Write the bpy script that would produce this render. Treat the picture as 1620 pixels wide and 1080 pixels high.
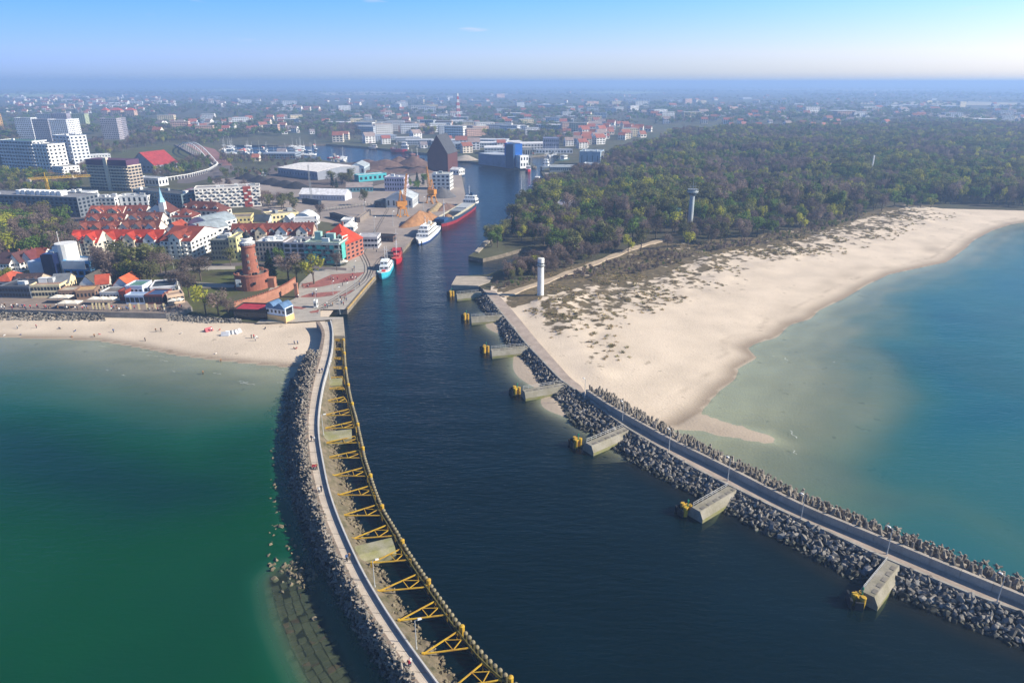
import bpy, bmesh, math, random
import numpy as np
from mathutils import Vector, Matrix, noise

for o in list(bpy.data.objects): bpy.data.objects.remove(o, do_unlink=True)
sc = bpy.context.scene
COL = sc.collection
R = math.radians
random.seed(11)

# ------------------------------------------------------------------ camera
CAM_H, FPX, PITCH = 95.0, 1080.0, R(20.8)
cam = bpy.data.cameras.new('camera'); cam.lens = 24.0; cam.sensor_width = 36.0
cam.clip_start = 1.0; cam.clip_end = 60000.0
camo = bpy.data.objects.new('camera', cam); COL.objects.link(camo)
camo.location = (0, 0, CAM_H); camo.rotation_euler = (math.pi/2 - PITCH, 0, 0)
sc.camera = camo

# ------------------------------------------------------------------ world, sun, exposure
SUN_EL, SUN_AZ = R(31), R(97)          # azimuth measured from +Y towards +X
world = bpy.data.worlds.new('World'); sc.world = world; world.use_nodes = True
wt = world.node_tree; wt.nodes.clear()
def wn(t, **k):
    n = wt.nodes.new(t)
    for a, b in k.items(): setattr(n, a, b)
    return n
sky = wn('ShaderNodeTexSky', sky_type='NISHITA', sun_disc=False)
sky.sun_elevation = SUN_EL; sky.sun_rotation = SUN_AZ
sky.air_density = 1.0; sky.dust_density = 0.3; sky.ozone_density = 3.0; sky.altitude = 95
bg = wn('ShaderNodeBackground'); bg.inputs['Strength'].default_value = 0.10
wo = wn('ShaderNodeOutputWorld')
geo = wn('ShaderNodeTexCoord')
sep = wn('ShaderNodeSeparateXYZ')
wt.links.new(geo.outputs['Generated'], sep.inputs[0])
def sky_ramp(src, stops):
    r = wn('ShaderNodeValToRGB'); c = r.color_ramp
    c.elements[0].position, c.elements[1].position = stops[0][0], stops[-1][0]
    c.elements[0].color = tuple(v/2 for v in stops[0][1])+(1,); c.elements[1].color = tuple(v/2 for v in stops[-1][1])+(1,)
    for p_, cc in stops[1:-1]:
        e = c.elements.new(p_); e.color = tuple(v/2 for v in cc)+(1,)
    wt.links.new(src, r.inputs[0]); v = wn('ShaderNodeVectorMath', operation='SCALE'); v.inputs['Scale'].default_value = 2.0
    wt.links.new(r.outputs[0], v.inputs[0]); return v.outputs[0]
# the sea air: lavender low down, deep blue above, paler towards the sun
by_height = sky_ramp(sep.outputs['Z'], [(0, (.56, .78, 1.42)), (.012, (.68, .86, 1.50)), (.035, (.76, .90, 1.54)), (.06, (.68, .90, 1.55)), (.12, (.44, .90, 1.42)), (.3, (.24, .55, .92)), (1, (.36, .50, .64))])
dt = wn('ShaderNodeVectorMath', operation='DOT_PRODUCT'); wt.links.new(geo.outputs['Generated'], dt.inputs[0]); dt.inputs[1].default_value = (math.sin(SUN_AZ), math.cos(SUN_AZ), 0)
m01 = wn('ShaderNodeMapRange'); m01.inputs[1].default_value = -1.0; m01.inputs[2].default_value = 1.0; wt.links.new(dt.outputs['Value'], m01.inputs[0])
by_sun = sky_ramp(m01.outputs[0], [(.0, (.48, .56, .74)), (.15, (.50, .58, .76)), (.44, (.98, .92, .86)), (.75, (1.5, 1.15, .84)), (1, (1.6, 1.25, .92))])
m1 = wn('ShaderNodeVectorMath', operation='MULTIPLY'); wt.links.new(by_height, m1.inputs[0]); wt.links.new(by_sun, m1.inputs[1])
mul = wn('ShaderNodeVectorMath', operation='MULTIPLY'); wt.links.new(sky.outputs[0], mul.inputs[0]); wt.links.new(m1.outputs[0], mul.inputs[1])
cm_ = wn('ShaderNodeMapping'); cm_.inputs['Scale'].default_value = (9, 9, 60); cm_.inputs['Location'].default_value = (3.1, 0, 1.3); wt.links.new(geo.outputs['Generated'], cm_.inputs['Vector'])
cn = wn('ShaderNodeTexNoise'); cn.inputs['Scale'].default_value = 1.0; cn.inputs['Detail'].default_value = 6; wt.links.new(cm_.outputs[0], cn.inputs['Vector'])
cw_ = wn('ShaderNodeMapRange', interpolation_type='SMOOTHSTEP'); cw_.inputs[1].default_value = .66; cw_.inputs[2].default_value = .78; cw_.inputs[4].default_value = .35; wt.links.new(cn.outputs[0], cw_.inputs[0])
ch = wn('ShaderNodeMapRange', interpolation_type='SMOOTHSTEP'); ch.inputs[1].default_value = .02; ch.inputs[2].default_value = .07; wt.links.new(sep.outputs['Z'], ch.inputs[0])
cf_ = wn('ShaderNodeMath', operation='MULTIPLY'); wt.links.new(cw_.outputs[0], cf_.inputs[0]); wt.links.new(ch.outputs[0], cf_.inputs[1])
cx = wn('ShaderNodeMix', data_type='RGBA'); cx.inputs[7].default_value = (5.6, 5.2, 6.6, 1); wt.links.new(cf_.outputs[0], cx.inputs[0]); wt.links.new(mul.outputs[0], cx.inputs[6])
wt.links.new(cx.outputs[2], bg.inputs['Color']); wt.links.new(bg.outputs[0], wo.inputs['Surface'])

sun = bpy.data.lights.new('sun', 'SUN'); sun.energy = 5.0; sun.angle = R(0.5); sun.color = (1.0, 0.89, 0.73)
suno = bpy.data.objects.new('sun', sun); COL.objects.link(suno)
sdir = Vector((math.sin(SUN_AZ)*math.cos(SUN_EL), math.cos(SUN_AZ)*math.cos(SUN_EL), math.sin(SUN_EL)))
suno.rotation_euler = sdir.to_track_quat('Z', 'Y').to_euler()
suno.location = (300, 100, 90)
sc.view_settings.view_transform = 'Standard'; sc.view_settings.look = 'None'
sc.view_settings.exposure = 0.7; sc.view_settings.gamma = 1.0
sc.cycles.use_denoising = True
sc.cycles.max_bounces = 6; sc.cycles.diffuse_bounces = 2; sc.cycles.glossy_bounces = 2
sc.cycles.transparent_max_bounces = 8; sc.cycles.volume_bounces = 1
sc.cycles.caustics_reflective = False; sc.cycles.caustics_refractive = False

# ------------------------------------------------------------------ helpers: from a view direction to the place on the ground
CP, SP = math.cos(PITCH), math.sin(PITCH)
def W(px, py, z=0.0):
    dx, dy = (px-810)/FPX, (540-py)/FPX
    d = (dx, CP+dy*SP, -SP+dy*CP)
    t = (z-CAM_H)/d[2]
    return Vector((d[0]*t, d[1]*t, z))
def HT(px, yb, yt, z=2.2):
    Y = W(px, yb, z).y; k = (540-yt)/FPX
    return CAM_H + Y*(k*CP-SP)/(CP+k*SP) - z
def WL(pts, z): return [W(x, y, z) for x, y in pts]
def resample(pts, n):
    d = [0.0]
    for a, b in zip(pts, pts[1:]): d.append(d[-1]+(b-a).length)
    out = []; j = 0
    for i in range(n):
        s = d[-1]*i/(n-1)
        while j < len(pts)-2 and d[j+1] < s: j += 1
        f = (s-d[j])/max(1e-9, d[j+1]-d[j]); out.append(pts[j].lerp(pts[j+1], min(1, max(0, f))))
    return out
def length(pts): return sum((b-a).length for a, b in zip(pts, pts[1:]))
def smooth(pts, k=2):
    p = [q.copy() for q in pts]
    for _ in range(k):
        p = [p[0]] + [(p[i-1]+2*p[i]+p[i+1])/4 for i in range(1, len(p)-1)] + [p[-1]]
    return p
def inpoly(x, y, poly):
    c = False; j = len(poly)-1
    for i in range(len(poly)):
        xi, yi = poly[i][0], poly[i][1]; xj, yj = poly[j][0], poly[j][1]
        if (yi > y) != (yj > y) and x < (xj-xi)*(y-yi)/(yj-yi)+xi: c = not c
        j = i
    return c

# ------------------------------------------------------------------ materials
MATS = {}
def hexc(s):
    v = [int(s[i:i+2], 16)/255 for i in (0, 2, 4)]
    return tuple((c/12.92 if c <= .04045 else ((c+.055)/1.055)**2.4) for c in v)
def mat(name, col=(.5, .5, .5), rough=.8, var=.25, scale=.25, col2=None, bump=0.0, metal=0.0, rnd=0.0, fine=0.0, spec=0.3, isl=0.0):
    if name in MATS: return MATS[name]
    m = bpy.data.materials.new(name); m.use_nodes = True; MATS[name] = m
    t = m.node_tree; n = t.nodes; p = n['Principled BSDF']
    p.inputs['Roughness'].default_value = rough; p.inputs['Metallic'].default_value = metal
    p.inputs['Specular IOR Level'].default_value = spec
    tc = n.new('ShaderNodeTexCoord'); g = n.new('ShaderNodeNewGeometry')
    nz = n.new('ShaderNodeTexNoise'); nz.inputs['Scale'].default_value = scale; nz.inputs['Detail'].default_value = 5
    t.links.new(g.outputs['Position'], nz.inputs['Vector'])
    mp = n.new('ShaderNodeMapRange'); mp.inputs[1].default_value = .3; mp.inputs[2].default_value = .7
    t.links.new(nz.outputs[0], mp.inputs[0])
    mx = n.new('ShaderNodeMix'); mx.data_type = 'RGBA'
    c2 = col2 or tuple(c*(1-var) for c in col); c1 = col if col2 else tuple(min(1, c*(1+var*.5)) for c in col)
    mx.inputs[6].default_value = (*c1, 1); mx.inputs[7].default_value = (*c2, 1)
    t.links.new(mp.outputs[0], mx.inputs[0]); last = mx.outputs[2]
    if fine:
        n2 = n.new('ShaderNodeTexNoise'); n2.inputs['Scale'].default_value = scale*9; n2.inputs['Detail'].default_value = 3
        t.links.new(g.outputs['Position'], n2.inputs['Vector'])
        m2 = n.new('ShaderNodeMapRange'); m2.inputs[1].default_value = .25; m2.inputs[2].default_value = .75
        m2.inputs[3].default_value = 1-fine; m2.inputs[4].default_value = 1+fine
        t.links.new(n2.outputs[0], m2.inputs[0])
        v = n.new('ShaderNodeVectorMath'); v.operation = 'SCALE'
        t.links.new(last, v.inputs[0]); t.links.new(m2.outputs[0], v.inputs['Scale']); last = v.outputs[0]
    if rnd:
        oi = n.new('ShaderNodeObjectInfo'); m3 = n.new('ShaderNodeMapRange')
        m3.inputs[3].default_value = 1-rnd; m3.inputs[4].default_value = 1+rnd
        t.links.new(oi.outputs['Random'], m3.inputs[0])
        v = n.new('ShaderNodeVectorMath'); v.operation = 'SCALE'
        t.links.new(last, v.inputs[0]); t.links.new(m3.outputs[0], v.inputs['Scale']); last = v.outputs[0]
    if isl:
        g2 = n.new('ShaderNodeNewGeometry'); m4 = n.new('ShaderNodeMapRange'); m4.inputs[3].default_value = 1-isl; m4.inputs[4].default_value = 1+isl
        t.links.new(g2.outputs['Random Per Island'], m4.inputs[0])
        v = n.new('ShaderNodeVectorMath'); v.operation = 'SCALE'
        t.links.new(last, v.inputs[0]); t.links.new(m4.outputs[0], v.inputs['Scale']); last = v.outputs[0]
    t.links.new(last, p.inputs['Base Color'])
    if bump:
        b = n.new('ShaderNodeBump'); b.inputs['Strength'].default_value = bump
        t.links.new(nz.outputs[0], b.inputs['Height']); t.links.new(b.outputs[0], p.inputs['Normal'])
    return m
def wall_mat(h): return mat('wall_'+h, hexc(h), .85, .16, .18, fine=.05)
def roof_mat(h): return mat('roof_'+h, hexc(h), .8, .3, .35, fine=.15)
GLASS = mat('window_glass', (.02, .03, .045), .08, .3, .3, spec=.6)
WHITE = mat('white_paint', (.78, .78, .76), .55, .08, .3)
CONC = mat('concrete', (.36, .34, .30), .9, .3, .35, fine=.12)
CONCD = mat('concrete_dark', (.21, .195, .17), .9, .35, .5, fine=.15)
STEEL = mat('grey_steel', (.3, .32, .34), .5, .15, .5, metal=.3)
DARK = mat('dark_steel', (.03, .032, .035), .6, .3, 1.0)
YEL = mat('yellow_paint', (.62, .41, .03), .6, .35, .9, fine=.25, col2=(.42, .24, .04))

# ------------------------------------------------------------------ object helpers
def tag(o, label=None, cat=None, group=None, kind=None):
    if label: o['label'] = label
    if cat: o['category'] = cat
    if group: o['group'] = group
    if kind: o['kind'] = kind
    return o
def link(name, me, parent=None):
    o = bpy.data.objects.new(name, me); COL.objects.link(o)
    if parent: o.parent = parent
    return o
def empty(name, loc, rz=0, label=None, cat=None, group=None):
    o = bpy.data.objects.new(name, None); COL.objects.link(o); o.location = loc; o.rotation_euler[2] = rz
    o.empty_display_size = .5
    return tag(o, label, cat, group)
def copy_tree(o, parent=None):
    c = o.copy(); COL.objects.link(c); c.parent = parent
    for ch in o.children: copy_tree(ch, c)
    return c
class MB:
    def __init__(s): s.v = []; s.f = []; s.m = []
    def add(s, vs, fs, mi=0):
        b = len(s.v); s.v += [tuple(v) for v in vs]
        for f in fs: s.f.append([i+b for i in f]); s.m.append(mi)
    def box(s, x0, x1, y0, y1, z0, z1, mi=0):
        s.add([(x0, y0, z0), (x1, y0, z0), (x1, y1, z0), (x0, y1, z0), (x0, y0, z1), (x1, y0, z1), (x1, y1, z1), (x0, y1, z1)],
              [(3, 2, 1, 0), (4, 5, 6, 7), (0, 1, 5, 4), (1, 2, 6, 5), (2, 3, 7, 6), (3, 0, 4, 7)], mi)
    def prism(s, poly, z0, z1, mi=0, top=1.0):
        n = len(poly); cx = sum(p[0] for p in poly)/n; cy = sum(p[1] for p in poly)/n
        s.add([(p[0], p[1], z0) for p in poly]+[(cx+(p[0]-cx)*top, cy+(p[1]-cy)*top, z1) for p in poly],
              [tuple(range(n-1, -1, -1)), tuple(range(n, 2*n))]+[(i, (i+1) % n, n+(i+1) % n, n+i) for i in range(n)], mi)
    def cyl(s, x, y, z0, z1, r0, r1=None, n=10, mi=0):
        r1 = r0 if r1 is None else r1
        a = [2*math.pi*i/n for i in range(n)]
        s.add([(x+r0*math.cos(t), y+r0*math.sin(t), z0) for t in a]+[(x+r1*math.cos(t), y+r1*math.sin(t), z1) for t in a],
              [tuple(range(n-1, -1, -1)), tuple(range(n, 2*n))]+[(i, (i+1) % n, n+(i+1) % n, n+i) for i in range(n)], mi)
    def bar(s, a, b, r, n=4, mi=0, r2=None):
        a = Vector(a); b = Vector(b); d = (b-a)
        if d.length < 1e-6: return
        d.normalize(); u = d.cross(Vector((0, 0, 1)) if abs(d.z) < .95 else Vector((1, 0, 0))).normalized(); w = d.cross(u)
        r2 = r if r2 is None else r2
        ang = [2*math.pi*(i+.5)/n for i in range(n)]
        s.add([a+(u*math.cos(t)+w*math.sin(t))*r for t in ang]+[b+(u*math.cos(t)+w*math.sin(t))*r2 for t in ang],
              [tuple(range(n)), tuple(range(2*n-1, n-1, -1))]+[(i, n+i, n+(i+1) % n, (i+1) % n) for i in range(n)], mi)
    def lathe(s, prof, n=16, mi=0, x=0, y=0):
        k = len(prof)
        s.add([(x+r*math.cos(2*math.pi*i/n), y+r*math.sin(2*math.pi*i/n), z) for r, z in prof for i in range(n)],
              [(j*n+i, j*n+(i+1) % n, (j+1)*n+(i+1) % n, (j+1)*n+i) for j in range(k-1) for i in range(n)] +
              [tuple(range(n-1, -1, -1)), tuple((k-1)*n+i for i in range(n))], mi)
    def mesh(s, name, mats):
        me = bpy.data.meshes.new(name); me.from_pydata(s.v, [], s.f)
        for m in (mats if isinstance(mats, (list, tuple)) else [mats]): me.materials.append(m)
        if any(s.m): me.polygons.foreach_set('material_index', s.m)
        me.update(); return me
    def build(s, name, mats, parent=None, kind=None):
        return tag(link(name, s.mesh(name, mats), parent), kind=kind)
def sheet(name, pts, z, m, skirt=0.0, kind='structure', skirt_mat=None):
    P = [W(x, y, z) for x, y in pts] if not isinstance(pts[0], Vector) else [Vector((p.x, p.y, z)) for p in pts]
    bm = bmesh.new(); vs = [bm.verts.new(p) for p in P]; f = bm.faces.new(vs)
    f.normal_update()
    if f.normal.z < 0: f.normal_flip()
    if skirt:
        lo = [bm.verts.new((p.x, p.y, z-skirt)) for p in P]; n = len(P)
        for i in range(n):
            g = bm.faces.new((vs[i], vs[(i+1) % n], lo[(i+1) % n], lo[i]))
            if skirt_mat: g.material_index = 1
    bmesh.ops.triangulate(bm, faces=[f])
    bmesh.ops.recalc_face_normals(bm, faces=bm.faces)
    me = bpy.data.meshes.new(name); bm.to_mesh(me); bm.free(); me.materials.append(m)
    if skirt_mat: me.materials.append(skirt_mat)
    return tag(link(name, me), kind=kind)
def gridmesh(name, X, Y, Z, m, keep=None, attrs=None, smooth_=True):
    ny, nx = X.shape
    v = np.stack([X, Y, Z], -1).reshape(-1, 3)
    idx = np.arange(ny*nx).reshape(ny, nx)
    q = np.stack([idx[:-1, :-1], idx[:-1, 1:], idx[1:, 1:], idx[1:, :-1]], -1).reshape(-1, 4)
    if keep is not None:
        k = keep.reshape(-1); q = q[k[q].any(1)]
        used = np.unique(q); mp = -np.ones(len(v), int); mp[used] = np.arange(len(used)); v = v[used]; q = mp[q]
    me = bpy.data.meshes.new(name)
    me.vertices.add(len(v)); me.vertices.foreach_set('co', v.astype(np.float32).ravel())
    me.loops.add(len(q)*4); me.loops.foreach_set('vertex_index', q.astype(np.int32).ravel())
    me.polygons.add(len(q)); me.polygons.foreach_set('loop_start', np.arange(0, len(q)*4, 4, dtype=np.int32))
    me.update(calc_edges=True); me.validate()
    if smooth_: me.polygons.foreach_set('use_smooth', np.ones(len(q), bool))
    for k2, a in (attrs or {}).items():
        at = me.attributes.new(k2, 'FLOAT', 'POINT'); a = a.reshape(-1)
        at.data.foreach_set('value', (a[used] if keep is not None else a).astype(np.float32))
    me.materials.append(m); return me
def polydist(X, Y, line):
    D = np.full(X.shape, 1e9)
    for a, b in zip(line, line[1:]):
        dx, dy = b.x-a.x, b.y-a.y; L2 = dx*dx+dy*dy+1e-9
        t = np.clip(((X-a.x)*dx+(Y-a.y)*dy)/L2, 0, 1)
        D = np.minimum(D, np.hypot(X-a.x-t*dx, Y-a.y-t*dy))
    return D
def insidemask(X, Y, poly):
    C = np.zeros(X.shape, bool); n = len(poly); j = n-1
    for i in range(n):
        xi, yi, xj, yj = poly[i][0], poly[i][1], poly[j][0], poly[j][1]
        if yi != yj: C ^= ((yi > Y) != (yj > Y)) & (X < (xj-xi)*(Y-yi)/(yj-yi)+xi)
        j = i
    return C
def fbm(X, Y, s, seed=0, oct_=4):
    # smooth value noise on numpy arrays
    out = np.zeros(X.shape); amp = 1.0; tot = 0
    for o_ in range(oct_):
        x = X/s*(2**o_)+seed*17.3; y = Y/s*(2**o_)-seed*9.1
        xi = np.floor(x).astype(np.int64); yi = np.floor(y).astype(np.int64); fx = x-xi; fy = y-yi
        fx = fx*fx*(3-2*fx); fy = fy*fy*(3-2*fy)
        def h(a, b):
            k = (a*374761393+b*668265263+seed*974711+o_*31337) & 0xffffffff
            k = ((k ^ (k >> 13))*1274126177) & 0xffffffff
            return ((k ^ (k >> 16)) & 0xffff)/65535.0
        out += amp*((h(xi, yi)*(1-fx)+h(xi+1, yi)*fx)*(1-fy)+(h(xi, yi+1)*(1-fx)+h(xi+1, yi+1)*fx)*fy); tot += amp; amp *= .5
    return out/tot

# =================================================================== THE SETTING
# ---- outlines of the two breakwaters
def ext(p, d): return p + [p[-1] + (p[-1]-p[-2]).normalized()*d]
LW_L = ext(WL([(500,509),(507,517),(510.8,528),(503.3,561.7),(495,590),(486.7,628),(482.5,661.7),(483,700),(484,723),(491.7,761.7),(501.7,798),(513,831.7),(526,860),(548,914),(583,973.6),(617.5,1028),(654.6,1080)],4.4), 45)
LW_R = ext(WL([(524,506),(527,517),(527.5,530),(526.7,553),(518,587),(513,603),(507.5,633),(504,663),(505,690),(511,723),(520,770),(533,810),(554.5,860),(578,909),(617.5,973.6),(659.5,1033),(695,1080)],5.0), 45)
LW_S = ext(WL([(533,520),(532,560),(531,600),(529,645),(527,690),(533,722),(546,752),(553,790),(562,825),(580,860),(602.7,904),(637,966),(679,1023),(718.8,1077)],0), 45)
LW_P = ext(WL([(543,530),(544.5,555),(546.5,580),(551.7,613),(556.7,636.7),(563,658),(571.7,697),(576,720),(584,745),(593,773),(605,803),(623,831.7),(643,867),(681.7,924),(726,986),(765.7,1035),(812.6,1077)],2.4), 40)
LW_O = ext(WL([(492,560),(468,596),(461,620),(459,670),(460,697),(461,740),(470,783),(486,832),(500,860),(530,925),(572,1000),(625,1080)],.4), 45)
NL = 60
LL = smooth(resample(LW_L, NL)); LR = smooth(resample(LW_R, NL)); LS = smooth(resample(LW_S, NL)); LP = smooth(resample(LW_P, 260), 8); LO = smooth(resample(LW_O, NL))
RW_L = ext(WL([(763.5,457.8),(790,492),(830.7,543),(889.6,604.8),(917,621),(945,643.7),(989.6,677),(1049,711.5),(1109,747.7),(1151.6,767),(1236.8,809.5),(1300,837),(1344,857.5),(1399,885),(1433,896),(1493,923.5),(1557,949),(1620,970)],2.8), 60)
RW_W = ext(WL([(926.7,616),(960,639),(1058,693.5),(1151.6,739),(1236.8,783),(1280,804),(1365,838),(1450,873.5),(1535.5,908.6),(1620,942.6)],4.6), 60)
RW_N = WL([(783,460),(811,491),(852,541),(903,598),(922,612)],2.8)
RW_O = ext(WL([(752,474),(767.6,496.5),(780,506.7),(802,545),(822.6,563.7),(849,603),(867,621.5),(900.7,664),(926.7,682.6),(965.5,703),(1000.7,730.7),(1024,743.5),(1070.7,769),(1104.8,786),(1145,803),(1173,826.5),(1226,850),(1280,876.6),(1322.6,902),(1356.6,923.5),(1405.6,936),(1459,962),(1525,987),(1599,1017)],0), 60)
NR = 80
RL = smooth(resample(RW_L, NR)); RO = smooth(resample(RW_O, NR)); RWT = smooth(resample(RW_W, 53))
def xat(line, y):
    pts = sorted(((p.y, p.x) for p in line)); return np.interp(y, [p[0] for p in pts], [p[1] for p in pts])

# ---- shorelines and sea bed
SH_R = WL([(1020,700),(1078,668),(1107,652),(1132,623),(1163,598),(1167,582),(1196,567),(1181,551),(1194.5,543),(1229,533.6),(1249,514),(1282,504.5),(1295.6,491),(1338,471),(1373,450),(1408,434),(1459,423),(1498,415),(1529,392),(1541,380),(1570,365),(1600,355),(1640,349),(1800,336),(2400,320)],0)
SH_RP = [(p.x, p.y) for p in SH_R] + [(1500, 1200), (-300, 1200), (-300, 200), (W(900,640).x, W(900,640).y)]
SPIT = [(p.x, p.y) for p in WL([(1078,668),(1107,654),(1150,677),(1185,669),(1225,681),(1239,696),(1233,703),(1200,700),(1160,690),(1120,676)],0)]
SPITL = WL([(1085,666),(1120,672),(1160,684),(1200,694),(1234,699)],0)
DUNE = WL([(800,492),(850,505),(950,470),(1050,440),(1130,405),(1250,388),(1350,358),(1430,335)],2)
INL = [(p.x, p.y) for p in WL([(772,456),(800,455),(850,440),(900,424),(960,410),(1040,384),(1100,385),(1200,374),(1280,360),(1380,336),(1430,325),(1620,328),(2300,318),(2300,420),(1620,380),(1300,520),(1110,690),(1060,700),(926,630),(834,562),(786,502)],2)]
SCRUB = [(p.x, p.y) for p in WL([(772,452),(800,470),(806,490),(850,478),(900,462),(960,452),(1010,447),(1060,430),(1110,407),(1160,400),(1230,388),(1300,372),(1360,350),(1400,337),(1440,328),(1500,329),(1500,310),(760,350)],2)]
TROUGH = [(WL([(1420,545),(1460,575),(1510,612)],0), 9.0, 1.1), (WL([(1405,745),(1440,700),(1510,665),(1600,650)],0), 10.0, 1.3), (WL([(1470,470),(1500,500),(1505,530)],0), 10.0, .9), (WL([(1560,430),(1640,470)],0), 14.0, .9)]
BAR = WL([(1395,560),(1410,620),(1390,690),(1400,750),(1450,770),(1530,810),(1610,855),(1700,910)],0)
DUNE2 = WL([(835,515),(880,560),(925,598),(950,560),(930,520)],2)
def seabedR(X, Y):
    s = polydist(X, Y, SH_R); ins = insidemask(X, Y, SH_RP)
    ds = polydist(X, Y, DUNE)
    land = 2.4*(1-np.exp(-s/26.0)) + .25*(fbm(X, Y, 22, 3)-.5)*np.clip(s/15, 0, 1)
    dw = polydist(X, Y, RW_N+[RWT[0]])
    dm = np.maximum(np.clip(1.25-ds/34.0, 0, 1), .5*np.clip(1.2-polydist(X, Y, DUNE2)/15.0, 0, 1))*np.clip((dw-2.5)/10, 0, 1)
    land = land + dm*(np.abs(fbm(X, Y, 17, 5)-.5)*5.0 + (fbm(X, Y, 6, 6, 3)-.4)*1.3)
    land = np.where(s < 6, land, np.maximum(land, .12)); land = np.minimum(land, 2.62+.25*dw)
    depth = .05*(1-np.exp(-s/1.5)) + .008*s + .00026*s*s + (fbm(X, Y, 22, 8)-.5)*.34*np.clip(s/20, 0, 1) + .05*np.sin(s*.55+fbm(X, Y, 30, 17)*9)*np.clip(s/10, 0, 1)*np.exp(-s/70)
    c_ = W(1120,650); depth = depth*(1+np.clip((np.hypot(X-c_.x, Y-c_.y)-48)/40, 0, 3.0))
    depth = np.minimum(depth, 2.3+1.2*fbm(X, Y, 50, 15, 3))
    for ax, w_, a_ in TROUGH: depth = depth + a_*np.exp(-(polydist(X, Y, ax)/w_)**2)*(.55+.9*fbm(X, Y, 20, 23, 3))
    bar = np.exp(-(polydist(X, Y, BAR)/9.0)**2)*(.6+.5*fbm(X, Y, 18, 24)); depth = depth*(1-.3*np.clip(bar, 0, 1))
    depth = np.maximum(depth, .03*(1-np.exp(-s/1.0)))
    sp = np.clip(1.0-polydist(X, Y, SPITL)/7.0, 0, 1)*.42 + np.where(insidemask(X, Y, SPIT), .16, 0)
    return np.where(ins, land, -depth+sp), s, ins, dm
SH_L = WL([(-900,505),(-300,524),(0,533),(83,535.5),(155.6,538),(222,549),(278,560.5),(344,569),(422,577),(461,580),(500,582)],0)
SH_LP = [(p.x, p.y) for p in SH_L] + [(-40, 400), (-900, 400)]
TRL = WL([(-300,690),(0,690),(140,730),(260,770),(340,760),(400,700)],0)
def seabedL(X, Y):
    s = polydist(X, Y, SH_L); ins = insidemask(X, Y, SH_LP)
    land = 1.7*(1-np.exp(-s/11.0)) + .16*(fbm(X, Y, 12, 4)-.5)*np.clip(s/5, 0, 1)
    dp = polydist(X, Y, LO)
    depth = .012*s + .00035*s*s + (fbm(X, Y*2.2, 24, 2)-.5)*.55*np.clip(s/9, 0, 1)*np.exp(-s/60)
    depth = np.minimum(depth, 2.6+.9*fbm(X, Y, 40, 27, 3)) + 1.7*np.exp(-(polydist(X, Y, TRL)/17.0)**2)*(.6+.8*fbm(X, Y, 30, 28, 3))*np.clip((s-22)/30, 0, 1)
    depth = np.clip(depth, .02, 6)
    return np.where(ins, land, -depth), s, ins, dp

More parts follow.
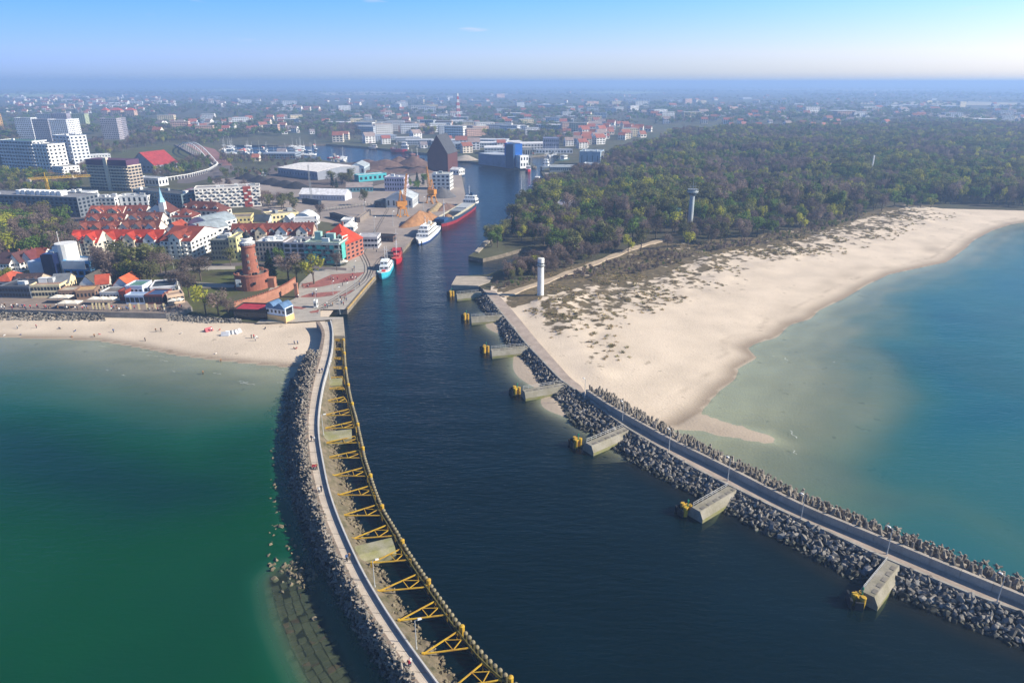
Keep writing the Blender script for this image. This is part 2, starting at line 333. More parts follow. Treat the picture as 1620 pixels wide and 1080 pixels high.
def water_mat(name, stops, patch, pcol, a_scale=.9, wave=1.0, psc=.012, plo=.45, phi=.7):
    m = bpy.data.materials.new(name); m.use_nodes = True; t = m.node_tree; n = t.nodes; n.clear()
    L = t.links.new
    at = n.new('ShaderNodeAttribute'); at.attribute_name = 'depth'
    g = n.new('ShaderNodeNewGeometry')
    dv = n.new('ShaderNodeMath'); dv.operation = 'DIVIDE'; dv.inputs[1].default_value = 6.0; L(at.outputs['Fac'], dv.inputs[0])
    rp = n.new('ShaderNodeValToRGB'); c = rp.color_ramp
    c.elements[0].position = stops[0][0]; c.elements[0].color = (*stops[0][1], 1)
    c.elements[1].position = stops[-1][0]; c.elements[1].color = (*stops[-1][1], 1)
    for p_, cc in stops[1:-1]: e = c.elements.new(p_); e.color = (*cc, 1)
    L(dv.outputs[0], rp.inputs[0])
    nz = n.new('ShaderNodeTexNoise'); nz.inputs['Scale'].default_value = psc; nz.inputs['Detail'].default_value = 4; L(g.outputs['Position'], nz.inputs['Vector'])
    mr = n.new('ShaderNodeMapRange'); mr.interpolation_type = 'SMOOTHSTEP'; mr.inputs[1].default_value = plo; mr.inputs[2].default_value = phi; mr.inputs[4].default_value = patch; L(nz.outputs[0], mr.inputs[0])
    mx = n.new('ShaderNodeMix'); mx.data_type = 'RGBA'; mx.inputs[7].default_value = (*pcol, 1)
    L(mr.outputs[0], mx.inputs[0]); L(rp.outputs[0], mx.inputs[6])
    df = n.new('ShaderNodeBsdfDiffuse'); L(mx.outputs[2], df.inputs['Color'])
    tr = n.new('ShaderNodeBsdfTransparent'); tr.inputs['Color'].default_value = (.84, .96, .90, 1)
    al = n.new('ShaderNodeMath'); al.operation = 'MULTIPLY'; al.inputs[1].default_value = -1.0/a_scale; L(at.outputs['Fac'], al.inputs[0])
    ex = n.new('ShaderNodeMath'); ex.operation = 'EXPONENT'; L(al.outputs[0], ex.inputs[0])
    ms = n.new('ShaderNodeMixShader'); L(ex.outputs[0], ms.inputs[0]); L(df.outputs[0], ms.inputs[1]); L(tr.outputs[0], ms.inputs[2])
    mapn = n.new('ShaderNodeMapping'); mapn.inputs['Rotation'].default_value = (0, 0, R(14)); mapn.inputs['Scale'].default_value = (.35, 1.0, 1.0); L(g.outputs['Position'], mapn.inputs['Vector'])
    w1 = n.new('ShaderNodeTexNoise'); w1.inputs['Scale'].default_value = .75; w1.inputs['Detail'].default_value = 6; w1.inputs['Roughness'].default_value = .62; L(mapn.outputs[0], w1.inputs['Vector'])
    w2 = n.new('ShaderNodeTexNoise'); w2.inputs['Scale'].default_value = .09; w2.inputs['Detail'].default_value = 3; L(mapn.outputs[0], w2.inputs['Vector'])
    ad = n.new('ShaderNodeMath'); ad.operation = 'MULTIPLY_ADD'; ad.inputs[1].default_value = 1.6; L(w2.outputs[0], ad.inputs[0]); L(w1.outputs[0], ad.inputs[2])
    b = n.new('ShaderNodeBump'); b.inputs['Strength'].default_value = .5; b.inputs['Distance'].default_value = .42*wave; L(ad.outputs[0], b.inputs['Height'])
    gl = n.new('ShaderNodeBsdfGlossy'); gl.inputs['Roughness'].default_value = .07; L(b.outputs[0], gl.inputs['Normal'])
    dp_ = n.new('ShaderNodeVectorMath'); dp_.operation = 'DOT_PRODUCT'; L(b.outputs[0], dp_.inputs[0]); L(g.outputs['Incoming'], dp_.inputs[1])
    ab = n.new('ShaderNodeMath'); ab.operation = 'ABSOLUTE'; L(dp_.outputs['Value'], ab.inputs[0])
    om = n.new('ShaderNodeMath'); om.operation = 'SUBTRACT'; om.inputs[0].default_value = 1.0; om.use_clamp = True; L(ab.outputs[0], om.inputs[1])
    pw5 = n.new('ShaderNodeMath'); pw5.operation = 'POWER'; pw5.inputs[1].default_value = 5.0; L(om.outputs[0], pw5.inputs[0])
    fr = n.new('ShaderNodeMath'); fr.operation = 'MULTIPLY_ADD'; fr.inputs[1].default_value = .98; fr.inputs[2].default_value = .02; L(pw5.outputs[0], fr.inputs[0])
    m2 = n.new('ShaderNodeMixShader'); L(fr.outputs[0], m2.inputs[0]); L(ms.outputs[0], m2.inputs[1]); L(gl.outputs[0], m2.inputs[2])
    o = n.new('ShaderNodeOutputMaterial'); L(m2.outputs[0], o.inputs['Surface'])
    return m
def sea_grid(name, ys, x0f, x1f, nx, depthf, m, label=None):
    t = np.linspace(0, 1, nx)
    X = np.array([x0f(y)+(x1f(y)-x0f(y))*t for y in ys]); Y = np.repeat(np.array(ys)[:, None], nx, 1)
    me = gridmesh(name, X, Y, np.zeros_like(X), m, None, {'depth': depthf(X, Y)})
    return tag(link(name, me), kind='structure')
lmid = [a.lerp(b, .5) for a, b in zip(LL, LR)]
rmid = [a+(a-b).normalized()*3.0 for a, b in zip(RL, RO)]
WATER_L = water_mat('sea_water_green', [(0, (.18, .22, .14)), (.06, (.11, .19, .11)), (.16, (.040, .13, .072)), (.36, (.005, .078, .036)), (.55, (.0004, .054, .018)), (.78, (.0004, .034, .024)), (1, (.0004, .018, .026))], .3, (.0004, .024, .026), .7, .8, .011, .43, .62)
WATER_C = water_mat('harbour_water_navy', [(0, (.04, .04, .03)), (.12, (.004, .014, .018)), (.4, (.0008, .009, .013)), (1, (.0004, .007, .010))], .6, (.0006, .011, .018), .6, 1.5, .03)
WATER_R = water_mat('sea_water_turquoise', [(0, (.23, .195, .13)), (.07, (.15, .168, .11)), (.16, (.065, .16, .13)), (.36, (.020, .135, .14)), (.62, (.009, .11, .145)), (1, (.004, .07, .12))], .3, (.004, .06, .10), 1.5, .8, .02, .5, .66)
def dL(X, Y):
    z, s, ins, dp = seabedL(X, Y); d = np.maximum(-z, .02)
    d = np.minimum(d, .10+.5*np.maximum(0, polydist(X, Y, WL([(456,915),(466,960),(488,1010),(516,1060),(552,1112)], 0))-3.5)); d = np.minimum(d, .15+.9*np.maximum(0, dp-2.0))
    return d
sea_grid('sea', np.linspace(12, 300, 150), lambda y: -520.0, lambda y: float(xat(lmid, y)), 150, dL, WATER_L)
def bankz(X, Y):        # sand washed up against the boulders between the stub piers
    ro = polydist(X, Y, RO); z = np.full(X.shape, -4.0)
    for px, py, rad in ((832,588,17.0),(786,515,9.0),(872,640,8.0)):
        p = W(px, py); z = np.maximum(z, .75*np.exp(-(np.hypot(X-p.x, Y-p.y)/rad)**2)-.11*ro-.12)
    return z
def dC(X, Y):
    d = np.full(X.shape, 5.0)
    ro = polydist(X, Y, RO); d = np.minimum(d, 1.5+ro*.4)
    return np.clip(np.minimum(d, -bankz(X, Y)*1.0+.02), .02, 5)
sea_grid('harbour_water', list(np.linspace(12, 300, 110))+list(np.linspace(305, 1500, 60)), lambda y: float(xat(lmid, y)) if y < 288 else -620.0, lambda y: float(xat(rmid, y)) if y < 288 else (25.0 if y < 400 else 150.0), 90, dC, WATER_C)
def dR(X, Y):
    z, s, ins, dm = seabedR(X, Y); return np.where(ins, .03, np.maximum(-z, .02))
sea_grid('sea', np.linspace(12, 640, 260), lambda y: float(xat(rmid, y)) if y < 185 else max(26.0, float(xat(RL, min(y, 288)))+3), lambda y: 760.0, 260, dR, WATER_R)

SEABED = mat('sea_bed', (.05, .05, .04), .95, .4, .05)
bedp = [Vector((-560, 5, 0)), Vector((800, 5, 0)), Vector((800, 1550, 0)), Vector((-660, 1550, 0)), Vector((-660, 320, 0))]
sheet('sea_bed', bedp, -7.0, SEABED)

# sand material with wet strip and dune vegetation attributes
def sand_mat(name, dry, wet, scrubA, scrubB):
    m = bpy.data.materials.new(name); m.use_nodes = True; t = m.node_tree; n = t.nodes; L = t.links.new
    p = n['Principled BSDF']; p.inputs['Roughness'].default_value = .95; p.inputs['Specular IOR Level'].default_value = .15
    g = n.new('ShaderNodeNewGeometry')
    def nz(s, d=5):
        k = n.new('ShaderNodeTexNoise'); k.inputs['Scale'].default_value = s; k.inputs['Detail'].default_value = d; L(g.outputs['Position'], k.inputs['Vector']); return k
    def mr(src, a, b, c=0, d=1):
        k = n.new('ShaderNodeMapRange'); k.inputs[1].default_value = a; k.inputs[2].default_value = b; k.inputs[3].default_value = c; k.inputs[4].default_value = d; L(src, k.inputs[0]); return k.outputs[0]
    def mx(f, a, b):
        k = n.new('ShaderNodeMix'); k.data_type = 'RGBA'; L(f, k.inputs[0])
        for i, c in ((6, a), (7, b)):
            if isinstance(c, tuple): k.inputs[i].default_value = (*c, 1)
            else: L(c, k.inputs[i])
        return k.outputs[2]
    base = mx(mr(nz(.06).outputs[0], .35, .68), dry, tuple(c*.82 for c in dry))
    base = mx(mr(nz(.9, 8).outputs[0], .55, .8, 0, .35), base, tuple(c*.5 for c in dry))
    aw = n.new('ShaderNodeAttribute'); aw.attribute_name = 'wet'
    base = mx(aw.outputs['Fac'], base, wet)
    ag = n.new('ShaderNodeAttribute'); ag.attribute_name = 'scrub'
    sm = n.new('ShaderNodeMath'); sm.operation = 'ADD'; L(ag.outputs['Fac'], sm.inputs[0])
    L(mr(nz(.22, 7).outputs[0], .3, .7, -.5, .5), sm.inputs[1])
    cl = mr(sm.outputs[0], .42, .62)
    veg = mx(mr(nz(.5, 6).outputs[0], .35, .65), scrubA, scrubB)
    L(mx(cl, base, veg), p.inputs['Base Color'])
    b = n.new('ShaderNodeBump'); b.inputs['Strength'].default_value = .5; b.inputs['Distance'].default_value = .25; L(nz(1.4, 6).outputs[0], b.inputs['Height']); L(b.outputs[0], p.inputs['Normal'])
    return m
SAND = sand_mat('dune_sand', (.69, .585, .465), (.27, .215, .16), (.10, .085, .05), (.175, .135, .08))
xs = np.arange(-30, 760, 2.2); ys = np.arange(95, 690, 2.2); X, Y = np.meshgrid(xs, ys)
Z, S, INS, DM = seabedR(X, Y)
keep = (insidemask(X, Y, INL) | (S < 45) | (~INS & (S < 160)))
wl = np.array([float(xat(RWT, y))+.5 if y < 195 else float(xat(RW_N, y)) for y in ys]); keep &= X > wl[:, None]-.3
wet = np.where(INS, np.exp(-(S/5.0)**2)*.95+.4*np.exp(-((S-9-4*(fbm(X, Y, 14, 41)-.5))/.9)**2)*np.clip(fbm(X, Y, 5, 42)*3-1, 0, 1) + .55*np.exp(-((S-13)/5)**2)*np.clip(fbm(X, Y, 40, 12)*4-2.2, 0, 1), .5)
wet = np.maximum(wet, np.clip(1-polydist(X, Y, SPITL)/6, 0, 1)*.35)
scrub = np.where(insidemask(X, Y, SCRUB), .95, np.clip(DM*.72-.16, 0, .55)+.12*DM*(fbm(X, Y, 25, 21)-.5))*INS
me = gridmesh('beach', X, Y, Z, SAND, keep, {'wet': wet, 'scrub': scrub}); tag(link('beach', me), kind='structure')
xs = np.arange(-420, -30, 1.8); ys = np.arange(150, 300, 1.8); X2, Y2 = np.meshgrid(xs, ys)
Z2, S2, I2, DP = seabedL(X2, Y2)
keep = (X2 < np.array([float(xat(LL, y)) for y in ys])[:, None]+1) & (Y2 < 298)
me = gridmesh('beach', X2, Y2, Z2, SAND, keep, {'wet': np.where(I2, np.exp(-(S2/3.0)**2)*.95, .6), 'scrub': np.zeros_like(X2)}); tag(link('beach', me), kind='structure')
xs = np.arange(-45, 45, 1.0); ys = np.arange(160, 320, 1.0); X3, Y3 = np.meshgrid(xs, ys); Z3 = bankz(X3, Y3)
keep = (Z3 > -2.5) & (X3 < np.array([float(xat(RL, y)) for y in ys])[:, None])
me = gridmesh('sand_bank', X3, Y3, Z3, SAND, keep, {'wet': np.full(X3.shape, .45), 'scrub': np.zeros_like(X3)}); tag(link('sand_bank', me), kind='structure')

# ---- land: one sheet to the horizon, cut along the quays
ASPH = mat('worn_asphalt', (.17, .15, .14), .9, .35, .03, fine=.12)
GROUND = mat('land_mixed', (.062, .075, .032), .95, .5, .006, col2=(.10, .09, .055), fine=.35)
LAND = [(-2600,470),(-600,478),(-100,486),(0,489),(160,492),(270,494),(330,500),(372,508),(425,511),(470,509),(500,507),(524,505),(543,504),(543,501),(507,501),(507,489),(549,489.5),(592,438.5),(637,395),(651,379.5),(700,346),(739,321.5),(729.5,271),(712,262.5),(690,263),(674,262),(645,252),(600,257),(568,257),(536,257),(492,250),(440,247),(360,243),(345,238),(360,229),(440,230),(516,228),(582,232.5),(645,239.5),(676,242.5),(703,248),(756,257),(820.7,266),(849,263),(837,256),(836,247),(868,244),(886,247),(876,258),(856,272),(861,280),(841,302),(832,314),(818,321),(813,331),(786,367),(764,383),(752,397),(741,405),(764,409),(790,403),(825,393.5),(866,398),(866,405),(830,413),(772,434),(722,437),(714,450.5),(757,452),(764,458),(800,478),(840,472),(900,448),(970,430),(1050,412),(1110,398),(1200,384),(1300,364),(1390,338),(1440,329),(1620,332),(2600,326)]
landP = WL(LAND, 2.2)
far = 15500.0
landP = landP[:]
landP[0] = Vector((-9000, landP[0].y, 2.2)); landP[-1] = Vector((9000, landP[-1].y, 2.2))
landP += [Vector((12000, 3000, 2.2)), Vector((12000, far, 2.2)), Vector((-12000, far, 2.2)), Vector((-12000, 3000, 2.2))]
QUAY = mat('quay_wall_stone', (.22, .19, .15), .9, .4, .4, fine=.2)
sheet('ground', landP, 2.2, GROUND, skirt=4.0, skirt_mat=QUAY)
# forest floor, port yards, plaza, lawns, roads
FLOOR = mat('woodland_floor', (.062, .05, .036), .95, .45, .05, col2=(.06, .065, .03), fine=.3)
sheet('woodland_floor', [(800,345),(846,303),(905,292),(960,262),(1000,238),(1080,212),(1250,202),(1650,200),(2200,205),(2200,320),(1620,331),(1440,328),(1390,337),(1290,362),(1110,394),(1040,405),(960,425),(870,440),(838,420),(868,400),(862,394),(800,392),(790,372)], 2.26, FLOOR)
YARD = mat('port_yard_ground', (.36, .305, .265), .95, .3, .025, col2=(.25, .215, .195), fine=.15)
sheet('port_yard', [(545,420),(592,438.4),(637,395),(651,379.6),(700,346.2),(738.6,321.5),(729,271.5),(690,268),(570,300),(470,296),(400,290),(380,280),(330,285),(400,330),(470,345),(520,352),(560,365),(575,392)], 2.27, YARD)
sheet('port_yard', [(430,262),(536,258),(568,258),(645,253),(690,264),(690,268),(570,299),(470,295),(420,283)], 2.27, mat('timber_yard_ground', (.17, .13, .11), .95, .4, .06, col2=(.10, .085, .08), fine=.25))
PAVE = mat('plaza_paving', (.40, .37, .33), .9, .15, .3, fine=.12)
plaza = sheet('plaza', [(405,511),(470,509.2),(500,507),(524,505.2),(543,504.2),(543,501.5),(507,501.2),(507,489.2),(548.6,489.4),(591.6,438.7),(575,400),(560,398),(548,420),(500,424),(474,448),(470,470),(440,485)], 2.28, PAVE)
REDP = mat('red_brick_paving', (.33, .13, .11), .9, .25, .5, fine=.2)
for pp in ([(486,451),(525,434),(570,431),(578,430),(560,443),(505,454),(478,456)], [(475,469),(490,464),(540,460),(527,467),(505,470),(477,470)], [(462,484),(486,486),(478,489),(466,488)], [(536,468),(561,457),(556,462),(545,468)], [(478,449),(497,445),(486,453),(476,453)], [(489,493),(506,489),(503,494),(492,495)]):
    sheet('red_paving', pp, 2.33, REDP)
TARM = mat('promenade_paving', (.27, .22, .19), .9, .2, .3, fine=.15)
# raised promenade with its sea wall
SEAW = mat('sea_wall_concrete', (.23, .22, .21), .9, .3, .4, fine=.2)
prom = sheet('promenade', [(-700,474),(-100,485.5),(0,489.3),(160,493.2),(262,495.5),(290,492),(304,486),(296,476),(200,462),(0,452),(-700,440)], 4.0, TARM, skirt=3.6, skirt_mat=SEAW)
GRASS = mat('park_lawn', (.09, .115, .025), .95, .35, .08, col2=(.07, .06, .03), fine=.3)
sheet('park_lawn', [(165,452),(240,470),(300,488),(372,500),(362,470),(420,448),(460,452),(470,436),(380,412),(300,410),(200,410),(110,420)], 2.25, GRASS)
sheet('lawn', [(432,446),(446,444),(460,448),(452,453),(438,452)], 2.31, mat('bright_lawn', (.11, .16, .03), .95, .3, .2, fine=.2))
sheet('lawn', [(135,246),(240,232),(330,226),(345,235),(310,250),(255,262),(200,262)], 2.26, GRASS)
sheet('path', [(285,421),(372,421),(372,426),(280,427)], 2.30, PAVE)
sheet('path', [(310,446),(372,450),(370,455),(316,455)], 2.30, PAVE)
sheet('path', [(430,452),(446,452),(438,462),(395,476),(372,476),(420,466)], 2.30, PAVE)
# sandy track through the dunes and across the scrub
SANDY = mat('sandy_track', (.46, .37, .27), .95, .2, .3, fine=.2)
# roads
ROADM = mat('road_asphalt', (.15, .13, .13), .9, .25, .1, fine=.1)
sheet('road', [(283,278),(330,268),(352,262),(368,262),(372,270),(352,278),(300,290),(280,290)], 2.32, ROADM)
sheet('road', [(345,262),(368,262),(340,236),(300,226),(292,228),(322,244)], 2.32, mat('red_road', (.30, .15, .13), .9, .2, .1))
sheet('road', [(100,420),(112,340),(135,338),(122,420),(240,432),(330,418),(400,414),(548,424),(548,428),(400,419),(330,424),(240,437)], 2.29, ROADM)
sheet('car_park', [(418,330),(470,336),(482,350),(430,349),(412,336)], 2.31, ROADM)
CONCY = mat('quay_concrete', (.42, .37, .30), .9, .25, .3, fine=.15)
# far fields, thin pale strips on the plain
FIELDS = [('9fae6b', [(-40,150),(60,146),(130,149),(118,153),(0,154)]), ('b08f80', [(-40,169),(60,168),(125,170),(110,172),(-40,174)]), ('a89f86', [(500,147),(580,145),(660,147),(600,151),(520,151)]), ('8f9a6a', [(900,146),(980,144),(1060,146),(1000,149)]), ('a39a88', [(1050,180),(1200,177),(1420,178),(1640,184),(1640,190),(1420,184),(1200,183)]), ('a09880', [(1120,142),(1300,140),(1500,142),(1400,145)]), ('93a070', [(250,143),(350,141),(420,143),(330,145)]), ('b0a890', [(1300,164),(1500,160),(1660,164),(1660,168),(1450,166)])]
for i, (h, pp) in enumerate(FIELDS): sheet('field', pp, 2.7+.15*i, mat('field_'+h, hexc(h), .95, .2, .01))

# =================================================================== BREAKWATERS
def ribbon(mb, A, B, mi=0):
    n = len(A); mb.add([*A, *B], [(i, i+1, n+i+1, n+i) for i in range(n-1)], mi)
def zed(line, z): return [Vector((p.x, p.y, z)) for p in line]
def lerpl(A, B, t): return [a.lerp(b, t) for a, b in zip(A, B)]
def flat_mesh_from_hull(pts, name, m):
    bm = bmesh.new(); vs = [bm.verts.new(p) for p in pts]
    r = bmesh.ops.convex_hull(bm, input=vs)
    bmesh.ops.delete(bm, geom=[v for v in bm.verts if not v.link_faces], context='VERTS')
    bmesh.ops.recalc_face_normals(bm, faces=bm.faces)
    me = bpy.data.meshes.new(name); bm.to_mesh(me); bm.free()
    me.materials.append(m); return me
ROCK = mat('granite_rock', (.195, .185, .17), .85, .35, .4, rnd=.3, fine=.25, isl=.5)
ROCKD = mat('wet_dark_rock', (.085, .085, .08), .6, .4, .4, fine=.25, col2=(.04, .045, .03), isl=.4)
rng = random.Random(5)
BOULD = []
for k in range(9):
    pts = []
    for _ in range(13):
        v = Vector((rng.gauss(0, 1), rng.gauss(0, 1), rng.gauss(0, 1))).normalized()
        pts.append(Vector((v.x*.62*rng.uniform(.85, 1.15), v.y*.5*rng.uniform(.85, 1.15), v.z*.42*rng.uniform(.85, 1.1))))
    BOULD.append(flat_mesh_from_hull(pts, 'boulder', ROCK))
TETM = mat('tetrapod_concrete', (.28, .25, .215), .9, .3, .5, rnd=.2, fine=.2, col2=(.13, .118, .10), isl=.25)
def tetra_mesh():
    mb = MB(); dirs = [Vector((0, 0, 1))]+[Vector((math.cos(a)*.943, math.sin(a)*.943, -.333)) for a in (0, 2.094, 4.189)]
    for d in dirs: mb.bar((0, 0, 0), d*1.0, .34, 6, 0, .2)
    return mb.mesh('tetrapod', TETM)
TETRA = tetra_mesh()
def scatter_parts(name, items, parent, limit=300, rest_name=None):
    """items: (mesh, matrix, apparent size). The largest become parts, the rest one joined mass."""
    items.sort(key=lambda q: -q[2])
    for me, M, s in items[:limit]:
        o = link(name, me, parent); o.matrix_local = M
    V = []; F = []; b = 0; mt = items[0][0].materials[0]
    cache = {}
    for me, M, s in items[limit:]:
        if me.name not in cache: cache[me.name] = ([v.co.copy() for v in me.vertices], [tuple(p.vertices) for p in me.polygons])
        vs, fs = cache[me.name]
        V += [tuple(M @ v) for v in vs]; F += [tuple(i+b for i in f) for f in fs]; b += len(vs)
    if V:
        m2 = bpy.data.meshes.new(rest_name or name); m2.from_pydata(V, [], F); m2.materials.append(mt); m2.update()
        tag(link(rest_name or name+'_mass', m2, parent), kind='stuff')
def rmat(loc, s, tilt=3.2, r=rng):
    return Matrix.Translation(loc) @ Matrix.Rotation(r.uniform(0, 6.28), 4, 'Z') @ Matrix.Rotation(r.uniform(-tilt, tilt), 4, 'X') @ Matrix.Rotation(r.uniform(-tilt, tilt), 4, 'Y') @ Matrix.Diagonal((s*r.uniform(.8, 1.25), s*r.uniform(.85, 1.2), s*r.uniform(.8, 1.1), 1))
def appsize(p, s): return s/max(20, (Vector((p.x, p.y, p.z))-Vector((0, 0, CAM_H))).length)

# ---- curved western breakwater with promenade deck
lb = empty('breakwater', (0, 0, 0), 0, 'curved breakwater with pale walkway and tetrapods on its open sea side', 'breakwater')
core = MB(); ribbon(core, zed(LL, -3), zed(LL, 4.1)); ribbon(core, zed(LL, 4.1), zed(LR, 4.1)); ribbon(core, zed(LR, 4.1), zed(LR, 1.0))
core.build('core', SEAW, lb)
COPE = mat('brown_coping', (.27, .215, .175), .9, .2, .4, fine=.15, rnd=.08)
DECK = mat('cream_deck', (.56, .49, .41), .9, .14, .4, fine=.1, rnd=.06)
DECK2 = mat('cream_deck_worn', (.50, .45, .39), .9, .14, .4, fine=.1, rnd=.06)
nseg = 44
LLs = resample(LL, nseg*4+1); LRs = resample(LR, nseg*4+1)
def slab(A, B, z0, z1, name, m, parent, gap=.012):
    mb = MB(); n = len(A)
    a0, a1 = A[0].lerp(A[1], gap*4), A[-1].lerp(A[-2], gap*4); b0, b1 = B[0].lerp(B[1], gap*4), B[-1].lerp(B[-2], gap*4)
    A = [a0]+list(A[1:-1])+[a1]; B = [b0]+list(B[1:-1])+[b1]
    ribbon(mb, zed(A, z1), zed(B, z1)); ribbon(mb, zed(A, z0), zed(A, z1)); ribbon(mb, zed(B, z1), zed(B, z0))
    mb.add([Vector((A[0].x, A[0].y, z0)), Vector((B[0].x, B[0].y, z0)), Vector((B[0].x, B[0].y, z1)), Vector((A[0].x, A[0].y, z1))], [(0, 1, 2, 3)])
    mb.add([Vector((A[-1].x, A[-1].y, z0)), Vector((B[-1].x, B[-1].y, z0)), Vector((B[-1].x, B[-1].y, z1)), Vector((A[-1].x, A[-1].y, z1))], [(3, 2, 1, 0)])
    return mb.build(name, m, parent)
for i in range(nseg):
    A = LLs[i*4:i*4+5]; B = LRs[i*4:i*4+5]
    slab(lerpl(A, B, -.02), lerpl(A, B, .235), 3.9, 4.5, 'coping_slab', COPE, lb)
    slab(lerpl(A, B, .24), lerpl(A, B, .56), 3.9, 4.32, 'paving_slab', DECK, lb)
    slab(lerpl(A, B, .567), lerpl(A, B, .90), 3.9, 4.32, 'paving_slab', DECK2, lb)
pw = MB(); wa = lerpl(LL, LR, .905); wb = lerpl(LL, LR, 1.0)
ribbon(pw, zed(wa, 4.0), zed(wa, 5.0)); ribbon(pw, zed(wa, 5.0), zed(wb, 5.0)); ribbon(pw, zed(wb, 5.0), zed(wb, 1.0))
pw.build('parapet', mat('pale_parapet', (.55, .54, .52), .85, .15, .4, fine=.1), lb)
EMB = mat('embankment_soil', (.20, .16, .115), .95, .4, .5, col2=(.09, .085, .045), fine=.3)
em = MB(); n4 = 240
sa = resample(wb, n4); sb = resample(LS, n4)
lines = []
for k in range(7):
    t = k/6; ln = []
    for i, (p, q) in enumerate(zip(sa, sb)):
        j = (noise.noise(Vector((i*.33, k*1.3, 2)))*.8+noise.noise(Vector((i*.9, k*2.3, 5)))*.4 if 0 < k else 0); v = p.lerp(q, t*(1+.16*(noise.noise(Vector((i*.11, 3, k*.2))))))
        ln.append(Vector((v.x, v.y, 3.3*(1-t)**1.1-.05+j*(.6 if k < 6 else 1.0))))
    lines.append(ln)
lines.append([Vector((v.x+.4, v.y, -2.5)) for v in lines[-1]])
for a, b in zip(lines, lines[1:]): ribbon(em, a, b)
em.build('embankment', EMB, lb)
items = []
for i in range(240):
    pass
La = resample(LL, 420); Lo = resample(LO, 420)
def side(A, i):
    d = (A[min(i+1, len(A)-1)]-A[max(i-1, 0)]); d.z = 0; d.normalize(); return d
TL = []
for i in range(14, 420):
    w = (La[i]-Lo[i]).length
    for k in range(9):
        t = (k+rng.uniform(-.3, .3))/7.0
        if t > 1.35: continue
        p = La[i].lerp(Lo[i], t) + Vector((rng.uniform(-.5, .5), rng.uniform(-.5, .5), 0)); p.z = max(-.5, .1+4.3*(1-max(0, t)**2.2) + rng.uniform(-.35, .4)) if t < 1 else rng.uniform(-.9, -.0)
        if i < 60 and t < .75-.6*(i-14)/46: continue
        TL.append((TETRA, rmat(p, rng.uniform(.72, .95)), appsize(p, 1)+rng.uniform(0, .002)+max(0, 1-t)*.003))
rng.shuffle(TL)
scatter_parts('tetrapod', TL[:2300], lb, 300, 'tetrapod_mass')
items = []
for i in range(20, 420, 1):
    for k in range(6):
        t = rng.uniform(1.0, 1.9); p = La[i].lerp(Lo[i], t)+Vector((rng.uniform(-.7, .7), rng.uniform(-.7, .7), 0)); p.z = -.35-1.4*(t-1)+rng.uniform(-.35, .42)
        items.append((BOULD[rng.randrange(9)], rmat(p, rng.uniform(.8, 1.9)), 0))
bm_ = []
for me in BOULD:
    c = me.copy(); c.materials.clear(); c.materials.append(ROCKD); bm_.append(c)
bm2_ = []
for me in BOULD:
    c = me.copy(); c.materials.clear(); c.materials.append(mat('bank_rock', (.24, .20, .14), .9, .4, .6, fine=.3, col2=(.12, .11, .07))); bm2_.append(c)
items = [(bm_[BOULD.index(a)], b, c) for a, b, c in items]
scatter_parts('boulder', items, lb, 0, 'submerged_rock_mass')
items = []
for i in range(n4):
    for k in range(5):
        t = rng.choice([rng.uniform(.55, 1.15), rng.uniform(.85, 1.2)]); p = sa[i].lerp(sb[i], t)+Vector((rng.uniform(-.4, .4), rng.uniform(-.5, .5), 0)); p.z = 3.2*max(0, 1-t)**1.1-.05+rng.uniform(-.15, .2)
        items.append((bm2_[rng.randrange(9)], rmat(p, rng.uniform(.35, .95)), 0))
scatter_parts('boulder', items, lb, 0, 'bank_rubble')
# rows of old concrete blocks lying awash off the breakwater
BLK = mat('weedy_block', (.07, .06, .038), .9, .4, .8, fine=.3, col2=(.035, .036, .02), rnd=.25)
bl = WL([(456,922),(466,960),(488,1010),(516,1060),(552,1112)], 0); bls = resample(bl, int(length(bl)/1.55))
for i in range(len(bls)-1):
    d = (bls[i+1]-bls[i]).normalized(); s_ = Vector((d.y, -d.x, 0)); s_ = s_ if s_.x > 0 else -s_
    for k in range(6):
        if rng.random() < (.5 if k in (0, 5) else .07): continue
        c = bls[i]+s_*1.55*(k-2.6)+Vector((rng.uniform(-.12, .12), rng.uniform(-.12, .12), 0))
        mb = MB(); a, b = rng.uniform(.66, .78), rng.uniform(.66, .76); mb.prism([(-a, -b), (a, -b*.93), (a*.95, b), (-a, b)], -.9, 0, 0, .95)
        o = mb.build('concrete_block', BLK, lb); o.location = (c.x, c.y, -.10+rng.uniform(-.2, .12)-(.12 if k in (0, 5) else 0)); o.rotation_euler = (rng.uniform(-.06, .06), rng.uniform(-.06, .06), math.atan2(d.y, d.x)+rng.uniform(-.1, .1))
items = []
for i in range(90):
    p = W(rng.gauss(468, 14), rng.gauss(905, 16), 0); p.z = rng.uniform(-.5, .25); items.append((bm2_[rng.randrange(9)], rmat(p, rng.uniform(.6, 1.2)), 0))
for i in range(160):
    p = W(rng.uniform(425, 470), rng.uniform(640, 900), 0); p.z = rng.uniform(-.75, .05); items.append((bm_[rng.randrange(9)], rmat(p, rng.uniform(.5, 1.2)), 0))
scatter_parts('boulder', items, lb, 0, 'outlying_rock_mass')
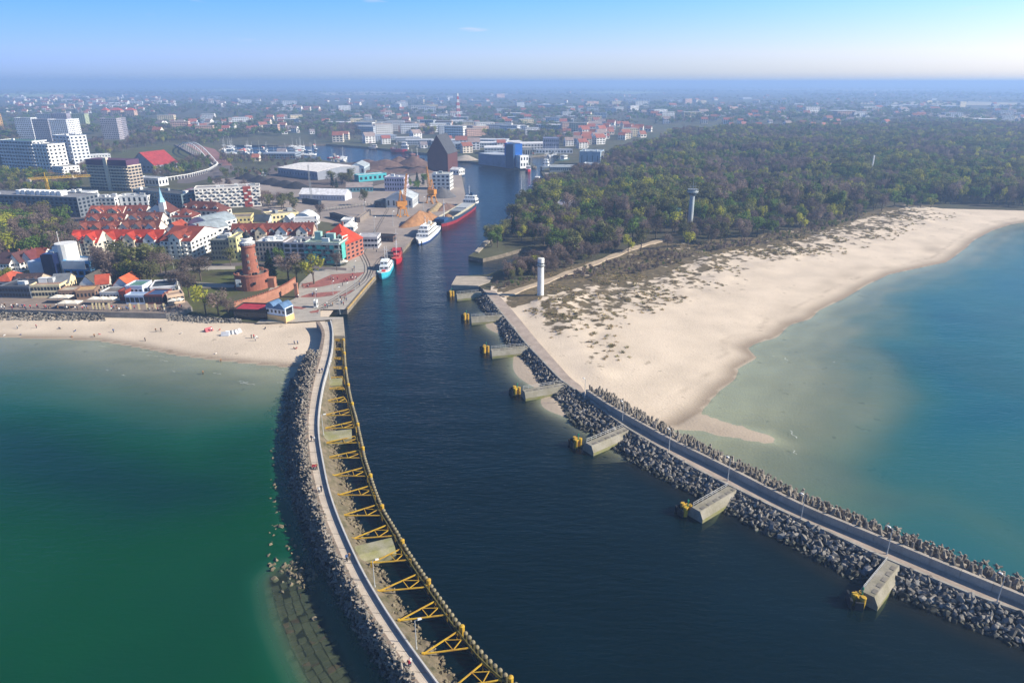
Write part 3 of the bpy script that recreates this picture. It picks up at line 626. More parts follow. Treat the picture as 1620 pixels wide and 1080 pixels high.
# concrete stubs between bank and fender wall
for (x0, y0, x1, y1, hw) in ((515,603,541,601,2.4),(508,688,556,683,2.6),(563,872,622,858,2.9)):
    a, b = W(x0, y0, 2.2), W(x1, y1, 2.2); d = (b-a); L_ = d.length
    mb = MB(); mb.add([(0, -hw, -2), (0, -hw, 1.5), (0, -hw*.55, 2.4), (0, hw*.55, 2.4), (0, hw, 1.5), (0, hw, -2), (L_, -hw, -2), (L_, -hw, 1.5), (L_, -hw*.55, 2.4), (L_, hw*.55, 2.4), (L_, hw, 1.5), (L_, hw, -2)],
           [(0, 1, 7, 6), (1, 2, 8, 7), (2, 3, 9, 8), (3, 4, 10, 9), (4, 5, 11, 10), (6, 7, 8, 9, 10, 11), (5, 4, 3, 2, 1, 0)])
    o = mb.build('concrete_stub', mat('stub_concrete', (.34, .32, .25), .9, .35, .35, col2=(.22, .22, .08), fine=.15), lb); o.location = (a.x, a.y, 0); o.rotation_euler[2] = math.atan2(d.y, d.x)

# ---- fender wall: piles, wale and yellow bracing frames
fw = empty('fender_wall', (LP[130].x, LP[130].y, 0), 0, 'long curved row of round piles braced by yellow triangular frames', 'fender wall')
off = Vector((LP[130].x, LP[130].y, 0))
PILE = mat('tarred_pile', (.055, .05, .03), .7, .4, .9, fine=.3, col2=(.10, .09, .02)); PCAP = mat('pile_cap', (.26, .225, .14), .7, .25, 1.5)
pm = MB(); pm.cyl(0, 0, -3, 2.1, .40, .40, 9); pm.lathe([(.42, 2.05), (.42, 2.2), (.3, 2.42), (.1, 2.5)], 9, 1); PMESH = pm.mesh('pile', [PILE, PCAP])
pm = MB(); pm.cyl(0, 0, -3, 2.6, .46, .46, 9); pm.lathe([(.5, 2.55), (.5, 2.8), (.2, 2.95)], 9, 0); PMY = pm.mesh('pile', [YEL])
tot = length(LP); npile = int(tot/1.3); PP = resample(LP, npile)
for i, p in enumerate(PP):
    o = link('pile', PMY if i % 11 == 4 else PMESH, fw); o.location = (p.x-off.x, p.y-off.y, rng.uniform(-.08, .05))
wl_ = MB(); n_ = 200; Pw = resample(LP, n_)
def nrm(A, i):
    d = side(A, i); return Vector((-d.y, d.x, 0)) if d.y > 0 else Vector((d.y, -d.x, 0))
WIN = [p + Vector((-.75, -.35, 0)) for p in Pw]
for i in range(n_-1): wl_.bar(WIN[i]-off+Vector((0, 0, -.5)), WIN[i+1]-off+Vector((0, 0, -.5)), .17, 4)
wl_.build('wale_beam', mat('weedy_beam', (.12, .105, .03), .8, .4, 1.0), fw)
wl_ = MB()
WOUT = [p + Vector((-1.25, -.6, 0)) for p in Pw]
for i in range(n_-1): wl_.bar(WOUT[i]-off+Vector((0, 0, -.9)), WOUT[i+1]-off+Vector((0, 0, -.9)), .12, 4)
wl_.build('wale_beam', DARK, fw)
TR = [((520,537.5),(540,536.5),(541,540)),((519,552),(541,550.5),(542,554.5)),((519,566.5),(541.5,565),(542.5,569)),((518,581.5),(542,579.5),(543,584)),((512,598),(541,595.5),(543.5,600)),((513,615),(541,611.5),(545,616)),((511,635),(543,627.5),(549,636)),((509,657),(551,647),(556,656.5)),((508,678),(557.5,666.5),(562,676)),((510,701),(560,690),(567,700)),((513,724),(567.5,712),(572,724)),((526.7,752),(575,739),(580,753)),((535,782.5),(585,768),(592,783)),((541,815),(596,798),(603,815)),((557,852),(612,830),(623,847)),((588,890),(633,868),(648,885)),((598,935),(659,908),(675,928)),((631,981),(687,951),(705,972)),((669,1034),(722,999.5),(744.5,1024)),((716,1088),(763,1049),(791,1075))]
for a, b, c in TR:
    a, b, c = (W(*q, 1.7)-off for q in (a, b, c)); b = a.lerp(b, 1.02); c = a.lerp(c, 1.02)
    mb = MB(); mb.bar(a, b, .15); mb.bar(a, c, .15)
    ab, ac = a.lerp(b, .62), a.lerp(c, .62); mb.bar(ab, ac, .09); mb.bar(ac, b.lerp(c, .5).lerp(b, .2), .1); mb.bar(ab, b.lerp(c, .5), .08); mb.bar(b, c, .14)
    mb.bar(b, b+Vector((0, 0, -4)), .2); mb.bar(c, c+Vector((0, 0, -4)), .2); mb.bar(a+Vector((0, 0, .3)), a+Vector((0, 0, -2)), .3)
    mb.build('brace_frame', YEL, fw)

# ---- eastern breakwater
rb = empty('breakwater', (0, 0, 0), 0, 'straight breakwater with tall parapet wall, boulders on one flank and tetrapods on the other', 'breakwater')
WALKM = mat('walk_concrete', (.40, .33, .28), .9, .2, .3, fine=.15)
RLr = resample(RL, 160); 
wallst = RWT[0]
walk = MB()
# lower stretch: between boulder edge and wall, upper stretch up to the quay
RLlow = [p for p in RL if p.y <= wallst.y+1]; ROlow = None
RWTb = resample(RWT, len(RLlow))
RLlow_ = resample(RLlow, len(RLlow))
ribbon(walk, zed(RLlow_, 2.8), zed(RWTb, 2.8)); ribbon(walk, zed(RLlow_, -2), zed(RLlow_, 2.8))
RLup = [p for p in RL if p.y >= wallst.y-1]; RNs = resample(RW_N+[RWT[0]], len(RLup)); RLup = resample(RLup, len(RLup))
ribbon(walk, zed(RLup, 2.8), zed(RNs, 2.8)); ribbon(walk, zed(RLup, -2), zed(RLup, 2.8)); ribbon(walk, zed(RNs, 2.8), zed(RNs, .5))
walk.build('walkway', WALKM, rb)
kb = MB(); ka = [p+Vector((.55, .3, 0)) for p in RLr]
ribbon(kb, zed(RLr, 2.75), zed(RLr, 3.0)); ribbon(kb, zed(RLr, 3.0), zed(ka, 3.0)); ribbon(kb, zed(ka, 3.0), zed(ka, 2.75)); kb.build('kerb', CONC, rb)
WALLM = mat('wall_concrete', (.40, .36, .31), .9, .2, .35, fine=.15, rnd=.07)
ws = resample(RWT, 33*4+1)
for i in range(33):
    A = ws[i*4:i*4+5]; d = A[-1]-A[0]; nx = Vector((-d.y, d.x, 0)).normalized()
    if nx.x < 0: nx = -nx
    slab(A, [p+nx*.8 for p in A], .5, 4.6, 'wall_segment', WALLM, rb, .006)
# tetrapods standing upright behind the wall
TL = []; tw = resample(RWT, int(length(RWT)/1.5))
for i, p in enumerate(tw):
    d = side(tw, i); nx = Vector((-d.y, d.x, 0)); nx = nx if nx.x > 0 else -nx
    for k in range(6):
        q = p+nx*(1.9+1.5*k+rng.uniform(-.25, .25))+d*(rng.uniform(-.45, .45)+.8*(k % 2)); q.z = 4.0-.36*k-.07*k*k+rng.uniform(-.25, .35)
        if k >= 4 and rng.random() < .25*(k-3): continue
        s = rng.uniform(1.35, 1.65); M = Matrix.Translation(q) @ Matrix.Rotation(rng.uniform(0, 6.28), 4, 'Z') @ Matrix.Rotation(rng.uniform(-.3, .3), 4, 'X') @ Matrix.Rotation(rng.uniform(-.3, .3), 4, 'Y') @ Matrix.Diagonal((s*.85, s*.85, s*1.05, 1))
        TL.append((TETRA, M, appsize(q, 1)+.0015*(k < 2)))
    if i > 55 and rng.random() < .8:
        for _ in range(2):
            q = p+nx*rng.uniform(10.0, 14.0)+d*rng.uniform(-1, 1); q.z = rng.uniform(-.9, .25)
            TL.append((TETRA, rmat(q, rng.uniform(.8, 1.1)), appsize(q, .5)))
core = MB(); nn = len(tw)
ribbon(core, [Vector((p.x+.9, p.y+.6, 2.6)) for p in tw], [Vector((p.x+9.0, p.y+6.0, -1.0)) for p in tw]); core.build('rubble_core', ROCKD, rb)
scatter_parts('tetrapod', TL, rb, 300, 'tetrapod_mass')
# boulder flank; gaps where the stub piers leave the walkway
PIERS = [((722,466),(758,462),1.35,(713.6,468)),((745,502.5),(793,498.5),1.4,(736.6,504.5)),((776.8,554),(833,548),1.45,(767.6,556)),((828,618.5),(891,607.5),1.5,(815.6,622.5)),((931,703),(990,677.5),1.55,(911,704.5)),((1101,806),(1157,772),1.55,(1082,811)),((1373,940),(1412,890),1.6,(1353.5,955))]
pierw = [(W(*a, 2), W(*b, 2)) for a, b, c, d in PIERS]
RLd = resample(RL, 520); ROd = resample(RO, 520); BL = []; WETB = []
for i in range(520):
    for k in range(9):
        t = (k+rng.uniform(-.4, .4))/8.0
        if t < -.02 or t > 1.12: continue
        p = RLd[i].lerp(ROd[i], t)+Vector((rng.uniform(-.3, .3), rng.uniform(-.3, .3), 0)); p.z = 2.55*(1-max(0, t))**1.0-.1+rng.uniform(-.22, .28)
        bad = False
        for a, b in pierw:
            ab = b-a; u = max(0, min(1, (p-a).xy.dot(ab.xy)/ab.xy.length_squared)); q = a+ab*u
            if (p-q).xy.length < 2.1: bad = True
        if bad: continue
        s = rng.choice([rng.uniform(.6, 1.0), rng.uniform(.9, 1.4), rng.uniform(1.0, 1.75)])*(1.0 if p.y < 220 else .85)
        if p.z < .45: WETB.append((bm_[rng.randrange(9)], rmat(p, s), 0))
        else: BL.append((BOULD[rng.randrange(9)], rmat(p, s), appsize(p, s)))
core = MB(); ribbon(core, zed(RLd, 2.3), zed([a+(b-a)*1.1 for a, b in zip(RLd, ROd)], -1.2)); core.build('rubble_core', ROCKD, rb)
scatter_parts('boulder', BL, rb, 300, 'boulder_mass'); scatter_parts('boulder', WETB, rb, 0, 'wet_boulder_mass')

# ---- stub piers and yellow mooring dolphins
PIERM = mat('pier_concrete', (.33, .31, .265), .9, .3, .3, col2=(.22, .205, .15), fine=.15)
ALG = mat('pier_algae', (.22, .23, .07), .9, .3, .4, col2=(.27, .25, .17), fine=.2)
lab7 = ['stub pier by the square quay platform at the inner end of the breakwater', 'stub pier beside the white beacon tower, second from the quay platform', 'stub pier with sand banked against it, third from the quay platform', 'stub pier below the top end of the parapet wall, fourth from the platform', 'stub pier fifth from the quay platform, its root beside pale boulders', 'algae stained stub pier with handrail, sixth from the quay platform', 'largest mossy concrete stub pier, nearest the mouth of the harbour']
for (a, b, hw, dpx), lab in zip(PIERS, lab7):
    A, B = W(*a, 2.6), W(*b, 2.9); d = B-A; L_ = d.length+1.0
    o = empty('stub_pier', (A.x, A.y, 0), math.atan2(d.y, d.x), lab, 'pier', 'stub piers along the breakwater')
    mb = MB(); prof = [(-hw*1.35, -2.2), (-hw*1.35, .9), (-hw*.75, 2.7), (hw*.75, 2.7), (hw*1.35, .9), (hw*1.35, -2.2)]
    n = 6; mb.add([(0, y, z) for y, z in prof]+[(L_, y, z+.15) for y, z in prof], [(i, (i+1) % n, n+(i+1) % n, n+i) for i in range(n)]+[(0, 1, 2, 3, 4, 5)[::-1], (6, 7, 8, 9, 10, 11)])
    mb.m[0] = 1; mb.m[4] = 1
    bm_o = mb.build('deck', [PIERM, ALG], o)
    mb = MB()
    for k in range(int(L_/2.4)): mb.box(1+k*2.4, 2.4+k*2.4, -hw*.65, -hw*.15, 2.69, 2.8+.15*(k*2.4/L_))
    mb.build('cover_plate', CONCD, o)
    mb = MB(); y = hw*.7
    for k in range(int(L_/1.8)): mb.box(.3+k*1.8, .36+k*1.8, y-.03, y+.03, 2.7, 3.85)
    for z in (3.25, 3.8): mb.box(.3, L_-1, y-.035, y+.035, z, z+.07)
    mb.build('railing', mat('railing_white', (.6, .6, .58), .5, .1, 1), o)
for (a, b, hw, dpx), lab in zip(PIERS, lab7):
    D = W(*dpx, 0); A = W(*a, 2.6); d = A-D
    o = empty('mooring_dolphin', (D.x, D.y, 0), math.atan2(d.y, d.x), 'yellow mooring dolphin off the ' + ['pier by the quay platform','pier beside the white beacon tower','pier with banked sand','pier below the wall end','fifth stub pier','algae stained pier','largest mossy pier'][lab7.index(lab)], 'dolphin', 'yellow mooring dolphins')
    for x, y in ((.9, -.75), (.9, .75), (-.6, 0)):
        mb = MB(); mb.cyl(x, y, -3, 2.35, .52, .52, 12); mb.cyl(x, y, 2.35, 2.5, .56, .5, 12); mb.build('pile', YEL, o)
    mb = MB(); mb.box(-.2, 1.1, -1.0, 1.0, 2.0, 2.3); mb.build('platform', YEL, o)
    mb = MB(); mb.box(-1.55, -1.15, -1.6, 1.6, -.6, 1.9); mb.box(-1.2, -.2, -.4, .4, 1.0, 1.3); mb.box(-.6, .9, -1.75, -1.3, -.4, 1.7); mb.build('fender', DARK, o)
    mb = MB(); mb.cyl(.8, .1, 2.3, 3.6, .12, .1, 8); mb.cyl(.8, .1, 3.6, 3.95, .2, .2, 8); mb.cyl(.8, .1, 3.95, 4.15, .16, .04, 8); mb.build('beacon_light', mat('green_paint', (.02, .25, .14), .5, .2, 1), o)

# ---- quay platform, old jetty, quay edging
def block(name, px, z, m, z0=-2, label=None, cat=None):
    P = [W(x, y, z) for x, y in px]; mb = MB(); 
    a = sum(P[i].x*P[(i+1) % len(P)].y-P[(i+1) % len(P)].x*P[i].y for i in range(len(P)))
    if a < 0: P.reverse()
    mb.prism([(p.x, p.y) for p in P], z0, z, 0); o = mb.build(name, m)
    return tag(o, label, cat, None, None if label else 'structure')
block('quay', [(714,450.5),(722,436.5),(780,437),(774,446),(757,452)], 2.5, CONCY)
block('quay', [(741,405),(752,403.6),(790,397),(822,391),(826,393.5),(795,401),(764,408.5)], 1.9, CONCY)
block('quay', [(751,397.5),(763,383.5),(785.5,367.5),(813,331.5),(818.5,322),(823,323),(818,333),(792,369),(770,386),(757,399)], 2.7, CONCY)
block('quay', [(527,531),(525,505.3),(543.3,504.2),(545.5,531)], 3.2, CONCY)
# pale timber edging along the plaza quay
qe = WL([(549,489),(570,464),(592,438.3)], 2.6); mb = MB()
for a, b in zip(qe, qe[1:]): mb.bar(a, b, .45)
o = mb.build('quay_edge', mat('ochre_timber', (.42, .29, .11), .85, .3, .5, fine=.2)); o['kind'] = 'structure'
# dune track
tp = WL([(793,470),(806,466),(830,459),(858,449),(890,437),(930,422),(965,408),(1005,393),(1050,380)], 2)
X_ = np.array([p.x for p in tp]); Y_ = np.array([p.y for p in tp])
ts = smooth(resample(tp, 60)); mb = MB()
zt = seabedR(np.array([p.x for p in ts]), np.array([p.y for p in ts]))[0]
A = []; B = []
for i, p in enumerate(ts):
    d = side(ts, i); nx = Vector((-d.y, d.x, 0)); w = 2.0+.5*math.sin(i*.7)
    z = max(zt[i], 2.3)+.35; A.append(Vector((p.x, p.y, z))+nx*w); B.append(Vector((p.x, p.y, z))-nx*w)
A2 = [Vector((p.x, p.y, p.z-.9)) for p in A]; B2 = [Vector((p.x, p.y, p.z-.9)) for p in B]
A2 = [a+(a-b).normalized()*1.2 for a, b in zip(A2, B2)]; B2 = [b+(b-a).normalized()*1.2 for a, b in zip(A2, B2)]
ribbon(mb, A, B); ribbon(mb, A2, A); ribbon(mb, B, B2); o = mb.build('path', SANDY); o['kind'] = 'structure'
# riprap below the promenade
def riprap(pa, pb, n, label, zA, zB):
    A = resample(WL(pa, zA), n); B = resample(WL(pb, zB), n); it = []
    root = empty('riprap', (0, 0, 0), 0, label, 'riprap')
    for i in range(n):
        for k in range(5):
            t = (k+rng.uniform(-.4, .4))/4; p = A[i].lerp(B[i], t)+Vector((rng.uniform(-.4, .4), rng.uniform(-.3, .3), 0)); p.z += rng.uniform(-.2, .3)
            it.append((BOULD[rng.randrange(9)], rmat(p, rng.uniform(.9, 1.5)), appsize(p, 1)))
    scatter_parts('boulder', it, root, 0, 'boulder_mass')
riprap([(-20,490),(60,492),(160,496)], [(-20,505),(60,506.5),(165,507)], 62, 'band of grey rocks heaped against the promenade sea wall', 3.0, 1.3)
riprap([(270,500),(320,503),(378,506)], [(268,508),(320,511.5),(384,511.5)], 42, 'band of grey rocks under the bushes beside the red roofed beach pavilion', 2.4, 1.3)

# =================================================================== BUILDINGS
GZ = 2.3
def frame_of(p0, p1, back, z):
    A, B = W(*p0, z), W(*p1, z)
    u = B-A; wid = u.length; u.normalize()
    v = Vector((-u.y, u.x, 0)); v = v if v.y > 0 else -v
    if isinstance(back, tuple):
        C = W(*back, z); dep = max(4, (C-B).dot(v))
    else: dep = back
    return A, u, v, wid, dep
def windows_mb(wid, dep, h, floors, bays, z0=.9, ww=.6, wh=.5, sides='frl', mb=None, band=False, sbays=None):
    mb = mb or MB(); fh = (h-.5)/floors
    sb = sbays or max(1, int(dep/4))
    def wall(L_, n, place):
        st = L_/n
        for f in range(floors):
            za = .35+f*fh+fh*(1-wh)*.5; zb = za+fh*wh
            if band: place(.5, L_-.5, za, zb); continue
            for k in range(n): place(st*(k+.5-ww/2), st*(k+.5+ww/2), za, zb)
    e = .05
    if 'f' in sides: wall(wid, bays, lambda a, b, c, d: mb.box(a, b, -e, .08, c, d))
    if 'r' in sides: wall(dep, sb, lambda a, b, c, d: mb.box(wid-.08, wid+e, a, b, c, d))
    if 'l' in sides: wall(dep, sb, lambda a, b, c, d: mb.box(-e, .08, a, b, c, d))
    return mb
def bld(name, label, cat, p0, p1, back, h, roof='flat', rh=0.0, wall='d8d4cc', rc='6a6460', floors=3, bays=6, ww=.5, wh=.5, sides='fr', balc=0, dorm=0, clutter=0, group=None, z=GZ, band=False, over=.35, axis='u', chim=0, rnd_=None, glass=None, ytop=None, trim=None, xg=0):
    A, u, v, wid, dep = frame_of(p0, p1, back, z)
    if ytop is not None: h = max(2.2, HT(p0[0], p0[1], ytop, z))
    o = empty(name, A, math.atan2(u.y, u.x), label, cat, group)
    r_ = random.Random(hash((round(p0[0]), round(p0[1]), floors)) & 0xffff)
    mb = MB(); mb.box(0, wid, 0, dep, -.6, h)
    if roof == 'gable':
        if axis == 'u': mb.add([(0, 0, h), (0, dep, h), (0, dep/2, h+rh), (wid, 0, h), (wid, dep, h), (wid, dep/2, h+rh)], [(0, 2, 1), (3, 4, 5), (0, 3, 5, 2), (1, 2, 5, 4)])
        else: mb.add([(0, 0, h), (wid, 0, h), (wid/2, 0, h+rh), (0, dep, h), (wid, dep, h), (wid/2, dep, h+rh)], [(0, 1, 2), (3, 5, 4), (0, 2, 5, 3), (1, 4, 5, 2)])
    if roof == 'barrel':
        n = 10; pr = [(wid*k/n, h+rh*math.sin(math.pi*k/n)) for k in range(n+1)]
        mb.add([(x, 0, zz) for x, zz in pr], [tuple(range(n+1))]); mb.add([(x, dep, zz) for x, zz in pr], [tuple(range(n, -1, -1))])
    mb.build('wall', wall_mat(wall), o)
    RM = roof_mat(rc); rb_ = MB(); g = over
    if roof == 'flat':
        rb_.box(.3, wid-.3, .3, dep-.3, h, h+.04)
        par = MB()
        for a in ((-.12, wid+.12, -.12, .28), (-.12, wid+.12, dep-.28, dep+.12), (-.12, .28, .28, dep-.28), (wid-.28, wid+.12, .28, dep-.28)): par.box(*a, h-.1, h+.55)
        rr = rb_.build('roof', RM, o); par.build('parapet', wall_mat(trim or wall), o)
    elif roof == 'gable':
        th = .22
        if axis == 'u':
            k = rh/(dep/2); 
            for s0, s1 in (((-g), dep/2), (dep+g, dep/2)):
                z0 = h-k*g
                rb_.add([(-g, s0, z0+.06), (wid+g, s0, z0+.06), (wid+g, s1, h+rh+.06), (-g, s1, h+rh+.06), (-g, s0, z0+th+.06), (wid+g, s0, z0+th+.06), (wid+g, s1, h+rh+th+.06), (-g, s1, h+rh+th+.06)], [(0, 1, 2, 3), (7, 6, 5, 4), (0, 4, 5, 1), (0, 3, 7, 4), (1, 5, 6, 2)])
        else:
            k = rh/(wid/2)
            for s0, s1 in (((-g), wid/2), (wid+g, wid/2)):
                z0 = h-k*g
                rb_.add([(s0, -g, z0+.06), (s0, dep+g, z0+.06), (s1, dep+g, h+rh+.06), (s1, -g, h+rh+.06), (s0, -g, z0+th+.06), (s0, dep+g, z0+th+.06), (s1, dep+g, h+rh+th+.06), (s1, -g, h+rh+th+.06)], [(0, 1, 2, 3), (7, 6, 5, 4), (0, 4, 5, 1), (0, 3, 7, 4), (1, 5, 6, 2)])
        rr = rb_.build('roof', RM, o)
    elif roof == 'hip':
        q = min(wid, dep)/2
        if wid >= dep: top = [(q, dep/2, h+rh), (wid-q, dep/2, h+rh)]
        else: top = [(wid/2, q, h+rh), (wid/2, dep-q, h+rh)]
        vs = [(-g, -g, h), (wid+g, -g, h), (wid+g, dep+g, h), (-g, dep+g, h)]+top
        fs = [(0, 1, 5, 4), (1, 2, 5), (2, 3, 4, 5), (3, 0, 4)] if wid >= dep else [(0, 1, 4), (1, 2, 5, 4), (2, 3, 5), (3, 0, 4, 5)]
        rb_.add(vs, fs); rb_.add([(x, y, h-.2) for x, y in ((-g, -g), (wid+g, -g), (wid+g, dep+g), (-g, dep+g))], [(3, 2, 1, 0)]); rr = rb_.build('roof', RM, o)
    elif roof == 'barrel':
        n = 14; pr = [(-.2+(wid+.4)*k/n, h+.12+rh*math.sin(math.pi*k/n)) for k in range(n+1)]
        rb_.add([(x, -g, zz) for x, zz in pr]+[(x, dep+g, zz) for x, zz in pr], [(k, k+1, n+2+k, n+1+k) for k in range(n)]); rr = rb_.build('roof', RM, o)
    if floors:
        wmb = windows_mb(wid, dep, h, floors, bays, ww=ww, wh=wh, sides=sides, band=band)
        if len(wmb.v): wmb.build('windows', glass or GLASS, o, 'stuff')
    if balc:
        bb = MB(); fh = (h-.5)/floors; st = wid/bays
        for f in range(1, floors):
            for k in range(bays):
                if (k+(f if balc == 2 else 0)) % 2 == 0 or balc == 3: bb.box(st*(k+.12), st*(k+.88), -1.2, -.02, .3+f*fh, .3+f*fh+1.05)
        bb.build('balconies', wall_mat(trim or wall), o, 'stuff')
    if dorm:
        st = wid/dorm
        for k in range(dorm):
            x = st*(k+.5); w2 = min(1.5, st*.3); mb = MB(); yy = dep*.10; zb = h-.2; zt_ = h+rh*.45
            mb.add([(x-w2, yy, zb), (x+w2, yy, zb), (x+w2, yy, zt_), (x, yy, zt_+w2*.8), (x-w2, yy, zt_), (x-w2, dep*.4, zb), (x+w2, dep*.4, zb), (x+w2, dep*.4, zt_), (x, dep*.45, zt_+w2*.8), (x-w2, dep*.4, zt_)], [(0, 1, 2, 3, 4), (1, 6, 7, 2), (5, 0, 4, 9)], 0)
            mb.add([(x-w2-.2, yy-.2, zt_-.1), (x, yy-.2, zt_+w2*.8+.12), (x+w2+.2, yy-.2, zt_-.1), (x-w2-.2, dep*.42, zt_-.1), (x, dep*.45, zt_+w2*.8+.12), (x+w2+.2, dep*.42, zt_-.1)], [(0, 1, 4, 3), (1, 2, 5, 4)], 1)
            mb.box(x-w2*.5, x+w2*.5, yy-.05, yy+.05, h+.3, zt_-.2, 2); mb.build('dormer', [wall_mat(trim or 'e6e2da'), RM, GLASS], o)
    for k in range(xg):
        x = wid*(k+.5)/xg; w2 = min(3.2, wid/xg*.34); zt_ = h+rh*.32; pk = h+rh*.92; mb = MB(); yb2 = dep*.5
        mb.add([(x-w2, -1.1, -.4), (x+w2, -1.1, -.4), (x+w2, -1.1, zt_), (x, -1.1, pk), (x-w2, -1.1, zt_), (x-w2, yb2, -.4), (x+w2, yb2, -.4), (x+w2, yb2, zt_), (x, yb2, pk), (x-w2, yb2, zt_)], [(0, 1, 2, 3, 4), (1, 6, 7, 2), (5, 0, 4, 9)], 0)
        for sg in (-1, 1): mb.add([(x+sg*(w2+.3), -1.5, zt_-.25), (x, -1.5, pk+.15), (x, yb2, pk+.15), (x+sg*(w2+.3), yb2, zt_-.25)], [(0, 1, 2, 3) if sg < 0 else (3, 2, 1, 0)], 1)
        for f in range(floors):
            for q in (-.5, .5): mb.box(x+q*w2-.5, x+q*w2+.5, -1.16, -1.0, .9+f*(h/floors), 2.2+f*(h/floors), 2)
        mb.box(x-.5, x+.5, -1.16, -1.0, h+.3, h+1.5, 2); mb.build('gable_bay', [wall_mat(['ece8e0', 'e4d6bc', 'dfe4ea'][k % 3]), RM, GLASS], o)
    for k in range(chim):
        mb = MB(); x = wid*(k+.5+r_.uniform(-.2, .2))/chim; mb.box(x-.45, x+.45, dep*.55, dep*.55+.8, h+(rh*.5 if roof != 'flat' else -.1), h+rh+1.1); mb.build('chimney', roof_mat('8d5a48'), rr)
    for k in range(clutter):
        mb = MB(); a = r_.uniform(.8, max(1.0, wid-4.5)); b = r_.uniform(.8, max(1.0, dep-3.5)); w2, d2, h2 = r_.uniform(1.2, 4), r_.uniform(1.2, 3), r_.uniform(.8, 2.2)
        mb.box(a, min(wid-.5, a+w2), b, min(dep-.5, b+d2), h-.02, h+h2); mb.box(a-.1, min(wid-.45, a+w2+.1), b-.1, min(dep-.45, b+d2+.1), h+h2, h+h2+.12); mb.build('roof_unit', wall_mat(['d9dde0', 'b9bdc0', 'e8e8e6', '9aa0a4'][r_.randrange(4)]), rr)
    return o

B = bld
# --- town on the western side
b1 = B('hotel_building', 'long dark five storey building with white penthouses behind the bare trees', 'building', (-150,332), (128,344), 20, 14, wall='6f7680', rc='8a8c90', floors=5, bays=40, ww=.55, wh=.6, sides='fr', clutter=10)
b1p = MB(); Aw = frame_of((-150,332), (128,344), 20, GZ); wid = Aw[3]
for k in range(9): b1p.box(wid-58+k*4.4, wid-58+k*4.4+3.2, 6+.3*(k % 3), 13, 14, 17.2)
b1p.build('penthouse', wall_mat('e4e6e8'), b1)
B('apartment_block', 'white modern block with small flat roofs between the dark hotel and red roofed houses', 'building', (136,331), (184,331), 16, 8.5, wall='dfe0e0', rc='9a9da2', floors=3, bays=7, clutter=6)
B('apartment_block', 'white block with tall dark window strips above the tiled roofs', 'building', (186,329), (236,328), 16, 8.5, wall='e6e8ea', rc='b8bcc0', floors=2, bays=6, ww=.4, wh=.75, clutter=4)
B('apartment_block', 'long grey green block with dark flat roof behind the small spire', 'building', (214,322), (290,331), 14, 11, wall='6e7f88', rc='55585c', floors=4, bays=18, clutter=4)
B('apartment_block', 'low white flat roofed block with roof plant near the yellow tower crane', 'building', (92,322), (134,323), 18, 8, wall='cfd3d6', rc='c8ccd0', floors=2, bays=8, clutter=9)
RED1, RED2, RED3, RED4 = '8c3c2e', '784236', '6a4036', 'b03a28'
TG = 'red roofed townhouses of the seaside quarter'
B('townhouse', 'bright red roofed corner townhouse with gables at the edge of the bare wood', 'house', (114,411), (159,411), 15, 9.5, 'gable', 5.5, 'd9d2c4', RED4, 4, 7, dorm=3, chim=2, balc=1, xg=2, group=TG)
B('townhouse', 'long bright red roofed townhouse row with gable facade above the park trees', 'house', (161,404), (257,404), 15, 7.5, 'gable', 5.8, 'dcd6cc', 'a03826', 3, 16, dorm=4, chim=4, xg=3, group=TG)
B('townhouse', 'white corner townhouse with balconies and red brown roof facing the park', 'house', (258,409), (306,410), (332,388), 10, 'gable', 5, 'e2e2e0', '84402f', 4, 8, dorm=2, chim=2, balc=1, xg=1, group=TG)
B('townhouse', 'tiled house row with white dormers behind the bright red roofs', 'house', (124,384), (188,384), 13, 7, 'gable', 5, 'e4ded4', RED2, 3, 9, dorm=5, chim=3, xg=3, group=TG)
B('townhouse', 'tiled house row with pale gables in the middle of the red roofed quarter', 'house', (190,382), (252,382), 13, 7, 'gable', 5, 'ece8e0', RED3, 3, 9, dorm=4, chim=3, xg=3, group=TG)
B('townhouse', 'brown red roofed row with chimneys in the rear of the quarter', 'house', (136,367), (198,367), 12, 6.5, 'gable', 4.6, 'e6e0d8', RED2, 2, 9, dorm=5, chim=3, xg=2, group=TG)
B('townhouse', 'brown red roofed row right behind the small blue spire house', 'house', (200,365), (256,365), 12, 6.5, 'gable', 4.6, 'e8e4dc', RED3, 2, 8, dorm=4, chim=2, xg=2, group=TG)
B('townhouse', 'rearmost tiled roof row next to the white flat roofed blocks', 'house', (142,351), (196,351), 12, 6, 'gable', 4.2, 'e4ded6', '9a5240', 2, 8, dorm=4, chim=2, xg=2, group=TG)
B('townhouse', 'rear tiled roof row in front of the white block with window strips', 'house', (198,350), (232,350), 12, 6, 'gable', 4.2, 'dcd8d0', RED2, 2, 5, dorm=2, chim=1, group=TG)
sp = B('townhouse', 'white house with steep red roof and slender light blue spire', 'house', (232,354), (272,354), 14, 7.5, 'gable', 6, 'f0eeea', RED3, 2, 6, axis='v', chim=1, group=TG)
mb = MB(); mb.box(11, 14.6, -.8, 2.8, -.4, 15, 0); mb.lathe([(2.7, 15), (1.3, 18.5), (.06, 25)], 4, 1, 12.8, 1); mb.build('spire', [WHITE, mat('pale_blue_copper', (.25, .48, .62), .5, .15, .5)], sp)
B('townhouse', 'red brown hipped house beside the spire with pale dormers', 'house', (273,360), (306,360), 14, 7, 'hip', 5, 'e8e2d8', RED2, 2, 6, dorm=2, group=TG)
B('townhouse', 'brown roofed house block in front of the white balcony apartments', 'house', (284,347), (350,350), 14, 7, 'hip', 5.5, 'e0d8cc', RED3, 2, 9, dorm=4, chim=2, group=TG)
B('townhouse', 'white gabled house with rust roof between barrel roofs and rows', 'house', (262,384), (292,384), 13, 7, 'gable', 5, 'f0eee8', 'a54c36', 3, 5, axis='v', chim=1, group=TG)
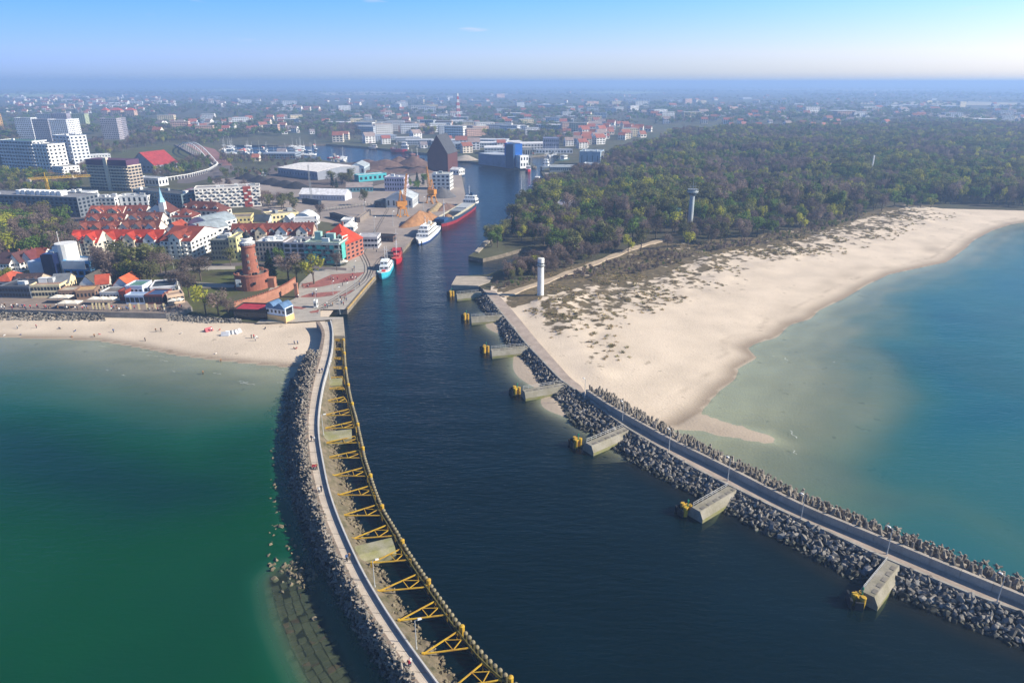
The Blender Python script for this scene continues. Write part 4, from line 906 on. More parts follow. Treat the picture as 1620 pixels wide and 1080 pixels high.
B('townhouse', 'cream gabled house with round window beside the grey barrel roofs', 'house', (336,366), (358,366), 14, 7.5, 'gable', 5, 'ecdfb8', RED3, 2, 4, axis='v', group=TG)
B('arched_house', 'white house with grey barrel roof, the one closer to the park', 'house', (296,392), (327,396), (336,382), 11, 'barrel', 4, 'e8e8e8', '8f9aa2', 4, 6, sides='fr', group='barrel roofed houses')
B('arched_house', 'white house with grey barrel roof, the one behind its twin', 'house', (302,378), (337,382), (346,368), 10.5, 'barrel', 4, 'e4e4e4', '96a2aa', 4, 6, sides='fr', group='barrel roofed houses')
wb_ = B('apartment_block', 'large white five storey apartment block with rows of recessed balconies', 'building', (312,331), (414,326), 15, 15.5, wall='ece8e2', rc='9a9898', floors=6, bays=16, balc=2, clutter=8, ww=.6)
mb = MB(); L_ = frame_of((312,331), (414,326), 15, GZ)[3]; mb.box(L_*.74, L_*.86, -.6, 3, 0, 15.9); mb.build('stair_bay', wall_mat('9a4a40'), wb_)
B('apartment_block', 'narrow plum coloured block adjoining the white balcony apartments', 'building', (296,326), (311,326), 14, 12, wall='6b4a6a', rc='8a8c90', floors=4, bays=3)
B('apartment_block', 'pale blue grey block left behind the plum one', 'building', (280,328), (295,328), 14, 10, wall='c2c8d6', rc='8a8c90', floors=4, bays=4)
B('apartment_block', 'pale yellow flat roofed building beside the barrel roofed houses', 'building', (349,366), (399,364), 15, 8.5, wall='e0cf92', rc='8a7f70', floors=3, bays=8, clutter=2)
B('apartment_block', 'low building with dark slate roof next to the yellow block', 'building', (401,360), (425,360), 12, 4, 'gable', 3.5, 'c8ccd0', '3b4552', 1, 5)
B('apartment_block', 'cream building with lit gable wall beside the car park', 'building', (426,357), (474,352), 13, 7, wall='e9dcae', rc='a09888', floors=2, bays=8, clutter=3)
B('market_hall', 'white barrel vaulted hall with glazed arches beside the cream building', 'hall', (462,358), (498,358), 14, 4, 'barrel', 5, 'e8eaec', 'd2d8dc', 1, 6, wh=.6)
B('market_hall', 'small round fronted white vault beside the larger barrel hall', 'hall', (449,358), (461,358), 12, 3.5, 'barrel', 3.5, 'e8eaec', 'cfd6dc', 1, 2, wh=.6)
B('apartment_block', 'white building with arched windows behind the long red tiled row', 'building', (467,369), (503,367), 12, 8, wall='e8e8ea', rc='a9acb0', floors=3, bays=7)
B('townhouse', 'very long red brown tiled row with dormers behind the waterfront offices', 'house', (367,392), (496,390), 14, 7.5, 'gable', 5.5, 'b9a394', '784034', 3, 20, dorm=9, chim=6, xg=4, group=TG)
B('apartment_block', 'dark fronted building with yellow stair tower beside the lighthouse', 'building', (337,412), (366,412), 15, 11, wall='6c7068', rc='7d8488', floors=4, bays=6, clutter=3)
B('stair_tower', 'narrow pale yellow tower block touching the dark fronted building by the lighthouse', 'building', (366.3,412), (378,412), 14, 12.5, wall='ddd39a', rc='8c8c86', floors=4, bays=2, ww=.35)
B('office_building', 'brownish grey office front with white roof plant, beside the lighthouse lantern', 'building', (407,413), (451,413), 15, 10.5, wall='a49a92', rc='dfe3e6', floors=4, bays=8, ww=.45, wh=.65, clutter=8, trim='8d8580')
B('office_building', 'white framed office front with large dark panes between office and scaffolding', 'building', (451.6,414.5), (484,415), 15, 10.5, wall='cfcbd0', rc='8c8a8c', floors=4, bays=3, ww=.74, wh=.7, clutter=3)
tb = B('office_building', 'building wrapped in turquoise scaffold netting on the plaza', 'building', (484.6,417.5), (539,419), 15, 11.5, wall='b8c4be', rc='7d8f86', floors=4, bays=6, ww=.6, wh=.55, clutter=2)
mb = MB(); wid = frame_of((484.6,417.5), (539,419), 15, GZ)[3]
for k in range(9): mb.box(wid*k/8-.08, wid*k/8+.08, -1.4, -1.24, 0, 12.5)
for f in range(5): mb.box(0, wid+1, -1.5, -.1, .6+f*2.6, .75+f*2.6); mb.box(wid+.1, wid+1.2, 0, 13, .6+f*2.6, .75+f*2.6)
mb.build('scaffold', STEEL, tb)
TEAL = mat('turquoise_netting', (.10, .46, .42), .9, .3, .5)
mb = MB()
for k in range(8):
    for f in range(4):
        if (k*7+f*3) % 5 < 3: mb.box(wid*k/8+.1, wid*(k+1)/8-.1, -1.58, -1.53, 1.0+f*2.6, 2.3+f*2.6+(.8 if (k+f) % 3 == 0 else 0))
mb.box(wid+1.22, wid+1.27, .3, 6, 3, 11.5); mb.build('netting', TEAL, tb)
mb = MB(); mb.box(3, 6.5, 8, 11, 11.4, 16); mb.box(9.5, 14, 8, 11, 11.4, 15.2); mb.build('lift_tower', mat('pale_teal', (.33, .52, .50), .8, .2, .3), tb)
B('townhouse', 'tall building with steep bright orange red roof beside the scaffolding', 'house', (506,409), (549,413), 18, 9.5, 'hip', 9, 'a86a58', 'c04428', 4, 7, dorm=2, chim=1)
B('pavilion', 'two storey pale pavilion with dark ground floor by the rail tracks', 'building', (566,393), (598,393), 11, 6.5, wall='d4d4d8', rc='b4b4b8', floors=2, bays=6, ww=.8, wh=.45)
B('shed', 'long low dark roofed open shed behind the pale pavilion', 'shed', (578,381), (622,383), 7, 3, wall='5c4a44', rc='2e3034', floors=1, bays=9, ww=.7)
B('kiosk_building', 'white marquee roofs beside the orange red roofed house', 'building', (541,366), (560,366), 12, 3, 'hip', 2.5, 'f0f0ee', 'f0f0ec', 1, 4)
B('kiosk_building', 'small white pavilion next to the marquee at the yard corner', 'building', (540,358), (556,358), 10, 4, wall='e4e4e4', rc='d8dadc', floors=1, bays=4)
# --- high hotels and slab blocks further back
B('hotel_tower', 'white eight storey hotel with green trim and stepped balconies', 'building', (8,270), (62,273), 18, 1, wall='d8dade', rc='4e7468', floors=9, bays=12, ytop=222, balc=3, ww=.7, clutter=2, trim='e6e8ea')
B('hotel_tower', 'sunlit white hotel wing stepping down beside the green trimmed hotel', 'building', (63,279), (87,281), 18, 1, wall='f0eeea', rc='9a9c9c', floors=9, bays=5, ytop=228, balc=3, clutter=2)
B('hotel_tower', 'low white stepped end of the hotel wing', 'building', (87.4,281), (104,283), 16, 1, wall='f0eeea', rc='9a9c9c', floors=4, bays=4, ytop=263, balc=3)
B('hotel_tower', 'dark teal glass hotel tower cut by the edge of the picture', 'building', (-30,262), (8,266), 18, 1, wall='33584f', rc='3c5c54', floors=9, bays=10, ytop=221, ww=.75)
B('hotel_tower', 'slim tall hotel tower with bright white end wall', 'building', (95,270), (122,273), 18, 1, wall='d5dae2', rc='8a9096', floors=11, bays=5, ytop=214, balc=2, clutter=3)
hb = B('hotel_tower', 'beige eight storey hotel with a grid of balconies and purple top band', 'building', (145,300), (209,303), 16, 1, wall='b9ab9c', rc='6b5560', floors=8, bays=14, ytop=261, balc=3, ww=.75, wh=.6, clutter=2, trim='d8ccb8')
wd = frame_of((145,300), (209,303), 16, GZ)[3]; mb = MB(); hh = HT(145,300,261); mb.box(.2, wd-.2, -.4, 15, hh+.1, hh+5.2); mb.build('top_storey', wall_mat('5c3f58'), hb)
mb = MB(); mb.box(wd*.46, wd*.54, -1.6, 1, 0, hh+7); mb.build('stair_bay', wall_mat('d9cdb8'), hb)
B('sports_hall', 'hall with steep bright red roof and pale gable behind the beige hotel', 'hall', (207,272), (246,274), 34, 8, 'gable', 13, '8d8f9a', '9c3a3a', 2, 6, axis='v')
B('low_building', 'white low building beside the road in front of the red hall', 'building', (216,293), (252,295), 12, 7, wall='e6e6e8', rc='b0b4b8', floors=1, bays=7)
B('low_building', 'long white flat roof behind the beige hotel', 'building', (139,254), (176,252), 14, 6, wall='d0d4d8', rc='dfe1e2', floors=2, bays=8)
SG = 'prefabricated slab blocks on the skyline'
B('slab_block', 'white eleven storey slab block, first of three standing together', 'building', (30,221), (56,221), 16, 1, wall='dcdfe6', rc='a0a4aa', floors=11, bays=9, ytop=187, group=SG)
B('slab_block', 'grey eleven storey slab block standing between two white ones', 'building', (58,224), (83,224), 16, 1, wall='a8a8b2', rc='90949a', floors=11, bays=9, ytop=189, group=SG)
B('slab_block', 'white eleven storey slab block with lit stair end, last of three', 'building', (85.5,226), (112,226), 18, 1, wall='e2e4ea', rc='a0a4aa', floors=11, bays=9, ytop=190, group=SG)
B('slab_block', 'narrow white stair end block attached to the three slabs', 'building', (112.6,224), (122,224), 18, 1, wall='eceef0', rc='a0a4aa', floors=11, bays=3, ytop=189, group=SG)
B('slab_block', 'grey slab block standing apart in the trees near the wide meadow', 'building', (164,221), (190,221), 16, 1, wall='b0aab2', rc='90949a', floors=11, bays=9, ytop=188, group=SG)
B('slab_block', 'thin grey end wing of the slab block standing apart', 'building', (190.6,219), (197,219), 16, 1, wall='8f8c98', rc='90949a', floors=11, bays=2, ytop=187, group=SG)
B('slab_block', 'yellow and red slab block at the picture edge', 'building', (-22,209), (8,208), 16, 1, wall='d8b070', rc='a0a4aa', floors=10, bays=8, ytop=181, group=SG)
B('slab_block', 'grey rear slab with pale green end behind the three slabs', 'building', (60,202), (84,202), 16, 1, wall='a9b0bc', rc='90949a', floors=11, bays=8, ytop=181, group=SG)
B('slab_block', 'mauve rear slab block behind the white one', 'building', (85,202), (109,202), 16, 1, wall='a59fae', rc='90949a', floors=11, bays=8, ytop=180, group=SG)
B('slab_block', 'pale green end slab at the back of the slab group', 'building', (110,200), (137,200), 16, 1, wall='b6c2a0', rc='90949a', floors=10, bays=8, ytop=181, group=SG)
for (a, b, l) in ((161,171,'orange roofed block nearest the grey slab'),(176,192,'orange roofed block in the middle of three far ones'),(198,213,'orange roofed block last of three far ones')):
    B('orange_block', l, 'building', (a,184), (b,184), 20, 16, 'hip', 7, 'd9b8a0', 'b8563c', 5, 5, group='orange roofed blocks')
# --- port buildings
wh_ = B('warehouse', 'huge white roofed warehouse with pale lit end wall on the port peninsula', 'warehouse', (440.5,277.5), (503,285), (551,273), 8, 'gable', 2.5, '8e94a0', 'e9e6e2', 1, 14, ww=.2, wh=.3, sides='f')
B('warehouse', 'pale blue hall with grey roof behind the conifers', 'warehouse', (553,276), (577,276), 30, 8, 'gable', 3.5, 'b6c6d2', 'a5b0b8', 1, 4, axis='v')
B('tent_hall', 'long white tent hall on the open yard', 'warehouse', (474,316), (546,318), 15, 4.5, 'gable', 4, 'c4c8d4', 'e8e8ec', 1, 16, ww=.1, sides='f')
B('warehouse', 'grey gabled storage hall behind the yellow quay crane', 'warehouse', (611,328.5), (653,329), 26, 7, 'gable', 4.5, 'c0c6cc', 'b4bcc2', 1, 5, axis='v', ww=.3, wh=.6)
B('shed', 'dark lean to shed attached to the grey gabled hall', 'shed', (593,328), (610.5,329), 14, 4.5, wall='3a4654', rc='38424e', floors=1, bays=3)
B('office_building', 'lavender grey three storey office beside the cyan shed', 'building', (609,302.5), (640,303), 18, 12, wall='b9b4c8', rc='a8acb4', floors=3, bays=8, clutter=2)
B('shed', 'low shed with grey roof in front of the cyan walled one', 'shed', (548,304), (590,303), 18, 4, 'gable', 3, '5d8f9c', '9a8f8c', 1, 8)
B('shed', 'cyan walled workshop with white canopy near the conifers', 'shed', (568,288), (612,284), 10, 6, wall='4fb0bc', rc='c8ccd0', floors=1, bays=6)
si = B('grain_store', 'tall dark brick storehouse with steep gable standing on the quay point', 'warehouse', (677,272), (709,273), 34, 20, 'gable', 19, '5c3a38', '4a4c52', 0, 1, axis='v', over=.5)
B('office_building', 'white four storey building below the dark brick storehouse', 'building', (684,300.5), (712,301), 16, 1, wall='dfe0dc', rc='b8bcb8', floors=4, bays=4, ytop=276, ww=.55, clutter=2)
B('shed', 'small white roofed shed at the quay point beside the storehouse', 'shed', (712,276), (726,277), 12, 5, 'gable', 2, 'd8d8d6', 'dcdcdc', 1, 3)
el = B('grain_elevator', 'long blue grey grain hall on the far quay point', 'warehouse', (757,259), (803,265), 30, 1, wall='8394ac', rc='b8c0ca', floors=0, bays=1, ytop=243)
B('grain_elevator', 'dark blue elevator tower joined to the grain hall', 'tower', (800,265.3), (812,265.8), 22, 1, wall='24456e', rc='3a567a', floors=0, bays=1, ytop=229)
B('grain_elevator', 'bright blue elevator tower beside the darker one', 'tower', (812.6,265), (826,264), 20, 1, wall='1f62b8', rc='3a6aa8', floors=0, bays=1, ytop=229)
B('office_building', 'white house with three dark windows at the foot of the blue elevator', 'building', (823,266), (836,265), 12, 1, wall='eef0f2', rc='c0c4c8', floors=2, bays=3, ytop=247)
B('low_building', 'sunlit cream hall behind the blue elevator', 'building', (827,249), (842,249), 20, 12, wall='d9cfc0', rc='c0bcb4', floors=1, bays=4)
B('low_building', 'lavender hall across the second basin', 'building', (860,240), (884,240), 24, 18, wall='8d92a8', rc='7d84a0', floors=3, bays=8)
B('low_building', 'long low white quay shed across the second basin', 'building', (848,243), (906,243), 10, 5, wall='d4d6da', rc='c6c8d0', floors=1, bays=12)
B('warehouse', 'tall grey blue cold store among the trees of the east bank', 'warehouse', (916,263), (949,264), 30, 1, wall='9fb2c2', rc='a2b0bc', floors=1, bays=4, ytop=240, clutter=4, ww=.1)
B('warehouse', 'narrow cream annex of the grey blue cold store', 'warehouse', (949.6,263), (955,263), 20, 1, wall='cfc0ae', rc='b0a8a0', floors=1, bays=1, ytop=241)
B('warehouse', 'white quay building with lit end below the cold store', 'warehouse', (921,271), (945,272), 16, 8, wall='c6d0d8', rc='b0b8be', floors=2, bays=6)
B('shed', 'long grey shed along the second basin', 'shed', (870,272), (909,272), 12, 5, 'gable', 2, 'a2a8ac', '9aa2a8', 1, 12)
B('shed', 'long shed with pale roof edge on the east bank', 'shed', (862,284), (932,284), 12, 5, wall='8a8f92', rc='b9aea4', floors=1, bays=16)
B('low_building', 'small white house with blue door at the end of the long shed', 'house', (929,287), (943,287), 10, 7, wall='d6dce0', rc='b0a8a0', floors=1, bays=3)
B('low_building', 'flat lavender roof hidden among the trees of the east bank', 'building', (880,336), (918,332), 20, 5, wall='9298a8', rc='8d8fa6', floors=1, bays=8, clutter=4)
B('low_building', 'brown flat roofed guard house beside the radar tower', 'building', (1066,362), (1086,362), 12, 5, wall='7d6a5c', rc='8c7868', floors=1, bays=3)
B('control_cabin', 'small pale teal observation cabin among trees by the radar tower', 'building', (1066,352), (1076,352), 6, 9, wall='8fb4ae', rc='a0b8b4', floors=3, bays=2)
# --- promenade restaurants on the raised sea front
Z4 = 4.0
B('restaurant', 'cream restaurant with glazed round terrace on the promenade', 'restaurant', (52,471), (98,470), 11, 5.5, wall='e6d6b0', rc='9a7f70', floors=2, bays=9, ww=.75, wh=.6, z=Z4, sides='fr', clutter=2)
B('restaurant', 'grey roofed cream gable house joined to the round terrace restaurant', 'restaurant', (86,466), (112,464), 12, 5, 'gable', 3, 'ecdcb6', '6f747c', 1, 4, z=Z4)
B('restaurant', 'dark glass fronted restaurant wing left of the round terrace', 'restaurant', (2,471), (50,472), 12, 5, wall='5d6470', rc='4c5058', floors=2, bays=10, ww=.8, wh=.6, z=Z4, clutter=3)
B('restaurant', 'red roofed house at the edge of the picture behind the promenade', 'restaurant', (-6,458), (20,458), 12, 4, 'hip', 3, 'd8ccc0', 'b85a42', 1, 4, z=Z4)
B('restaurant', 'low dark tiled house with brick dormers behind the terrace', 'restaurant', (22,460), (62,459), 12, 3.5, 'gable', 3, 'c8b8a4', '4a3c3c', 1, 6, z=Z4, dorm=3)
B('restaurant', 'low brown bar with striped awnings beside white parasols', 'restaurant', (95,473), (120,472), 7, 3.5, wall='9a8070', rc='b8b2a4', floors=1, bays=5, z=Z4)
B('restaurant', 'bar with orange striped canopy between two parasol terraces', 'restaurant', (122,474), (152,472), 8, 3.6, wall='8d7464', rc='c8a878', floors=1, bays=5, z=Z4)
B('restaurant', 'white gabled cottage with grey shingles behind the orange canopy', 'restaurant', (128,461), (152,461), 11, 3.5, 'gable', 3.8, 'dce2ea', '54524e', 1, 4, axis='v', z=Z4)
B('restaurant', 'cottage wing with rust red roof beside the grey shingled one', 'restaurant', (153,461), (174,459), 11, 3.2, 'gable', 3.2, 'e2dcd2', 'b0523c', 1, 4, z=Z4)
B('restaurant', 'white cottage with orange roof behind the promenade bars', 'restaurant', (181,463), (206,463), 11, 3.5, 'gable', 3.5, 'e4e6ec', 'c0603c', 1, 4, axis='v', z=Z4)
B('restaurant', 'white flat bar with long parasol terrace on the promenade', 'restaurant', (160,475), (190,475), 8, 3.4, wall='d8d6d2', rc='74706c', floors=1, bays=6, z=Z4)
B('restaurant', 'brick red bar between the white bar and the blue white house', 'restaurant', (190.5,476), (201,476), 9, 4.2, wall='8d4034', rc='5c4a46', floors=1, bays=2, z=Z4)
B('restaurant', 'blue white two storey house with green roofed wing', 'restaurant', (201.5,471), (228,471), 9, 5.2, wall='cdd6ea', rc='5f8a80', floors=1, bays=4, z=Z4)
B('restaurant', 'pale blue bar front below the blue white house', 'restaurant', (200,481), (229,481), 5, 3.6, wall='b8c8e0', rc='a2b6d0', floors=1, bays=4, ww=.8, wh=.7, z=Z4)
B('restaurant', 'dark blue awning bar with brick front on the promenade', 'restaurant', (231,481), (259,481), 9, 3.8, wall='7a4a44', rc='3f5a86', floors=1, bays=5, ww=.8, wh=.7, z=Z4)
B('restaurant', 'long white walled restaurant with dark flat roof under the bare tree', 'restaurant', (240,470), (279,467), 12, 4.2, wall='e6e6ea', rc='43505c', floors=1, bays=8, z=Z4)
B('restaurant', 'beige pavilion with open columns at the end of the promenade', 'restaurant', (267,482), (293,478), 7, 3.6, wall='d6bda4', rc='b39c88', floors=1, bays=4, ww=.8, wh=.7, z=Z4)
rs = B('restaurant', 'blue and white cultural building with round white tower and dark glazing', 'building', (104,438), (146,439), (158,431), 8, wall='5fa3d8', rc='cfd4da', floors=2, bays=4, ww=.7, wh=.55)
mb = MB(); mb.box(-.5, 12, -.2, .3, 4.2, 8.4); mb.build('white_band', WHITE, rs)
mb = MB(); mb.cyl(-1.5, 7, 0, 16, 5, 5, 18); mb.cyl(-6, 6, 0, 12.5, 4, 4, 18); mb.build('tower', WHITE, rs)
mb = MB(); mb.box(-10, -4.5, -1.5, -1.0, .5, 11.5); mb.box(-9, -3.5, -1.4, 4, 0, 12); mb.build('glazing', mat('navy_glass', (.012, .02, .07), .15, .2, .5), rs)
mb = MB(); mb.box(-19, -10, 0, 9, -.3, 7.6); mb.build('wing', wall_mat('c6d2e6'), rs)
mb = MB(); mb.bar((-4, 6, 12), (-4, 6, 22), .12); mb.box(-7, -3.5, 4, 8, 12.4, 14.5); mb.build('mast', WHITE, rs)
for i, (a, b, y, c) in enumerate(((-2,18,432,'4e3c40'),(18,34,430,'5a3c3c'),(36,54,427,'6a3638'),(52,70,424,'8c4a3a'))):
    B('villa', ['dark roofed villa with white bow front, first of the row under the wood', 'dark roofed villa with white round gable, second of the row under the wood', 'red brown roofed villa with white round gable beside the bare wood', 'rust roofed villa closest to the round white tower'][i], 'house', (a,y), (b,y), 12, 5, 'gable', 4.5, 'e6e4e0', c, 2, 4, axis='v' if i in (1, 2) else 'u', chim=1, group='villas under the wood')
# wave roofed cafe at the breakwater root and its red canopy
cf = B('cafe', 'cafe with two blue barrel roofs at the root of the curved breakwater', 'cafe', (423,505), (453,509.5), (466,504), 5.4, wall='cfd8e4', rc='5c7ba0', floors=2, bays=5, ww=.5, wh=.5)
_, _, _, wd, dp_ = frame_of((423,505), (453,509.5), (466,504), GZ)
mb = MB(); mb.box(-.2, wd+.2, -.3, dp_+.2, -.4, 2.4); mb.build('base_storey', wall_mat('d8b680'), cf)
for q in range(2):
    mb = MB(); n = 10; x0, x1 = wd*q*.5-.2, wd*(q+1)*.5+.2; pr_ = [(x0+(x1-x0)*k/n, 5.3+2.5*math.sin(math.pi*k/n)) for k in range(n+1)]
    mb.add([(x, -.5, z) for x, z in pr_]+[(x, dp_+.5, z) for x, z in pr_], [(k, k+1, n+2+k, n+1+k) for k in range(n)]+[tuple(range(n+1)), tuple(range(2*n+1, n, -1))]); mb.build('vault', roof_mat('5c7ba0'), cf)
mb = MB(); mb.box(wd-.05, wd+.25, .6, dp_-.6, 2.8, 5.6); mb.build('glazing', GLASS, cf)
pv_ = B('beach_pavilion', 'low dark beach pavilion with flat red roof beside the blue cafe', 'pavilion', (371,504), (423,506), 9, 3.8, wall='3c3432', rc='b03848', floors=1, bays=12, ww=.7, wh=.6)
B('cabin', 'small white kiosk hut on the plaza edge', 'kiosk', (496.5,487), (501.5,487), 2.2, 2.8, wall='e4e4e0', rc='d8d8d4', floors=1, bays=1)

# =================================================================== LANDMARKS
BRICK = mat('red_brick', (.36, .135, .085), .9, .3, .35, fine=.2, col2=(.27, .10, .07))
BRICK2 = mat('orange_brick', (.38, .18, .12), .9, .25, .5, fine=.15)
c = W(391,461,GZ)+Vector((0, 8.0, 0))
lh = empty('lighthouse', (c.x, c.y, GZ), 0, 'round red brick lighthouse with white lantern on a broad fort drum', 'lighthouse')
mb = MB(); mb.lathe([(7.9, -.5), (7.75, 6.6), (8.0, 6.6), (8.0, 7.5), (7.3, 7.5), (7.3, 6.9)], 32); mb.build('fort_drum', BRICK, lh)
mb = MB(); mb.lathe([(7.3, 6.9), (.2, 7.0)], 32); mb.build('terrace', CONCD, lh)
rg = random.Random(3)
for k in range(14):
    a = rg.uniform(0, 6.28); r0 = rg.uniform(4.9, 7); mb = MB(); x, y = r0*math.cos(a), r0*math.sin(a); mb.box(x-.5, x+.5, y-.5, y+.5, 6.9, 7.9+rg.random()*.5)
    mb.build('terrace_planter', [DARK, BRICK2][k % 2], lh)
mb = MB(); mb.lathe([(3.85, 6.9), (3.45, 13), (3.1, 19.5), (3.6, 20.0), (3.6, 20.6), (3.0, 20.6)], 28); sh = mb.build('tower_shaft', BRICK, lh)
for zz in (9.5, 12.5, 15.5):
    mb = MB(); rr = 3.75-.055*(zz-7)
    for a in (-1.35, -.2): mb.box(rr*math.cos(a)-.4, rr*math.cos(a)+.4, rr*math.sin(a)-.25, rr*math.sin(a)+.3, zz, zz+1.3)
    mb.build('window', [CONC], sh)
for a in (-1.9, -1.1, -.3, .4):
    mb = MB(); x, y = 8.1*math.cos(a), 8.1*math.sin(a); mb.box(x-.6, x+.6, y-.6, y+.6, 3.2, 4.2); mb.build('embrasure', DARK, lh)
mb = MB(); x, y = 8.2*math.cos(-2.05), 8.2*math.sin(-2.05); mb.box(x-1.2, x+1.2, y-.5, y+.6, 2.2, 5.6); mb.build('display_panel', WHITE, lh)
mb = MB()
for zz in (21.3, 22.0): mb.lathe([(3.48, zz), (3.56, zz+.04), (3.48, zz+.08)], 28)
for k in range(20): mb.bar((3.52*math.cos(k*.314), 3.52*math.sin(k*.314), 20.5), (3.52*math.cos(k*.314), 3.52*math.sin(k*.314), 22.1), .05)
mb.build('gallery_railing', WHITE, lh)
mb = MB(); mb.lathe([(2.5, 20.6), (2.4, 23.4), (2.9, 23.5), (2.9, 23.8), (1.6, 23.9), (1.55, 25.4)], 20); mb.build('lantern_base', WHITE, lh)
mb = MB(); mb.lathe([(1.62, 24.0), (1.62, 25.3)], 16); mb.build('lantern_glass', GLASS, lh)
mb = MB(); mb.lathe([(1.8, 25.4), (1.6, 25.9), (.9, 26.6), (.25, 26.9), (.06, 28.3)], 16); mb.build('lantern_dome', DARK, lh)
mb = MB(); mb.box(7.5, 11, -1.6, 2.2, -.4, 4.6); mb.build('entrance_porch', BRICK2, lh)
# curved brick retaining wall with pillar
cw = resample(smooth(WL([(372,494),(395,487),(420,480),(445,470),(460,462),(469,453)], 2.3)), 34)
rw = empty('brick_wall', (cw[0].x, cw[0].y, 2.2), 0, 'curved orange brick wall with battlements below the lighthouse', 'wall'); of = Vector((cw[0].x, cw[0].y, 2.2))
mb = MB(); A = [p-of for p in cw]; Bk = [p-of+Vector((-.6, .9, 0)) for p in cw]; n = len(A)
top = lambda L, h: [Vector((p.x, p.y, h)) for p in L]
hh = 4.3
ribbon(mb, top(A, -.5), top(A, hh)); ribbon(mb, top(A, hh), top(Bk, hh)); ribbon(mb, top(Bk, hh), top(Bk, -.5)); mb.build('wall_face', BRICK2, rw)
for i in range(0, n-1):
    mb = MB(); p = (A[i]+A[i+1])/2; q = (Bk[i]+Bk[i+1])/2; mb.bar(Vector((p.x, p.y, hh+.3)), Vector((p.x*.6+q.x*.4, p.y*.6+q.y*.4, hh+.3)), .42); mb.build('merlon', BRICK, rw)
pl = MB(); pc = W(470,470,2.3)-of; pl.box(pc.x-.7, pc.x+.7, pc.y-.7, pc.y+.9, -.3, 6.2); pl.box(pc.x-.85, pc.x+.85, pc.y-.85, pc.y+1.05, 6.2, 6.7); pl.build('pillar', BRICK2, rw)
g = W(400,470,2.3); P_ = [p for p in cw]
# white beacon tower in the dunes
c = W(855,467,3.0)
bt = empty('beacon_tower', (c.x, c.y, 2.6), 0, 'slender white round beacon tower in the dunes', 'tower')
h = HT(855,467,407,3.0); mb = MB(); mb.lathe([(1.55, -.6), (1.42, h*.78)], 20); mb.build('shaft', WHITE, bt)
mb = MB(); mb.lathe([(1.42, h*.78), (1.95, h*.80), (1.95, h*.83), (1.5, h*.83)], 20); mb.build('gallery', STEEL, bt)
mb = MB(); mb.lathe([(1.5, h*.83), (1.5, h), (1.2, h+.1), (.1, h+.15)], 20); mb.build('head', WHITE, bt)
mb = MB()
for k in range(8): mb.bar((2*math.cos(k*.785), 2*math.sin(k*.785), h*.82), (2*math.cos(k*.785), 2*math.sin(k*.785), h*.88), .05)
mb.lathe([(2.0, h*.875), (2.05, h*.885)], 16); mb.bar((0, 0, h), (0, 0, h+2.6), .08); mb.bar((-1, 0, h+1.3), (1, 0, h+1.3), .12); mb.bar((.7, .3, h), (.7, .3, h+1.6), .06); mb.build('antenna', DARK, bt)
# radar tower
c = W(1091,358,GZ); h = HT(1091,358,301)
rt = empty('radar_tower', (c.x, c.y, GZ), 0, 'grey concrete radar tower with round head rising from the wood', 'tower')
RC = mat('blue_grey_concrete', (.42, .47, .50), .8, .15, .3)
mb = MB(); mb.lathe([(1.9, -.5), (1.6, h*.82), (1.6, h*.84)], 16); mb.build('shaft', RC, rt)
mb = MB(); mb.lathe([(1.6, h*.84), (3.0, h*.89), (3.0, h*.93), (3.7, h*.95), (3.7, h*.98), (2.2, h*.98), (2.2, h)], 18); mb.build('head', RC, rt)
mb = MB(); mb.lathe([(3.05, h*.885), (3.05, h*.925)], 18); mb.build('window_band', GLASS, rt)
mb = MB()
for k in range(14): mb.bar((3.6*math.cos(k*.449), 3.6*math.sin(k*.449), h*.98), (3.6*math.cos(k*.449), 3.6*math.sin(k*.449), h*.98+1.2), .08)
mb.lathe([(3.6, h*.98+1.15), (3.66, h*.98+1.25)], 18); mb.build('railing', STEEL, rt)
mb = MB(); mb.bar((0, 0, h), (0, 0, h+9), .3, r2=.12); mb.bar((-2.5, 0, h+2.5), (2.5, .3, h+2.5), .25); mb.bar((1.5, 0, h), (1.5, 0, h+5), .12); mb.bar((-1.7, .5, h), (-1.7, .5, h+4), .12); mb.build('radar_mast', STEEL, rt)
# lattice masts
def lattice(name, label, px, yb, yt, w0, w1, cols, cat='mast', group=None, n=9, r=.18):
    c = W(px, yb, GZ); h = HT(px, yb, yt); o = empty(name, (c.x, c.y, GZ), .4, label, cat, group)
    for k in range(n):
        mb = MB(); z0, z1 = h*k/n, h*(k+1)/n; a, b = w0+(w1-w0)*k/n, w0+(w1-w0)*(k+1)/n
        cr_ = [(-1, -1), (1, -1), (1, 1), (-1, 1)]
        for i in range(4):
            (x, y), (x2, y2) = cr_[i], cr_[(i+1) % 4]
            mb.bar((x*a, y*a, z0), (x*b, y*b, z1), r); mb.bar((x*a, y*a, z0), (x2*b, y2*b, z1), r*.6); mb.bar((x*b, y*b, z1), (x2*b, y2*b, z1), r*.6)
        mb.build('mast_section', cols[k % len(cols)], o)
    return o
RW1 = mat('mast_red', (.5, .06, .05), .6, .15, 1)
lattice('radio_mast', 'tall red and white radio mast above the far town', 725, 186, 148, 5, 1.0, [RW1, WHITE, RW1, WHITE], n=8, r=.9)
lattice('lattice_mast', 'thin lattice floodlight mast by the white warehouse', 493, 318, 261, .7, .4, [STEEL], n=12, r=.12)
lattice('guyed_mast', 'thin pale guyed mast standing in the wood', 1377, 280, 246, .5, .4, [WHITE], n=8, r=.22)
